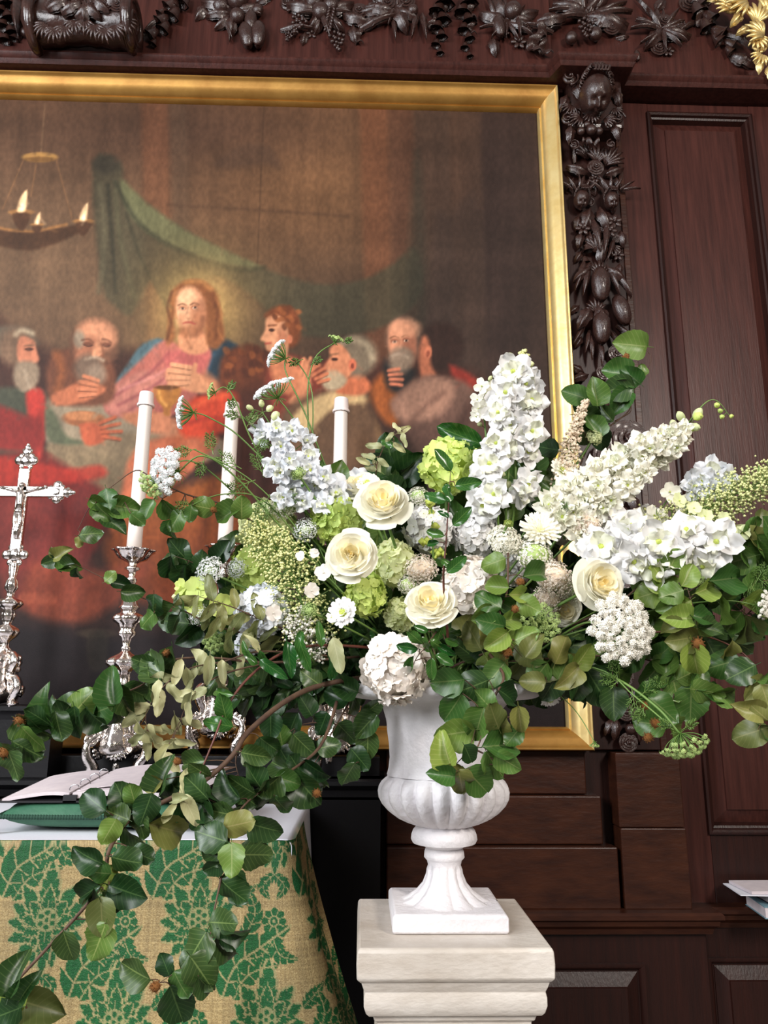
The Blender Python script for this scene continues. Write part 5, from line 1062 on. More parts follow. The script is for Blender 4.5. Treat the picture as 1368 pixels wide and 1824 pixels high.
for kind, m, specs in (('dark', 'leaf_dark', (.43, .82)), ('mid', 'leaf_mid', (.43, .82)), ('light', 'leaf_light', (.44, .82)), ('olive', 'leaf_olive', (.41, .82)), ('pale', 'leaf_pale', (.22, .9)), ('olivelong', 'leaf_olive2', (.22, .9)), ('gloss', 'leaf_gloss', (.26, .95)), ('long', 'leaf_gloss', (.19, .9)), ('darklong', 'leaf_dark', (.20, .9))):
    LEAF[kind] = [mk_leaf('leaf', m, specs[0]*k, specs[1], dr, fo, wv, cu, s, .12) for k, dr, fo, wv, cu, s in ((1, .12, .22, .05, 0, 1), (.95, .28, .4, .09, .2, 2), (1.05, -.08, .15, .08, -.25, 3), (.9, .38, .7, .08, .1, 4), (1.0, .2, -.2, .10, .1, 5))]
def petal_rows(L, W, nu, nv, zf, shape, base=.0):
    rows = []
    for i in range(nv+1):
        v = i/nv; w = W*shape(v); rows.append([(( -1+2*j/nu)*w, base+v*L, zf(-1+2*j/nu, v)) for j in range(nu+1)])
    return rows
def rot_rows(rows, a, tilt=0):
    M = Matrix.Rotation(a, 3, 'Z') @ Matrix.Rotation(tilt, 3, 'X'); return [[M @ Vector(p) for p in r] for r in rows]
def mk_floret(m, n, L, W, cup, ruf, seed, eye='eye_green', inner=0, tilt=.0, notch=0):
    rnd = random.Random(seed); mb = MB(); ec = MB(); ic = MB()
    for lay in range(1+(1 if inner else 0)):
        nn = n if lay == 0 else inner
        for k in range(nn):
            a = 2*PI*(k+.5*lay)/nn+rnd.uniform(-.12, .12); l = L*(1 if lay == 0 else .62)*rnd.uniform(.92, 1.08); ph = rnd.uniform(0, 6)
            rows = petal_rows(l, W*(1 if lay == 0 else .75), 4, 4, lambda u, v: cup*v*v+ruf*math.sin(u*3.2+ph+v*2)*v+.05*(1-abs(u))*(-1)+lay*.10, lambda v: math.sin(PI*(.12+.70*v))**.8*(1-(notch if v == 1 else 0)), .03)
            (ic if lay and rnd.random() < .6 else mb).grid(rot_rows(rows, a, tilt+rnd.uniform(-.12, .22)+lay*.45))
    if eye: ec.ball((0, 0, .08), .16 if inner else .10, n=6, m=4); return mesh2('floret', [(mb, m), (ec, 'eye_green' if inner else eye)]+([(ic, 'petal_heart')] if inner else []))
    return mb.mesh('floret', m)
FL = {}
FL['hyd_white'] = [mk_floret('petal_white', 4, .95, .60, .10, .10, s, 'petal_cream') for s in (1, 2, 3)]
FL['hyd_blue'] = [mk_floret('petal_blue', 4, .95, .60, .10, .10, s, 'petal_cream') for s in (4, 5, 6)]
FL['hyd_cream'] = [mk_floret('petal_blush', 4, .95, .62, .12, .12, s, 'petal_cream') for s in (7, 8, 9)]
FL['hyd_lime'] = [mk_floret('petal_lime', 4, .95, .62, .14, .12, s, 'eye_green') for s in (10, 11, 12)]
FL['hyd_limecream'] = [mk_floret('petal_limecream', 4, .95, .62, .14, .12, s, 'eye_green') for s in (13, 14, 15)]
FL['delph'] = [mk_floret('petal_white', 5, 1.12, .50, .12, .26, s, 'petal_limecream', 4, .0, .45) for s in (20, 21, 22, 23)]
FL['delph_blue'] = [mk_floret('petal_blue', 5, 1.08, .46, .20, .26, s, 'eye_green', 4, .08, .45) for s in (24, 25, 26)]
FL['delph_cream'] = [mk_floret('petal_cream', 5, 1.08, .42, .20, .26, s, 'eye_green', 6, .08, .5) for s in (27, 28, 29, 30)]
FL['phlox'] = [mk_floret('petal_cream', 4, 1.0, .48, .08, .08, s, 'eye_green') for s in (31, 32)]
def mk_bud(m):
    mb = MB(); mb.ball((0, 0, .3), .6, (.75, .75, 1), 8, 6, fn=lambda d: 1+.08*math.cos(5*math.atan2(d.y, d.x))); return mb.mesh('bud', m)
BUD = {k: mk_bud(m) for k, m in (('white', 'petal_limecream'), ('lime', 'petal_lime'), ('green', 'umbel_green'))}
def mk_core(m):
    mb = MB(); mb.ball((0, 0, 0), 1, (1, 1, 1), 12, 8); return mb.mesh('receptacle', m)
CORE = {k: mk_core(m) for k, m in (('lime', 'bud_lime'), ('white', 'petal_cream'), ('green', 'core_green'))}
def mk_husk():
    mb = MB(); mb.ball((0, 0, .4), .5, (.85, .85, 1), 10, 8); rnd = random.Random(2)
    for k in range(70):
        d = Vector((rnd.gauss(0, 1), rnd.gauss(0, 1), rnd.gauss(0, 1))).normalized(); mb.tube([Vector((0, 0, .4))+d*.4, Vector((0, 0, .4))+d*.62+Vector((0, 0, .05))], [.035, .01], 3, cap=False)
    return mb.mesh('beech_husk', 'husk')
HUSK = mk_husk()

HEART = P(780, 1200, 1.96)
def leaf_matrix(base, d, n, s):
    y = d.normalized(); z = (n-y*n.dot(y)).normalized(); x = y.cross(z)
    M = Matrix((x, y, z)).transposed().to_4x4(); M.translation = base; return M @ Matrix.Scale(s, 4)
RL = random.Random(77)
def put_leaf(t, org, px, py, Yd, size, ang, kind, tilt=.55):
    a = math.radians(ang); d = CR*math.cos(a)+CU*math.sin(a)+CB*RL.uniform(-.45, .35); n = CB+CR*RL.uniform(-tilt, tilt)+CU*RL.uniform(-tilt*.6, tilt*1.1)
    p = P(px, py, Yd); return inst(RL.choice(LEAF[kind]), 'leaf', t, leaf_matrix(p-org, d, n, size*1.07/ppm(p)))
def put_husk(t, org, px, py, Yd, r):
    p = P(px, py, Yd); s = r/.55/ppm(p); inst(HUSK, 'beech_husk', t, TRS(p-org, look(Vector((RL.uniform(-1, 1), -.5, RL.uniform(-.5, 1)))), s))['label'] = 'brown bristly beech husk'
def sample(path, t):
    f = t*(len(path)-1); i = min(int(f), len(path)-2); return path[i].lerp(path[i+1], f-i)
def branch(name, label, cat, pts, r0, centers=(), auto=0, kind='mid', size=45, husks_=(), twig='twig', fork=(), group=None, t0=.1, r1=.4):
    """pts [(px,py,Y)]; centers [(px,py,size[,kind[,angle]])] = leaves seen in the photo; auto = further leaves along the stem"""
    W3 = smooth_path([P(*p) for p in pts], 5); org = W3[0].copy(); t = thing(name, label, cat, org, group)
    mb = MB(); N = len(W3); k0 = ppm(org); mb.tube(W3, [(r0+(r1-r0)*i/(N-1))/k0 for i in range(N)], 6)
    st = mb.build('stem', twig, t)
    pix = [proj(p)+(p.y,) for p in W3]
    allw = list(W3); 
    for fk in fork:
        F3 = smooth_path([P(*p) for p in fk], 4); m2 = MB(); m2.tube(F3, [max(.3, r0*.55)*(1-.6*i/len(F3))/k0 for i in range(len(F3))], 5); m2.build('side_twig', twig, st); pix += [proj(p)+(p.y,) for p in F3]
    for c in centers:
        cx, cy, s = c[:3]; kd = c[3] if len(c) > 3 and c[3] else kind
        q = min(pix, key=lambda z: (z[0]-cx)**2+(z[1]-cy)**2); dx, dy = cx-q[0], cy-q[1]; D = math.hypot(dx, dy)
        ang = c[4] if len(c) > 4 else (math.degrees(math.atan2(-dy, dx))+RL.uniform(-15, 15) if D > 8 else RL.uniform(200, 340))
        a = math.radians(ang); bx_, by_ = cx-math.cos(a)*s/2, cy+math.sin(a)*s/2; Yl = q[2]+RL.uniform(-.035, .01)
        put_leaf(t, org, bx_, by_, Yl, s, ang, kd)
        if D > s*.6:
            m3 = MB(); m3.tube(smooth_path([P(q[0], q[1], q[2]), P((q[0]+bx_)/2+3, (q[1]+by_)/2-3, q[2]), P(bx_, by_, Yl)], 3), .9/k0, 4, cap=False); m3.build('leaf_stalk', twig, st)
    for k in range(auto):
        f = t0+(1-t0)*(k+RL.random()*.8)/auto; p = sample(W3, min(f, 1)); p2 = sample(W3, min(f+.03, 1)); p1 = sample(W3, max(0, min(f+.03, 1)-.06)); a, b = proj(p1), proj(p2)
        tg = math.degrees(math.atan2(-(b[1]-a[1]), b[0]-a[0])); q = proj(p); ang = tg+(1 if k % 2 else -1)*RL.uniform(25, 75)
        if f > .97: ang = tg
        put_leaf(t, org, q[0], q[1], p.y+RL.uniform(-.02, .02), size*RL.uniform(.8, 1.2), ang, kind, .7)
    for h in husks_: put_husk(t, org, h[0], h[1], min(pix, key=lambda z: (z[0]-h[0])**2+(z[1]-h[1])**2)[2]-.02, h[2] if len(h) > 2 else 10)
    return t
def stem_to_heart(t, p, r_px, m='stem_green', bend=None):
    k = ppm(p); mid = p.lerp(HEART, .5)+Vector((0, .02, .03 if p.z < HEART.z+.1 else 0)); 
    mb = MB(); mb.tube(smooth_path([p, mid, HEART+Vector((RL.uniform(-.04, .04), RL.uniform(-.04, .04), RL.uniform(-.08, 0)))], 5), r_px/k, 5, cap=False); mb.build('stem', m, t)
def facing(px, py, up=.25, out=.6):
    """direction a bloom faces: towards the viewer and away from the bouquet's heart"""
    p = P(px, py, 1.9); o = p-HEART; o.y = 0; d = CB+o.normalized()*out*min(1, o.length/.3)+Vector((0, 0, up)); return d.normalized()
# ---- blooms
ROSE_L = []
def mk_rose_petal(r, h, phi, flare, m, seed, thick=0):
    rnd = random.Random(seed); mb = MB(); rows = []; ph = rnd.uniform(0, 6)
    for i in range(7):
        v = i/6; w = phi*(math.sin(PI*(.14+.62*v))**.7); R = r*(.22+.78*math.sin(v*PI/2*1.05))+flare*max(0, v-.55)**2*4
        rows.append([(R*math.sin(w*u), -R*math.cos(w*u)*-1, h*v-flare*max(0, v-.6)**2*3.2-.10*h*abs(u)**2.5*v+.015*math.sin(5*u+ph)*v) for u in (-1, -.66, -.33, 0, .33, .66, 1)])
    mb.grid(rows); return mb.mesh('petal', m)
for k, (r, h, phi, fl, m) in enumerate(((.93, .52, .66, .16, 'petal_rose'), (.84, .66, .62, .12, 'petal_rose'), (.74, .76, .60, .08, 'petal_rose'), (.62, .82, .60, .05, 'petal_rose'), (.50, .84, .62, .03, 'petal_rose_in'), (.38, .84, .66, .02, 'petal_rose_in'), (.26, .80, .8, 0, 'petal_rose_in'), (.14, .74, 1.0, 0, 'petal_rose_core'))):
    ROSE_L.append([mk_rose_petal(r, h, phi, fl, m, k*3+s) for s in (0, 1)])
def rose(px, py, r, Yd, label, dr=None, spin=0, open_=1.0, quart=False):
    p = P(px, py, Yd); t = thing('garden_rose', label, 'rose', p, 'cream garden roses'); s = r/ppm(p); q = look(dr or facing(px, py, .15, .35), spin)
    B = q.to_matrix().to_4x4() @ Matrix.Scale(s, 4) @ Matrix.Translation((0, 0, -.30)); rr = random.Random(int(px))
    for li, ms in enumerate(ROSE_L):
        n = (6, 6, 6, 6, 5, 5, 4, 3)[li]
        for k in range(n):
            a = 2*PI*k/n+li*.55+rr.uniform(-.22, .22); tl = rr.uniform(-.08, .17)+(.12 if li == 0 else 0)
            off = Vector((0, 0, 0))
            if quart and li > 3: g = int(a/(2*PI/3)) % 3*2*PI/3; off = Vector((math.cos(g)*.18, math.sin(g)*.18, 0))
            inst(ms[k % 2], 'petal', t, B @ Matrix.Translation(off) @ Matrix.Rotation(a, 4, 'Z') @ Matrix.Rotation(-tl, 4, 'X') @ Matrix.Scale(rr.uniform(.88, 1.08), 4))
    inst(CORE['white'], 'receptacle', t, B @ Matrix.Translation((0, 0, .12)) @ Matrix.Diagonal((.5, .5, .3, 1)))
    stem_to_heart(t, p-q.to_matrix() @ Vector((0, 0, s*.3)), 3.0); return t
def hydrangea(px, py, r, Yd, kind, label, n=58, fs=.30, sq=1.0, group='white hydrangea heads'):
    p = P(px, py, Yd); t = thing('hydrangea', label, 'hydrangea', p, group); s = r/ppm(p); d = facing(px, py, .3, .5); q = look(d)
    inst(CORE['lime' if 'lime' in kind else 'white'], 'receptacle', t, TRS((0, 0, 0), q, s*.74)); rr = random.Random(int(px*3+py))
    for k in range(n):
        z = 1-1.55*(k+.5)/n; ph = k*2.39996; rad = math.sqrt(max(0, 1-z*z)); v = Vector((rad*math.cos(ph), rad*math.sin(ph), z*sq)); nn = (v.normalized()+Vector((rr.gauss(0, .22), rr.gauss(0, .22), rr.gauss(0, .22)))).normalized()
        M = q.to_matrix().to_4x4() @ TRS(v*s*rr.uniform(.80, .97), look(nn, rr.uniform(0, 6)), s*fs*rr.uniform(.85, 1.2)); inst(rr.choice(FL[kind]), 'floret', t, M)
    stem_to_heart(t, p-d*s*.6, 3.2); return t
def spike(name, label, cat, axis, florets, kind, buds=(), stem_r=3, group=None, budk='white', facing_out=.8):
    """florets [(px,py,r)] placed round a stem; buds likewise"""
    A = smooth_path([P(*a) for a in axis], 6); org = A[0].copy(); t = thing(name, label, cat, org, group); k0 = ppm(org); mb = MB(); N = len(A)
    mb.tube(A, [stem_r*(1-.7*i/N)/k0 for i in range(N)], 6); st = mb.build('stem', 'stem_green', t); rr = random.Random(int(axis[0][0]))
    for f in florets:
        px, py, r = f[:3]; c = min(A, key=lambda a: (proj(a)[0]-px)**2+(proj(a)[1]-py)**2); p = P(px, py, c.y-rr.uniform(.0, .05)); o = p-c; o = o.normalized() if o.length > .004 else Vector((0, 0, 0)); dep = f[3] if len(f) > 3 else 1
        d = (CB*dep+o*facing_out+Vector((rr.uniform(-.35, .35), 0, rr.uniform(-.1, .45)))).normalized(); inst(rr.choice(FL[kind]), 'floret', t, TRS(p-org, look(d, rr.uniform(0, 6)), r/.95/ppm(p)))
        m3 = MB(); m3.tube([c, c.lerp(p, .5)-Vector((0, 0, .004)), p], .9/k0, 4, cap=False); m3.build('flower_stalk', 'stem_green', st)
    for f in buds:
        px, py, r = f; c = min(A, key=lambda a: (proj(a)[0]-px)**2+(proj(a)[1]-py)**2); p = P(px, py, c.y-.01); d = (p-c).normalized()+Vector((0, -.3, .2))
        inst(BUD[budk], 'bud', t, TRS(p-org, look(d), r/.6/ppm(p)))
        m3 = MB(); m3.tube([c, p], .8/k0, 4, cap=False); m3.build('flower_stalk', 'stem_green', st)
    return t
def starlet(mb, c, n, r, k=5, rr=random):
    """tiny five petalled flower"""
    q = look(n, rr.uniform(0, 6)).to_matrix(); c = Vector(c); vs = [c+q @ Vector((0, 0, r*.15))]; fs = []
    for i in range(k):
        a = 2*PI*i/k
        for da, rad, z in ((-.42, .72, .12), (0, 1.0, .22), (.42, .72, .12)): vs.append(c+q @ Vector((rad*r*math.cos(a+da), rad*r*math.sin(a+da), z*r)))
        b = 1+i*3; fs.append((0, b, b+1, b+2))
    mb.add(vs, fs)
def mk_umbellet(m, n, seed, dense=1.0):
    rr = random.Random(seed); mb = MB()
    for k in range(n):
        z = 1-1.1*(k+.5)/n; ph = k*2.4; rad = math.sqrt(max(0, 1-z*z)); v = Vector((rad*math.cos(ph), rad*math.sin(ph), z*.55)); starlet(mb, v*.75*rr.uniform(.85, 1.2), v+Vector((rr.gauss(0, .3), rr.gauss(0, .3), .4)), .42, 5, rr)
        mb.tube([(0, 0, -.5), v*.72], .03, 3, cap=False)
    return mb.mesh('umbellet', m)
UMB = {'white': [mk_umbellet('umbel_white', 20, s) for s in (1, 2)], 'cream': [mk_umbellet('bud_white', 22, s) for s in (3, 4)], 'green': [mk_umbellet('umbel_green', 13, s) for s in (5, 6)]}
def umbel(px, py, r, Yd, kind, label, d, stem, n=26, flat=.25, us=.16, hubk=.75, sr=2.2, cup=1.0, squash=1.0):
    """flat-topped umbel; d = direction it faces; stem [(px,py,Y)...] from root to hub"""
    p = P(px, py, Yd); s = r/ppm(p); d = Vector(d).normalized(); q = look(d); hub = p-d*s*hubk; t = thing('queen_annes_lace', label, 'flower', hub, 'lacy umbels'); Q = q.to_matrix(); rays = MB(); rr = random.Random(int(px+py)); k0 = ppm(p)
    for k in range(n):
        rad = math.sqrt((k+.5)/n); ph = k*2.39996; e = p+Q @ Vector((rad*math.cos(ph)*s, rad*math.sin(ph)*s*squash, -flat*s*rad*rad*cup+rr.uniform(-.04, .04)*s)); m = hub.lerp(e, .5)+(e-p)*.12
        rays.tube(smooth_path([hub, m, e], 3), .8/k0, 4, cap=False)
        inst(rr.choice(UMB[kind]), 'umbellet', t, TRS(e-hub, look((d+(e-p)/s*.5).normalized(), rr.uniform(0, 6)), s*us*rr.uniform(.85, 1.15)))
    rays.build('rays', 'stem_green', t, kind='stuff')
    mb = MB(); S3 = smooth_path([P(*a) for a in stem]+[hub], 6); mb.tube(S3, [sr*(1-.4*i/len(S3))/k0 for i in range(len(S3))], 6); mb.build('stem', 'stem_green', t)
    br = MB()
    for k in range(8):
        a = k*PI/4; o = Q @ Vector((math.cos(a), math.sin(a), -.5)); br.tube([hub, hub+o*s*.22, hub+o*s*.36+Vector((0, 0, -.1*s))], .6/k0, 3, cap=False)
    br.build('bracts', 'stem_green', t, kind='stuff'); return t
def feather(t, org, px, py, Yd, size, ang, m='stem_green'):
    """one finely divided leaf as thin segments"""
    mb = MB(); rr = random.Random(int(px*7+py)); k = ppm(P(px, py, Yd))
    def seg(x, y, a, L, lev):
        x2, y2 = x+L*math.cos(a), y-L*math.sin(a); yy = Yd+rr.uniform(-.012, .012)
        mb.tube([P(x, y, Yd), P((x+x2)/2+rr.uniform(-1, 1), (y+y2)/2, yy), P(x2, y2, yy)], [.9/k, .8/k, .35/k], 3, cap=False)
        if lev < 2:
            for i in range(5 if lev == 0 else 3):
                f = .25+.7*i/4 if lev == 0 else .4+.5*i/2
                for sg in (-1, 1): seg(x+(x2-x)*f, y+(y2-y)*f, a+sg*rr.uniform(.5, .9), L*(.5 if lev == 0 else .42)*(1.1-f*.5), lev+1)
    seg(px, py, math.radians(ang), size, 0); mb.build('feathery_leaf', m, t, kind='stuff')
def fuzzy(px, py, r, Yd, m, label, cat='flower', n=230, name='yarrow', group=None, d=None, sq=.8, tr=.085):
    """domed head of tiny flowers"""
    p = P(px, py, Yd); t = thing(name, label, cat, p, group); s = r/ppm(p); d = Vector(d) if d else facing(px, py, .3, .5); q = look(d).to_matrix(); rr = random.Random(int(px)); mb = MB(); st = MB()
    n = int(n*1.7)
    for k in range(n):
        z = 1-1.2*(k+.5)/n; ph = k*2.39996; rad = math.sqrt(max(0, 1-z*z)); v = q @ (Vector((rad*math.cos(ph), rad*math.sin(ph), z*sq))*s*rr.uniform(.74, 1.04)); starlet(mb, p+v, v.normalized()+Vector((rr.gauss(0, .3), rr.gauss(0, .3), rr.gauss(0, .3))), s*tr*rr.uniform(.8, 1.2), 5, rr)
        mb.octa(p+v*1.01, s*tr*.45)
        if k % 4 == 0: st.tube([p-q @ Vector((0, 0, s*.7)), p+v*.95], .6/ppm(p), 3, cap=False)
    CO_ = MB(); CO_.ball(p+q @ Vector((0, 0, s*.0)), s*(.78 if 'bud' in m else .45), (1, 1, .8), 12, 8); CO_.build('flower_dome', 'bud_tan' if m == 'bud_pink' else 'umbel_green', t)
    mb.build('tiny_flowers', m, t, kind='stuff'); st.build('flower_stalks', 'stem_green', t, kind='stuff'); stem_to_heart(t, p-q @ Vector((0, 0, s*.7)), 2.2); return t
def pincushion(px, py, r, Yd, label, green=.35, m='petal_cream', name='scabiosa', d=None, n=14, stem=None):
    p = P(px, py, Yd); t = thing(name, label, 'flower', p, 'scabious blooms'); s = r/ppm(p); d = Vector(d) if d else facing(px, py, .2, .5); q = look(d).to_matrix().to_4x4(); rr = random.Random(int(px))
    for lay, (k, L) in enumerate(((n, 1.0), (n-2, .74), (n-5, .5))):
        for i in range(k): a = 2*PI*(i+.5*lay)/k; inst(PET[m][(i+lay) % 3], 'petal', t, q @ Matrix.Scale(s*L*rr.uniform(.9, 1.06), 4) @ Matrix.Rotation(a, 4, 'Z') @ Matrix.Rotation(.12+lay*.3+rr.uniform(-.08, .1), 4, 'X') @ Matrix.Translation((0, 0, .03*lay)))
    mb = MB()
    for k in range(60):
        z = 1-.95*(k+.5)/60; ph = k*2.4; rad = math.sqrt(1-z*z); v = q.to_3x3() @ (Vector((rad*math.cos(ph), rad*math.sin(ph), z*.8))*s*green); mb.octa(p+v, s*green*.16); 
    mb.ball(p, s*green*.85, n=10, m=6); mb.build('centre', 'eye_green', t)
    if stem:
        mb = MB(); mb.tube(smooth_path([P(*a) for a in stem]+[p], 5), 1.8/ppm(p), 5, cap=False); mb.build('stem', 'stem_green', t)
    else: stem_to_heart(t, p, 2.0)
    return t
def mk_pet(m, W, seed):
    rr = random.Random(seed); ph = rr.uniform(0, 6); mb = MB(); mb.grid(petal_rows(.85, W, 4, 4, lambda u, v: .10*v*v+.05*math.sin(u*4+ph)*v, lambda v: math.sin(PI*(.1+.72*v))**.9*(.9 if v == 1 else 1), .12)); return mb.mesh('petal', m)
PET = {m: [mk_pet(m, .22, s) for s in (1, 2, 3)] for m in ('petal_cream', 'petal_white', 'petal_lime')}
NEED = [mk_pet('petal_rose', .12, s) for s in (4, 5, 6)]
def panicle(name, label, axis, w0, w1, n, m, open_=(), r=.9, br=4.2, group=None, petal='phlox', stemm='stem_green', star=False):
    """branched cone of tiny buds along an axis, with a few opened four-petalled florets [(px,py,r)]"""
    A = smooth_path([P(*a) for a in axis], 6); org = A[0].copy(); t = thing(name, label, 'flower', org, group); k0 = ppm(org); mb = MB(); mb.tube(A, [2.4*(1-.6*i/len(A))/k0 for i in range(len(A))], 6); mb.build('stem', stemm, t)
    rr = random.Random(int(axis[-1][0])); bd = MB(); tw = MB(); nb = max(6, n//14)
    for b in range(nb):
        f = (b+.5)/nb; c = sample(A, f); w = (w0+(w1-w0)*f)/k0; ph = b*2.39996; ax = (sample(A, min(1, f+.1))-sample(A, max(0, f-.1))).normalized(); u = ax.orthogonal().normalized(); v = ax.cross(u); o = (u*math.cos(ph)+v*math.sin(ph)); e = c+o*w*rr.uniform(.7, 1)+ax*w*.35
        tw.tube([c, c.lerp(e, .5), e], .8/k0, 3, cap=False)
        for k in range(n//nb):
            g = rr.uniform(.35, 1.1); q = c.lerp(e, g)+Vector((rr.gauss(0, 1), rr.gauss(0, 1), rr.gauss(0, 1)))*w*.17
            if star and k % 2: starlet(bd, q, (q-c), r*1.5/k0, 5, rr)
            else: bd.octa(q, r*rr.uniform(.9, 1.4)*1.3/k0)
            if k % 3 == 0: tw.tube([c.lerp(e, min(1, g*.8)), q], .45/k0, 3, cap=False)
    bd.build('buds', m, t, kind='stuff'); tw.build('bud_stalks', stemm, t, kind='stuff')
    for (px, py, rad) in open_:
        p = P(px, py, A[len(A)//2].y-.05); inst(rr.choice(FL[petal]), 'floret', t, TRS(p-org, look(CB+Vector((rr.uniform(-.5, .5), 0, rr.uniform(-.2, .6))), rr.uniform(0, 6)), rad/ppm(p)))
    return t
# ------------------------------------------------------------------ the bouquet: blooms
G = 'cream garden roses'
rose(682, 897, 47, 1.76, 'cream garden rose, the topmost and most open one, left of the red-stemmed twig', Vector((-.1, -1, .45)))
rose(627, 990, 46, 1.73, 'cream quartered garden rose in the middle of the green hydrangeas', Vector((-.1, -1, .12)), 1, quart=True)
rose(767, 1076, 46, 1.70, 'cream garden rose low in the centre, above the urn rim', Vector((-.15, -1, .55)), 2)
rose(1067, 1040, 47, 1.72, 'pale yellow garden rose on the right, above the white umbel', Vector((.35, -1, .12)), 3)
rose(642, 868, 36, 1.86, 'small white rose half hidden behind the topmost rose', Vector((-.2, -.7, .9)), 4)
rose(1005, 1085, 30, 1.86, 'white rose tucked behind the pale yellow rose, lower left', Vector((0, -1, -.3)), 5)
L_ = 'lime green hydrangea heads'
hydrangea(800, 833, 52, 1.93, 'hyd_lime', 'lime green hydrangea at the top, under the big green leaf', group=L_)
hydrangea(598, 925, 46, 1.87, 'hyd_lime', 'lime green hydrangea directly left of the topmost rose', group=L_)
hydrangea(700, 1005, 42, 1.88, 'hyd_limecream', 'yellow-green hydrangea right of the quartered rose', group=L_)
hydrangea(652, 1060, 38, 1.82, 'hyd_lime', 'yellow-green hydrangea under the quartered rose', group=L_)
hydrangea(478, 940, 50, 1.92, 'hyd_limecream', 'pale green hydrangea at the far left behind the lacy buds', group=L_)
hydrangea(452, 1015, 44, 1.93, 'hyd_lime', 'green hydrangea low on the left edge behind the lacy buds', group=L_)
hydrangea(712, 1096, 30, 1.86, 'hyd_limecream', 'small pale green hydrangea left of the low centre rose', group=L_)
W_ = 'white hydrangea heads'
hydrangea(708, 1192, 62, 1.74, 'hyd_cream', 'large blush white hydrangea spilling over the urn rim', n=72, fs=.29)
hydrangea(836, 1040, 52, 1.84, 'hyd_cream', 'ivory hydrangea right of the red-stemmed twig')
hydrangea(765, 945, 46, 1.93, 'hyd_white', 'white hydrangea behind the red-stemmed twig')
hydrangea(845, 950, 44, 1.95, 'hyd_white', 'white hydrangea under the tall delphinium')
hydrangea(466, 1088, 48, 1.84, 'hyd_blue', 'bluish white hydrangea at the lower left of the bouquet')
hydrangea(440, 1150, 24, 1.90, 'hyd_blue', 'small bluish white hydrangea peeping out under the lower left one', n=34)
hydrangea(404, 1085, 24, 1.93, 'hyd_limecream', 'little creamy hydrangea at the left edge above the olive leaves', n=34)
hydrangea(1000, 925, 44, 2.0, 'hyd_cream', 'ivory hydrangea behind the cream dahlia')
hydrangea(1072, 965, 44, 1.96, 'hyd_white', 'white hydrangea between the yellow rose and the diagonal delphinium')
hydrangea(905, 1010, 36, 1.96, 'hyd_white', 'white hydrangea deep among the yarrow')
hydrangea(1155, 925, 26, 1.90, 'hyd_white', 'small white hydrangea above the white delphiniums on the right', n=36)
rd = random.Random(9)
def fl(lst, r, j=2): return [(a, b, r*rd.uniform(.88, 1.12)) for a, b in lst]
D_ = 'white delphinium spikes'
spike('delphinium', 'white delphinium spike leaning up to the left in front of the third candle', 'delphinium', [(650, 1040, 1.93), (600, 930, 1.88), (540, 850, 1.84), (490, 770, 1.82), (468, 735, 1.82)],
    fl([(492, 765), (520, 768), (500, 795), (470, 772), (545, 785), (548, 815), (515, 818), (500, 842), (490, 830), (552, 838), (525, 850), (575, 850), (520, 872), (560, 868), (598, 878), (540, 892), (575, 898), (505, 885), (608, 905)], 21), 'delph_blue', [(448, 728, 7), (456, 744, 7), (466, 722, 7), (478, 730, 8), (450, 752, 6), (488, 745, 10)], group=D_)
spike('delphinium', 'tallest white delphinium spike standing upright on the right of the bouquet', 'delphinium', [(900, 1040, 1.95), (902, 900, 1.88), (912, 760, 1.86), (922, 670, 1.86), (925, 640, 1.86)],
    fl([(914, 662), (936, 684), (900, 700), (946, 712), (918, 722), (934, 742), (888, 735), (908, 755), (946, 768), (920, 776), (884, 790), (905, 800), (938, 806), (862, 848), (880, 880), (940, 862), (860, 900), (872, 826), (928, 880)], 28), 'delph', [(930, 640, 8), (912, 636, 8), (940, 650, 8), (905, 645, 7), (896, 846, 8), (905, 866, 7), (912, 880, 7)], group=D_)
ax = [(960, 1010, 1.90), (1030, 910, 1.84), (1120, 850, 1.82), (1190, 790, 1.80), (1230, 755, 1.80)]
cf = []
for k in range(44):
    f = k/43; i = min(3, int(f*4)); g = f*4-i; x = 1000+(1222-1000)*f; y = 930-(930-768)*f-12*math.sin(f*PI); w = 34*(1-f*.62)
    o = (k % 3-1)*w+rd.uniform(-6, 6); cf.append((x+o*.55, y+o*.83, (27-11*f)*rd.uniform(.9, 1.1)))
spike('delphinium', 'dense cream delphinium spike running diagonally up to the right', 'delphinium', ax, cf, 'delph_cream', [(1240, 742, 11), (1214, 745, 10), (1236, 760, 10), (1200, 760, 9)], group=D_)
spike('delphinium', 'nodding delphinium tip with round green buds, far right of the diagonal spike', 'delphinium', [(1215, 770, 1.81), (1240, 735, 1.80), (1262, 714, 1.80), (1280, 716, 1.80), (1300, 742, 1.80)], [], 'delph', [(1278, 722, 7), (1284, 732, 6), (1287, 742, 6), (1302, 742, 5), (1240, 742, 11), (1231, 760, 10)], 1.6, budk='lime', group=D_)
spike('delphinium', 'large-flowered white delphinium lying sideways to the right', 'delphinium', [(960, 1100, 1.92), (1060, 1010, 1.84), (1140, 980, 1.78), (1230, 970, 1.76), (1290, 950, 1.76)],
    fl([(1100, 968), (1128, 1000), (1172, 965), (1122, 940), (1196, 990), (1158, 1010), (1240, 985), (1222, 945), (1250, 1008), (1090, 1000), (1275, 965), (1145, 985), (1215, 1010), (1070, 975)], 37), 'delph', [(1290, 960, 7)], group=D_)
spike('delphinium', 'white florets at the far right above the greenish lace flower', 'delphinium', [(1130, 960, 1.92), (1200, 900, 1.88), (1270, 850, 1.86)], fl([(1265, 838), (1292, 852), (1248, 858), (1280, 866), (1236, 866)], 23), 'delph_blue', (), group=D_)
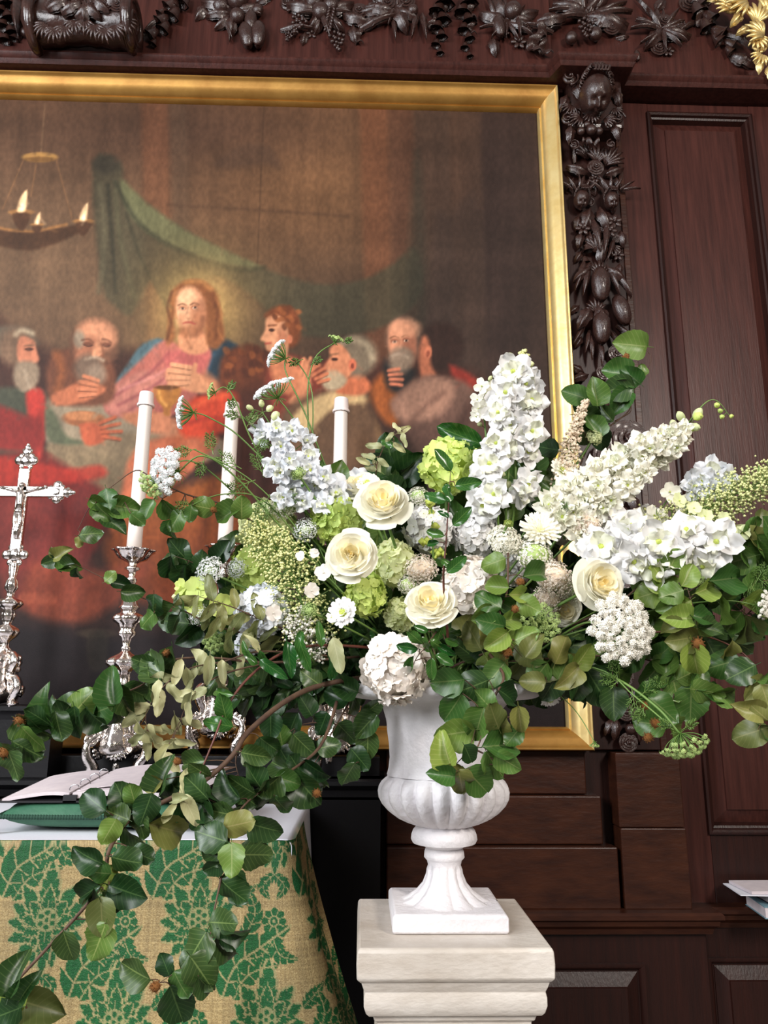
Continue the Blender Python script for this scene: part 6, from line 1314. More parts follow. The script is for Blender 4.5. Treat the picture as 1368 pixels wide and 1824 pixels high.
spike('stock', 'cream stock stem with small four-petalled flowers left of the tallest delphinium', 'flower', [(880, 900, 1.96), (866, 780, 1.93), (858, 690, 1.92)], fl([(858, 688), (866, 700), (850, 712), (862, 735), (848, 742), (878, 690), (852, 728), (868, 716)], 13), 'phlox', [(872, 676, 5), (884, 672, 5), (868, 745, 6), (856, 757, 6)])
spike('phlox', 'white phlox blossoms between the diagonal spike and the lace flower', 'phlox', [(1100, 1000, 1.93), (1160, 930, 1.88), (1196, 880, 1.86)], fl([(1193, 876), (1140, 925), (1165, 918), (1180, 932), (1150, 942), (1212, 898)], 19), 'phlox', ())
spike('eustoma', 'greenish white lisianthus with pointed petals at the far left edge', 'flower', [(520, 1130, 1.95), (420, 1080, 1.90), (350, 1050, 1.88)], [(352, 1048, 22), (330, 1062, 18), (345, 1075, 18), (322, 1045, 14), (396, 1078, 22)], 'hyd_lime', [(318, 1062, 8)])
spike('snapdragon', 'white blossoms under the third candle beside the top rose', 'flower', [(650, 1000, 1.95), (610, 900, 1.90), (590, 850, 1.90)], fl([(600, 862), (585, 885), (612, 880), (640, 850)], 20), 'hyd_blue', ())
TALL = next(o for o in scene.objects if o.get('label', '').startswith('tallest white delphinium'))
for dx in (-16, 14):
    gs = MB(); gs.tube(smooth_path([P(898, 1040, 1.95), P(902+dx, 900, 1.87), P(908+dx*.7, 790, 1.86)], 5), 2.4/ppm(P(900, 900, 1.87)), 6, cap=False); gs.build('stem', 'stem_green', TALL)
# lacy greenish panicles
panicle('lacecap_hydrangea', 'yellow-green lacy flower head of tiny buds on the left of the bouquet', [(560, 1150, 1.86), (530, 1050, 1.80), (500, 985, 1.79), (455, 945, 1.80)], 62, 30, 1900, 'bud_lime', [(576, 1020, 15), (555, 1052, 14), (590, 1005, 12), (470, 1065, 13), (487, 1092, 15), (535, 990, 9), (560, 985, 9)], r=1.6, group='lacy bud heads', petal='hyd_cream')
panicle('lacecap_hydrangea', 'yellow-green lacy flower head reaching out at the far right', [(1150, 960, 1.86), (1240, 915, 1.82), (1310, 880, 1.80), (1375, 850, 1.80)], 44, 34, 1500, 'bud_lime', [(1255, 920, 15), (1236, 905, 13), (1290, 925, 14), (1322, 950, 15), (1210, 892, 14)], r=1.9, group='lacy bud heads', petal='hyd_limecream')
panicle('lacecap_hydrangea', 'pale lacy flower tip above the tallest delphinium', [(925, 760, 1.92), (930, 690, 1.90), (932, 624, 1.90)], 30, 6, 420, 'bud_lime', (), r=2.0, group='lacy bud heads')
panicle('astilbe', 'pinkish tan astilbe plume beside the gilt frame', [(1005, 960, 1.90), (1008, 860, 1.87), (1020, 780, 1.86), (1044, 714, 1.85)], 34, 4, 1300, 'bud_tan', (), r=2.3, star=True)
panicle('lacecap_hydrangea', 'cream bud spray below the quartered rose and the green scabious pod', [(560, 1180, 1.84), (540, 1130, 1.79), (525, 1100, 1.79)], 38, 26, 500, 'bud_white', [(590, 1100, 10)], r=1.8, group='lacy bud heads')
panicle('ornithogalum', 'yellow-green bead-like bud cluster left of the upright leafy twig', [(772, 1000, 1.88), (770, 930, 1.83), (768, 880, 1.82)], 20, 8, 60, 'eye_green', [(755, 915, 9), (768, 922, 9), (782, 918, 9)], r=4.2)
Y_ = 'domed heads of tiny flowers'
fuzzy(1045, 935, 30, 1.82, 'bud_pink', 'pinkish white yarrow head right of the cream dahlia', group=Y_)
fuzzy(950, 990, 36, 1.80, 'bud_white', 'white yarrow head just under the cream dahlia', group=Y_)
fuzzy(985, 1030, 36, 1.79, 'bud_pink', 'dusty pink-white yarrow head left of the pale yellow rose', group=Y_)
fuzzy(975, 1068, 28, 1.81, 'bud_pink', 'small yarrow head below the dusty one', group=Y_)
fuzzy(1010, 1050, 26, 1.84, 'bud_white', 'whitish yarrow head touching the pale yellow rose', group=Y_)
fuzzy(750, 1015, 30, 1.83, 'bud_pink', 'beige yarrow head between the quartered rose and the red-stemmed twig', group=Y_)
fuzzy(728, 1042, 20, 1.84, 'bud_white', 'little white yarrow head above the low centre rose', group=Y_)
fuzzy(745, 885, 20, 1.93, 'bud_white', 'greenish white yarrow right of the topmost rose', group=Y_)
fuzzy(860, 880, 22, 1.94, 'bud_lime', 'pale green fluffy head in the shade of the tallest delphinium', group=Y_)
fuzzy(898, 965, 31, 1.80, 'petal_cream', 'round ivory scabious left of the cream dahlia', name='scabiosa', group=Y_, n=300, tr=.11)
fuzzy(375, 1018, 28, 1.84, 'umbel_white', 'round white allium head at the left edge', name='allium', group=Y_, n=200)
fuzzy(424, 1012, 20, 1.88, 'umbel_white', 'small round white allium head beside the left-edge one', name='allium', group=Y_, n=150)
fuzzy(507, 902, 27, 1.86, 'bud_white', 'round white allium head under the leaning delphinium', name='allium', group=Y_, n=220)
fuzzy(545, 945, 24, 1.85, 'umbel_white', 'spidery white allium head left of the quartered rose', name='allium', group=Y_, n=150)
fuzzy(355, 1095, 20, 1.88, 'umbel_white', 'white fluffy head low at the left edge above the olive leaves', name='allium', group=Y_, n=140)
fuzzy(1058, 780, 15, 1.88, 'petal_limecream', 'little green scabious bud beside the astilbe plume', name='scabiosa', group=Y_, n=120, tr=.14)
fuzzy(551, 1088, 16, 1.74, 'umbel_green', 'round green scabious seed pod below the lacy flower head', name='scabiosa', group=Y_, n=150)
fuzzy(532, 844, 15, 1.78, 'umbel_green', 'round lime green scabious pod in front of the leaning delphinium', name='scabiosa', group=Y_, n=130)
fuzzy(905, 933, 9, 1.76, 'eye_green', 'tiny yellow-green button bud above the round ivory scabious', name='craspedia', group=Y_, n=90)
pincushion(612, 1092, 29, 1.74, 'white scabious with a green centre under the quartered rose', m='petal_white')
pincushion(1002, 838, 27, 1.86, 'greenish cream scabious on a long stem below the astilbe', m='petal_cream')
pincushion(655, 862, 22, 1.82, 'cream scabious behind the topmost rose', m='petal_cream', green=.4)
pincushion(980, 1245, 20, 1.84, 'small white scabious hanging at the right of the urn rim', m='petal_white', d=(.2, -.6, -1))
pincushion(860, 1080, 22, 1.80, 'ivory scabious right of the low centre rose', m='petal_cream')
# cream dahlia
p = P(962, 945, 1.80); t = thing('dahlia', 'cream spiky-petalled dahlia right of centre', 'dahlia', p); s = 40/ppm(p); q = look(Vector((0, -1, .55))).to_matrix().to_4x4()
for lay, (k, L, tl) in enumerate(((18, 1.0, .05), (17, .9, .25), (14, .74, .48), (11, .56, .75), (8, .38, 1.05))):
    for i in range(k): inst(NEED[(i+lay) % 3], 'petal', t, q @ Matrix.Scale(s*L, 4) @ Matrix.Rotation(2*PI*(i+.5*lay)/k, 4, 'Z') @ Matrix.Rotation(tl+rd.uniform(-.06, .06), 4, 'X'))
inst(CORE['lime'], 'receptacle', t, q @ Matrix.Scale(s*.2, 4)); stem_to_heart(t, p, 2.6)
# lacy umbels on long stems
def V3(a, up, tow): return CR*a+CU*up+CB*tow
umbel(1115, 1118, 62, 1.66, 'cream', 'large white lace flower at the front right, below the yellow rose', V3(.25, .25, 1), [(860, 1230, 1.93), (960, 1160, 1.85), (1040, 1110, 1.76)], n=42, us=.17, hubk=.8, sr=2.8)
umbel(284, 838, 44, 1.72, 'white', 'white lace flower on an arching stem before the leftmost candle', V3(-.65, .05, .75), [(700, 1150, 1.93), (520, 960, 1.85), (420, 850, 1.78), (360, 812, 1.74)], n=30, us=.19, hubk=.9, sr=2.2)
umbel(316, 733, 30, 1.74, 'white', 'white lace flower seen edge-on between the two left candles', V3(-1, .05, .15), [(690, 1150, 1.93), (560, 930, 1.86), (440, 790, 1.78), (375, 745, 1.76)], n=24, us=.18, hubk=.95, sr=1.8)
umbel(486, 624, 28, 1.84, 'white', 'highest white lace flower on the left, seen edge-on', V3(-.85, .55, .1), [(700, 1100, 1.96), (600, 880, 1.9), (545, 740, 1.86), (510, 665, 1.85)], n=24, us=.18, hubk=.95, sr=1.8)
umbel(482, 684, 38, 1.80, 'white', 'white lace flower seen edge-on below the highest one', V3(-.45, .9, .1), [(690, 1100, 1.96), (590, 880, 1.9), (530, 760, 1.84), (512, 730, 1.82)], n=26, us=.15, hubk=.75, sr=1.8)
umbel(600, 600, 14, 1.86, 'green', 'tiny green umbel bud on the tallest thin stem at the top left', V3(.3, 1, .2), [(700, 1100, 1.96), (570, 850, 1.9), (548, 720, 1.88), (560, 640, 1.86)], n=12, us=.3, sr=1.8)
umbel(372, 697, 14, 1.76, 'green', 'tiny green umbel bud beside the middle candle top', V3(-1, .2, .2), [(620, 1000, 1.9), (470, 820, 1.82), (420, 715, 1.78), (400, 690, 1.77)], n=12, us=.3, sr=1.6)
umbel(262, 870, 26, 1.73, 'green', 'green unopened umbel against the leftmost candle', V3(-.6, -.5, .6), [(640, 1100, 1.93), (460, 920, 1.84), (360, 830, 1.78), (310, 826, 1.75)], n=20, us=.22, sr=1.8)
umbel(965, 1110, 36, 1.76, 'green', 'feathery green umbel right of centre under the yarrow', V3(-.1, .3, 1), [(820, 1220, 1.95), (900, 1160, 1.86)], n=34, us=.17)
umbel(1228, 1345, 42, 1.66, 'green', 'green drooping umbel hanging lowest on the right', V3(.2, -.85, .6), [(880, 1200, 1.90), (1010, 1180, 1.80), (1100, 1210, 1.74), (1170, 1260, 1.69), (1205, 1300, 1.67)], n=34, us=.16, hubk=.95, sr=3.0, cup=1.6)
umbel(1060, 1330, 10, 1.75, 'green', 'very small green umbel hidden among the lower right leaves', V3(0, -1, .3), [(950, 1200, 1.9), (1020, 1260, 1.8)], n=8, us=.3, sr=1.2)
umbel(1368, 1080, 26, 1.72, 'cream', 'white lace flower cut by the right edge of the picture', V3(.7, 0, .8), [(950, 1150, 1.9), (1150, 1090, 1.8), (1280, 1070, 1.75)], n=22, us=.2, sr=1.8)
umbel(378, 1145, 20, 1.83, 'green', 'pale green umbel low at the left above the olive leaves', V3(-.3, 0, 1), [(600, 1180, 1.93), (480, 1160, 1.87)], n=18, us=.24, sr=1.5)
umbel(1250, 1030, 22, 1.75, 'green', 'green seedy umbel below the sideways delphinium', V3(.1, 0, 1), [(950, 1150, 1.9), (1120, 1060, 1.8)], n=18, us=.24, sr=1.5)
ft = thing('fennel_sprays', 'fine feathery green foliage between the left candles and the bouquet', 'foliage', P(600, 1050, 1.9))
o = ft.matrix_world.translation; mb = MB(); 
for pts in ([(600, 1050, 1.9), (520, 930, 1.84), (440, 850, 1.80), (345, 800, 1.76)], [(600, 1050, 1.9), (480, 900, 1.82), (400, 880, 1.78), (330, 905, 1.76)], [(600, 1050, 1.9), (500, 820, 1.84), (430, 740, 1.80)], [(600, 1050, 1.9), (560, 850, 1.88), (556, 700, 1.87), (530, 645, 1.86)]): 
    m2 = MB(); m2.tube(smooth_path([P(*a) for a in pts], 6), 1.3/ppm(P(500, 900, 1.8)), 5, cap=False); m2.build('stem', 'stem_green', ft)
for (x, y, s, a, Yd) in ((455, 855, 46, 200, 1.8), (470, 850, 40, 110, 1.8), (430, 835, 44, 150, 1.79), (480, 880, 46, 250, 1.81), (380, 810, 34, 100, 1.77), (350, 800, 34, 190, 1.76), (365, 815, 30, 250, 1.77), (440, 760, 26, 60, 1.8), (430, 745, 24, 160, 1.8), (448, 800, 30, 20, 1.8), (540, 640, 22, 200, 1.86), (552, 650, 20, 30, 1.86), (345, 905, 28, 170, 1.76), (415, 735, 22, 100, 1.8), (405, 700, 20, 60, 1.8), (490, 900, 36, 20, 1.81), (420, 880, 34, 240, 1.8), (610, 610, 16, 20, 1.86)): feather(ft, o, x, y, Yd, s, a)
ft = thing('fennel_sprays', 'fine feathery green foliage low on the right above the drooping umbel', 'foliage', P(900, 1180, 1.9)); o = ft.matrix_world.translation
m2 = MB(); m2.tube(smooth_path([P(*a) for a in [(900, 1180, 1.9), (1060, 1190, 1.76), (1130, 1240, 1.71), (1190, 1290, 1.67)]], 6), 1.3/ppm(P(500, 900, 1.8)), 5, cap=False); m2.build('stem', 'stem_green', ft)
for (x, y, s, a, Yd) in ((1100, 1210, 40, 100, 1.73), (1125, 1225, 44, -80, 1.72), (1140, 1240, 40, 40, 1.71), (1110, 1215, 36, 170, 1.73), (1150, 1255, 30, -120, 1.7), (1200, 1300, 26, 150, 1.67), (1215, 1300, 26, 30, 1.67), (1345, 1040, 34, 60, 1.75), (1350, 1030, 34, -40, 1.75), (1340, 1035, 34, -100, 1.75), (1030, 905, 26, 20, 1.8), (1010, 920, 22, 100, 1.8)): feather(ft, o, x, y, Yd, s, a)
# ------------------------------------------------------------------ the bouquet: branches and leaves
BR = 'beech branches'
branch('beech_branch', 'long brown stem sweeping down left across the altar cloth with dark leaves', 'branch',
    [(700, 1205, 1.90), (640, 1208, 1.84), (560, 1224, 1.76), (500, 1255, 1.68), (440, 1306, 1.60), (415, 1345, 1.57), (363, 1391, 1.54), (286, 1431, 1.51), (236, 1454, 1.49), (195, 1513, 1.47), (186, 1563, 1.46), (150, 1617, 1.44), (41, 1735, 1.40), (20, 1760, 1.39)], 5.0,
    [(218, 1425, 60), (163, 1432, 58), (195, 1480, 48, 'light', 240), (157, 1525, 58), (176, 1552, 46, 'mid'), (225, 1531, 56), (298, 1486, 78, 'olive', -30), (243, 1490, 56), (262, 1440, 56), (228, 1585, 70), (185, 1628, 64, 'olive', -80), (177, 1676, 66, 'mid', -110), (252, 1525, 44), (205, 1455, 50), (190, 1570, 46, 'light', 70), (205, 1600, 52), (160, 1600, 40), (270, 1460, 52), (330, 1440, 50), (238, 1415, 40, 'mid', 100)], 6, 'dark', 48, twig='twig', r1=1.6)
branch('beech_branch', 'large near leaves at the bottom left corner in front of the altar cloth', 'branch', [(60, 1830, 1.36), (45, 1790, 1.34), (30, 1750, 1.33), (25, 1715, 1.33)], 2.5,
    [(22, 1742, 70, 'dark', 80), (14, 1775, 74, 'light', 100), (70, 1790, 84, 'olive', -15), (10, 1805, 60, 'dark', 200), (48, 1760, 50, 'dark', 60), (30, 1818, 60, 'olive', -100)], 0, 'dark', 50)
branch('beech_branch', 'cluster of dark rounded leaves between the open book and the urn', 'branch', [(600, 1250, 1.80), (570, 1330, 1.70), (500, 1385, 1.60), (430, 1440, 1.54), (400, 1520, 1.51), (390, 1581, 1.50)], 3.2,
    [(378, 1420, 62), (408, 1402, 60), (453, 1386, 62), (544, 1402, 74), (512, 1391, 48, 'mid'), (423, 1468, 58, 'olive'), (471, 1477, 64), (372, 1495, 62), (390, 1517, 54), (415, 1527, 54, 'light', -85), (453, 1527, 60), (417, 1578, 60, 'dark', -80), (350, 1405, 56), (480, 1400, 56), (562, 1370, 54), (395, 1450, 54), (440, 1425, 50), (340, 1460, 50), (500, 1440, 46), (362, 1445, 48)], 8, 'dark', 50, [(565, 1418, 9), (320, 1357, 8)], t0=.3)
branch('beech_branch', 'thin stem hanging lowest over the damask with leaves and one orange husk', 'branch', [(395, 1560, 1.50), (382, 1620, 1.47), (374, 1665, 1.45), (331, 1717, 1.43), (285, 1750, 1.42)], 2.0,
    [(399, 1640, 56), (418, 1662, 50), (402, 1690, 54, 'dark', -50), (345, 1692, 78, 'dark', 235), (238, 1737, 64, 'dark', 165), (356, 1733, 70, 'dark', -60), (313, 1792, 76, 'dark', -75), (322, 1752, 50, 'mid'), (292, 1722, 40, 'dark', 120), (365, 1760, 44)], 0, 'dark', 50, [(272, 1756, 11)])
branch('beech_branch', 'leafy branch reaching to the left edge in front of the black plinth', 'branch', [(640, 1170, 1.92), (480, 1180, 1.82), (380, 1172, 1.76), (300, 1178, 1.72), (250, 1222, 1.69), (165, 1250, 1.66), (130, 1272, 1.64), (60, 1300, 1.61), (12, 1345, 1.59)], 2.6,
    [(88, 1260, 68, 'mid', 110), (118, 1262, 58, 'dark', 60), (144, 1255, 60, 'mid', 50), (106, 1291, 52), (136, 1286, 56), (58, 1297, 64), (55, 1318, 58, 'mid'), (183, 1264, 62, 'mid', 20), (168, 1282, 54), (198, 1224, 66, 'mid', 100), (220, 1248, 58), (241, 1236, 52), (270, 1187, 68), (262, 1222, 60), (45, 1340, 60), (22, 1362, 56), (5, 1345, 52), (311, 1174, 48), (290, 1200, 54), (70, 1275, 50, 'dark', 140), (205, 1275, 46), (30, 1310, 44, 'olive')], 4, 'dark', 52, [(36, 1282, 11), (8, 1333, 12), (293, 1163, 8)], t0=.3)
branch('eleagnus_branch', 'pale olive leaves on a slender stem in front of the middle candlestick', 'branch', [(600, 1170, 1.90), (470, 1160, 1.80), (400, 1178, 1.74), (340, 1190, 1.70), (296, 1218, 1.68), (262, 1265, 1.66), (262, 1300, 1.66)], 2.0,
    [(318, 1196, 46), (281, 1232, 44), (311, 1232, 42), (333, 1211, 44), (278, 1251, 42), (241, 1275, 56, 'pale', 220), (256, 1306, 46, 'pale', -60), (270, 1315, 50, 'pale', -70), (240, 1320, 40), (351, 1236, 40), (373, 1192, 50), (398, 1196, 42), (360, 1180, 40), (262, 1335, 38, 'pale', -90)], 8, 'pale', 42, group='olive-leaved branches', fork=[[(350, 1225, 1.70), (325, 1285, 1.68), (298, 1330, 1.66)]])
branch('eleagnus_branch', 'pale olive leaves hanging just right of the first, towards the altar book', 'branch', [(480, 1180, 1.82), (400, 1200, 1.74), (345, 1235, 1.69), (318, 1290, 1.67), (292, 1345, 1.65)], 1.8,
    [(333, 1254, 46, 'pale', -110), (314, 1295, 46), (311, 1327, 46), (289, 1344, 46, 'pale', 230), (340, 1290, 38), (330, 1320, 40)], 6, 'pale', 42, group='olive-leaved branches')
branch('eleagnus_branch', 'olive sprig at the left of the bouquet beneath the bluish hydrangea', 'branch', [(600, 1160, 1.88), (480, 1110, 1.80), (410, 1080, 1.77), (345, 1060, 1.75)], 2.4,
    [(395, 1100, 44), (420, 1112, 48), (440, 1140, 46), (455, 1125, 44), (350, 1080, 40), (372, 1090, 40), (380, 1118, 42), (410, 1145, 44), (480, 1150, 50, 'olivelong'), (365, 1108, 36)], 8, 'olivelong', 42, group='olive-leaved branches')
branch('cotoneaster_branch', 'red stem with fresh green leaves arching down left to a pale leafy tip', 'branch', [(680, 1158, 1.86), (640, 1152, 1.82), (560, 1150, 1.74), (500, 1165, 1.68), (445, 1205, 1.62), (405, 1258, 1.58), (380, 1320, 1.55), (350, 1390, 1.53), (322, 1432, 1.52)], 3.0,
    [(517, 1172, 62, 'long'), (542, 1164, 62, 'long', -70), (533, 1140, 34, 'gloss'), (488, 1190, 58), (400, 1262, 58, 'gloss', 100), (390, 1290, 50, 'gloss', 170), (590, 1183, 62, 'long', -100), (601, 1165, 62, 'pale', -75), (470, 1180, 44), (330, 1395, 50, 'pale', 110), (340, 1440, 60, 'pale', -60), (315, 1425, 46, 'pale', 190), (302, 1448, 40, 'pale', 230), (445, 1165, 44), (570, 1130, 44)], 4, 'long', 44, twig='twig_red', r1=1.0, group='glossy-leaved twigs', t0=.0)
branch('cotoneaster_branch', 'glossy small-leaved twig hanging in front of the blush hydrangea', 'branch', [(790, 1110, 1.80), (775, 1128, 1.70), (760, 1150, 1.67), (742, 1172, 1.66), (732, 1195, 1.66)], 1.8,
    [(784, 1126, 36), (740, 1135, 36), (726, 1154, 38, 'gloss', 175), (758, 1153, 36), (795, 1157, 34), (791, 1175, 36), (769, 1192, 40, 'gloss', -90), (731, 1186, 38, 'gloss', -110), (773, 1110, 28), (812, 1130, 30), (806, 1145, 30), (750, 1120, 26), (780, 1150, 32)], 0, 'gloss', 34, group='glossy-leaved twigs')
branch('cotoneaster_branch', 'upright twig with a dark red stem and paired leaves in the centre', 'branch', [(800, 1160, 1.80), (790, 1040, 1.68), (795, 960, 1.66), (800, 880, 1.66), (803, 835, 1.66)], 2.6,
    [(790, 820, 46, 'gloss', 125), (833, 862, 46, 'gloss', 10), (800, 876, 36, 'gloss', 95), (776, 886, 40, 'gloss', 165), (822, 920, 44, 'gloss', 45), (775, 950, 34, 'gloss', 165), (770, 968, 26, 'gloss', 190), (813, 1006, 44, 'gloss', 40), (796, 1003, 24, 'gloss', 140), (790, 916, 22, 'gloss', 150)], 0, 'gloss', 34, twig='twig_red', group='glossy-leaved twigs')
branch('cotoneaster_branch', 'small sprig with silvery little leaves above the topmost rose', 'branch', [(670, 900, 1.95), (670, 838, 1.90), (678, 809, 1.89), (692, 783, 1.88), (711, 769, 1.88), (725, 761, 1.88)], 1.3,
    [(647, 822, 27), (656, 812, 27), (671, 830, 26), (682, 823, 25), (666, 793, 30, 'pale', 175), (690, 791, 26, 'gloss'), (711, 797, 26), (720, 783, 26, 'pale', -70), (707, 760, 22), (720, 765, 30, 'pale', 30), (693, 778, 22), (660, 835, 22)], 0, 'pale', 26, group='glossy-leaved twigs')
branch('large_leaf', 'single broad bright green leaf left of the tallest delphinium', 'leaf', [(880, 840, 1.95), (866, 812, 1.93), (856, 797, 1.92)], 2.0, [(820, 776, 84, 'gloss', 158)], 0)
branch('beech_branch', 'thin twig curling over at the upper left above the silver candlestick', 'branch', [(600, 1040, 1.92), (480, 950, 1.84), (400, 900, 1.79), (330, 880, 1.77), (270, 850, 1.75), (242, 838, 1.75), (205, 862, 1.74), (165, 895, 1.73), (138, 945, 1.73)], 1.9,
    [(175, 897, 35), (194, 889, 40), (183, 912, 39), (223, 904, 52, 'mid', -12), (205, 933, 45, 'dark', -30), (160, 950, 40, 'dark', 10), (265, 908, 40), (300, 908, 45, 'mid', -60), (314, 926, 42), (306, 942, 34, 'mid', -90), (362, 904, 45, 'mid', 170), (405, 915, 49, 'mid'), (431, 905, 42), (244, 925, 30), (140, 965, 20, 'olive', -90), (340, 915, 29)], 0, 'mid', 36, [(382, 912, 7)], t0=.2)
branch('beech_branch', 'sparse thin twig pointing left at mid height across the leftmost candlestick', 'branch', [(560, 1150, 1.92), (400, 1120, 1.82), (320, 1085, 1.77), (245, 1062, 1.75), (185, 1030, 1.74), (140, 1008, 1.73), (95, 988, 1.73)], 1.6,
    [(90, 1000, 30, 'dark', 200), (112, 985, 34, 'olive', 30), (120, 1006, 42, 'mid', -15), (138, 1022, 24), (196, 1028, 26, 'mid', 40), (215, 1040, 34, 'dark', -10), (235, 1055, 40, 'dark', -5), (270, 1080, 44, 'dark'), (258, 1106, 42, 'mid', 220), (296, 1092, 44), (95, 984, 18, 'olive', 100), (310, 1112, 36)], 2, 'dark', 34, t0=.2)
branch('beech_branch', 'dark leaves at the left edge behind the white allium heads', 'branch', [(560, 1120, 1.98), (440, 1060, 1.94), (360, 1010, 1.92), (310, 990, 1.91)], 2.2,
    [(329, 995, 52), (303, 1013, 46), (329, 1028, 48), (360, 1000, 40), (395, 985, 46), (415, 965, 44), (345, 1055, 40, 'olive'), (440, 985, 46), (400, 1050, 44)], 6, 'dark', 46, t0=.2)
branch('beech_branch', 'ivy-like branch climbing up the carved pilaster at the upper right', 'branch', [(960, 1040, 1.98), (1010, 900, 1.94), (1045, 800, 1.92), (1073, 769, 1.91), (1120, 732, 1.90), (1126, 699, 1.89), (1146, 674, 1.89), (1160, 640, 1.89), (1150, 622, 1.89)], 2.0,
    [(1124, 615, 60, 'light', 175), (1102, 662, 54, 'mid', 160), (1102, 692, 58, 'dark', 190), (1124, 670, 44, 'mid', 140), (1106, 716, 50, 'mid', 230), (1060, 699, 50, 'mid', 100), (1025, 703, 46, 'mid', 160), (1050, 742, 56), (1045, 770, 50), (1070, 780, 44), (974, 798, 46, 'dark', 170), (1146, 659, 22, 'mid', 110), (1040, 720, 48, 'dark', 110), (1058, 760, 46, 'mid'), (1080, 735, 40)], 0, 'dark', 46, [(1120, 641, 9)], fork=[[(1050, 790, 1.92), (1035, 750, 1.91), (1045, 710, 1.91)], [(1095, 750, 1.91), (1122, 735, 1.9), (1124, 722, 1.9)]], t0=.3)
branch('beech_branch', 'front branch drooping over the neck of the urn', 'branch', [(860, 1150, 1.84), (896, 1200, 1.72), (885, 1233, 1.70), (867, 1266, 1.69), (852, 1328, 1.68), (823, 1350, 1.68), (785, 1392, 1.68)], 3.0,
    [(808, 1262, 62, 'mid', 240), (812, 1306, 70, 'light', 190), (852, 1288, 60, 'mid', -110), (793, 1336, 60, 'light', 110), (896, 1331, 74, 'mid', 0), (882, 1366, 62, 'mid', -60), (903, 1355, 50, 'mid', -30), (787, 1379, 46, 'mid', 170), (852, 1396, 68, 'mid', -48), (823, 1404, 60, 'olive', -80), (878, 1273, 56, 'olive'), (797, 1216, 62, 'mid', 190), (841, 1222, 64, 'dark', 200), (905, 1240, 54, 'dark'), (925, 1280, 46, 'olive'), (890, 1300, 54, 'olive'), (835, 1345, 40, 'dark'), (915, 1310, 40, 'mid'), (862, 1250, 50, 'mid'), (810, 1380, 44, 'olive'), (880, 1200, 56, 'mid')], 0, 'mid', 50, fork=[[(867, 1290, 1.69), (905, 1278, 1.68), (928, 1275, 1.68), (925, 1290, 1.68)], [(846, 1335, 1.68), (875, 1350, 1.68), (895, 1370, 1.68)]])
branch('beech_branch', 'hanging twig with round leaves below the ivory scabious, right of centre', 'branch', [(905, 985, 1.74), (903, 1055, 1.72), (890, 1088, 1.71), (908, 1142, 1.70), (930, 1170, 1.70)], 2.4,
    [(880, 1002, 44), (956, 1023, 52, 'mid', 10), (885, 1045, 44), (925, 1060, 40), (912, 1105, 44), (872, 1070, 50, 'mid'), (940, 1078, 44), (875, 1110, 52, 'mid'), (885, 1140, 50), (935, 1130, 46), (862, 1095, 44, 'light'), (905, 1080, 40, 'mid'), (950, 1150, 50, 'olive')], 0, 'light', 44, [(931, 1036, 9), (908, 1160, 11), (917, 1090, 8)])
branch('beech_branch', 'branch of light green leaves right of the white lace flower', 'branch', [(960, 1150, 1.86), (1080, 1090, 1.80), (1160, 1030, 1.76), (1211, 1029, 1.73), (1233, 1076, 1.71), (1244, 1130, 1.70)], 2.4,
    [(1146, 1038, 50), (1185, 1030, 52), (1163, 1058, 58, 'light', 200), (1207, 1100, 52), (1215, 1138, 58, 'olive', 190), (1237, 1172, 62, 'light', -80), (1196, 1058, 46), (1225, 1025, 44, 'light', 60), (1262, 1050, 50), (1190, 1080, 40), (1250, 1100, 46, 'mid'), (1265, 1120, 46, 'dark'), (1300, 1032, 72, 'mid', 5), (1172, 1018, 44), (1200, 1120, 44, 'olive')], 4, 'light', 46, [(1246, 1149, 12)], t0=.3)
branch('beech_branch', 'branch reaching the right edge just under the lacy flower head', 'branch', [(1000, 1120, 1.90), (1150, 1060, 1.84), (1260, 1010, 1.80), (1330, 975, 1.78), (1385, 950, 1.77)], 2.6,
    [(1318, 1000, 62, 'mid', 200), (1342, 990, 60), (1362, 975, 54), (1350, 1035, 54), (1293, 1085, 66, 'light', -60), (1345, 1085, 60, 'light', -20), (1330, 1125, 62, 'olive', -80), (1362, 1010, 46), (1355, 930, 54, 'olive', 60), (1335, 955, 50, 'olive'), (1300, 1060, 50, 'dark'), (1372, 1060, 50), (1280, 1030, 44, 'dark'), (1360, 1110, 50), (1310, 1110, 48), (1366, 940, 44, 'mid')], 5, 'mid', 50, fork=[[(1285, 1000, 1.79), (1290, 1055, 1.77), (1330, 1095, 1.76)]], t0=.3)
branch('beech_branch', 'dark bare-looking twig arching down at the far right edge', 'branch', [(1100, 1130, 1.84), (1200, 1125, 1.78), (1263, 1135, 1.74), (1325, 1165, 1.71), (1358, 1215, 1.69), (1366, 1260, 1.68), (1350, 1300, 1.68)], 2.2,
    [(1290, 1185, 62, 'mid', 200), (1322, 1198, 56, 'dark'), (1345, 1225, 54), (1330, 1262, 52), (1340, 1306, 62, 'olive', 200), (1362, 1240, 46), (1300, 1160, 40), (1352, 1270, 46), (1366, 1200, 44, 'mid'), (1368, 1300, 40, 'mid')], 0, 'olive', 50, twig='twig_red')
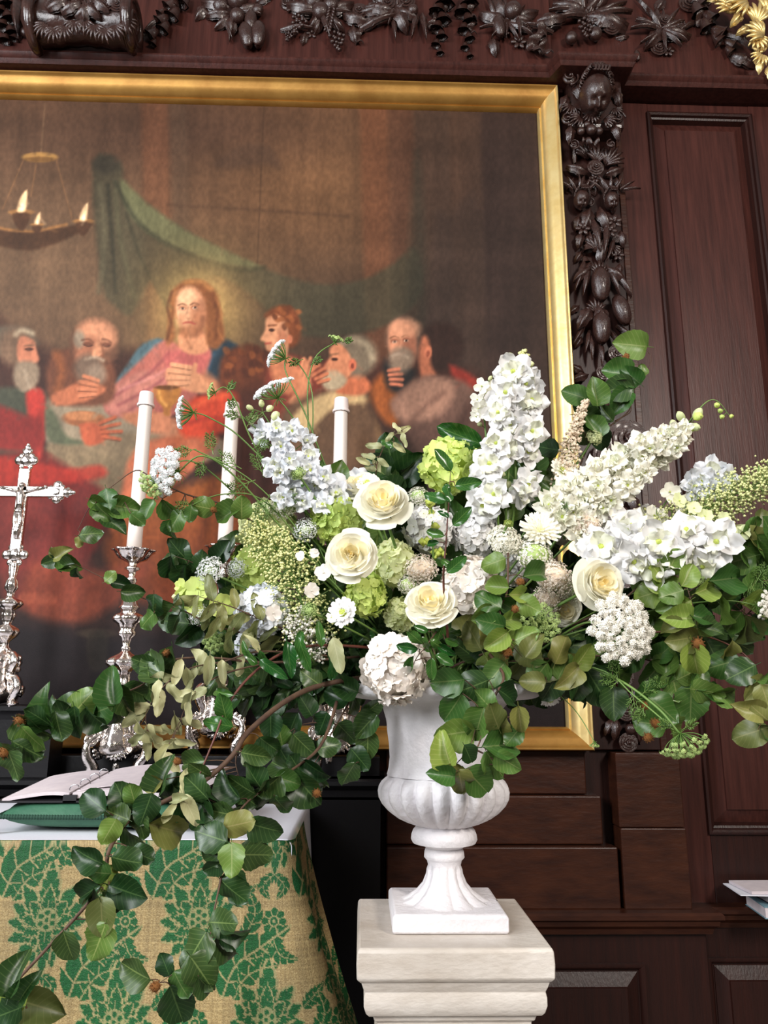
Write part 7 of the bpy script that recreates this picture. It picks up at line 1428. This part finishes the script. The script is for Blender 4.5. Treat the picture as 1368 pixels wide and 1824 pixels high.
branch('beech_branch', 'lower right branch of leaves above the drooping umbel', 'branch', [(900, 1180, 1.90), (1020, 1170, 1.84), (1120, 1170, 1.80), (1190, 1190, 1.77), (1240, 1240, 1.75)], 2.4,
    [(1165, 1200, 62), (1190, 1178, 56), (1212, 1212, 58), (1232, 1252, 66, 'mid', -90), (1180, 1262, 66, 'mid', -40), (1160, 1290, 56), (1090, 1250, 58, 'dark'), (1062, 1222, 74, 'dark', -60), (1105, 1200, 60), (1022, 1192, 54), (1130, 1178, 52, 'dark'), (1200, 1302, 54, 'mid'), (1150, 1235, 54), (1270, 1240, 46, 'mid', -20), (1290, 1235, 50, 'mid', 0), (1120, 1150, 50), (1080, 1170, 54), (1225, 1200, 46), (1040, 1240, 56, 'dark', -100), (1250, 1210, 44)], 6, 'mid', 50, [(1142, 1262, 9), (1170, 1290, 10), (1153, 1318, 10)], t0=.1, fork=[[(1190, 1190, 1.77), (1200, 1240, 1.76), (1170, 1290, 1.75)]])
branch('beech_branch', 'crinkled olive leaves in the shade right of the blush hydrangea', 'branch', [(800, 1190, 1.90), (880, 1160, 1.80), (960, 1170, 1.77), (1030, 1200, 1.76)], 2.4,
    [(830, 1110, 56, 'olive', 60), (845, 1135, 54), (870, 1125, 58), (900, 1140, 54, 'light'), (940, 1165, 54), (985, 1185, 56, 'olive', 10), (1010, 1205, 54), (960, 1200, 52, 'mid'), (925, 1195, 54), (860, 1165, 52, 'dark'), (1000, 1160, 52), (1040, 1170, 50, 'light', 50), (875, 1190, 54, 'light'), (830, 1160, 50, 'dark'), (1030, 1230, 50, 'dark'), (980, 1225, 50, 'dark'), (1005, 1190, 48, 'light', 60), (950, 1215, 46, 'olive', 180)], 4, 'olive', 48, t0=.2)
branch('beech_branch', 'dark leafy stem hanging left of the urn in front of the third candlestick', 'branch', [(700, 1210, 1.90), (640, 1230, 1.84), (600, 1290, 1.80), (560, 1360, 1.78), (530, 1400, 1.76)], 2.2,
    [(470, 1338, 54), (520, 1292, 50), (540, 1325, 50), (560, 1400, 52), (620, 1380, 46), (652, 1290, 54), (655, 1325, 50), (640, 1350, 46), (500, 1310, 44, 'mid', 100), (585, 1330, 44), (575, 1290, 44), (600, 1240, 50), (545, 1255, 46), (664, 1260, 40), (510, 1350, 50), (530, 1365, 50)], 4, 'dark', 46, [(468, 1300, 7), (344, 1290, 7), (365, 1292, 7)], fork=[[(600, 1290, 1.8), (540, 1290, 1.79), (480, 1330, 1.78)], [(610, 1270, 1.82), (650, 1290, 1.82), (640, 1360, 1.81)]])
branch('beech_branch', 'stout side shoot crossing the altar book with dark leaves', 'branch', [(440, 1306, 1.60), (425, 1330, 1.59), (420, 1360, 1.58), (428, 1390, 1.57)], 2.6, [(290, 1382, 60, 'dark', 80), (305, 1402, 56), (342, 1360, 50), (330, 1392, 56), (272, 1398, 40, 'olive'), (300, 1425, 50), (350, 1380, 46), (455, 1345, 52), (480, 1330, 46)], 0, 'dark', 50)
# inner foliage: sprigs radiating from the heart of the bouquet behind the blooms
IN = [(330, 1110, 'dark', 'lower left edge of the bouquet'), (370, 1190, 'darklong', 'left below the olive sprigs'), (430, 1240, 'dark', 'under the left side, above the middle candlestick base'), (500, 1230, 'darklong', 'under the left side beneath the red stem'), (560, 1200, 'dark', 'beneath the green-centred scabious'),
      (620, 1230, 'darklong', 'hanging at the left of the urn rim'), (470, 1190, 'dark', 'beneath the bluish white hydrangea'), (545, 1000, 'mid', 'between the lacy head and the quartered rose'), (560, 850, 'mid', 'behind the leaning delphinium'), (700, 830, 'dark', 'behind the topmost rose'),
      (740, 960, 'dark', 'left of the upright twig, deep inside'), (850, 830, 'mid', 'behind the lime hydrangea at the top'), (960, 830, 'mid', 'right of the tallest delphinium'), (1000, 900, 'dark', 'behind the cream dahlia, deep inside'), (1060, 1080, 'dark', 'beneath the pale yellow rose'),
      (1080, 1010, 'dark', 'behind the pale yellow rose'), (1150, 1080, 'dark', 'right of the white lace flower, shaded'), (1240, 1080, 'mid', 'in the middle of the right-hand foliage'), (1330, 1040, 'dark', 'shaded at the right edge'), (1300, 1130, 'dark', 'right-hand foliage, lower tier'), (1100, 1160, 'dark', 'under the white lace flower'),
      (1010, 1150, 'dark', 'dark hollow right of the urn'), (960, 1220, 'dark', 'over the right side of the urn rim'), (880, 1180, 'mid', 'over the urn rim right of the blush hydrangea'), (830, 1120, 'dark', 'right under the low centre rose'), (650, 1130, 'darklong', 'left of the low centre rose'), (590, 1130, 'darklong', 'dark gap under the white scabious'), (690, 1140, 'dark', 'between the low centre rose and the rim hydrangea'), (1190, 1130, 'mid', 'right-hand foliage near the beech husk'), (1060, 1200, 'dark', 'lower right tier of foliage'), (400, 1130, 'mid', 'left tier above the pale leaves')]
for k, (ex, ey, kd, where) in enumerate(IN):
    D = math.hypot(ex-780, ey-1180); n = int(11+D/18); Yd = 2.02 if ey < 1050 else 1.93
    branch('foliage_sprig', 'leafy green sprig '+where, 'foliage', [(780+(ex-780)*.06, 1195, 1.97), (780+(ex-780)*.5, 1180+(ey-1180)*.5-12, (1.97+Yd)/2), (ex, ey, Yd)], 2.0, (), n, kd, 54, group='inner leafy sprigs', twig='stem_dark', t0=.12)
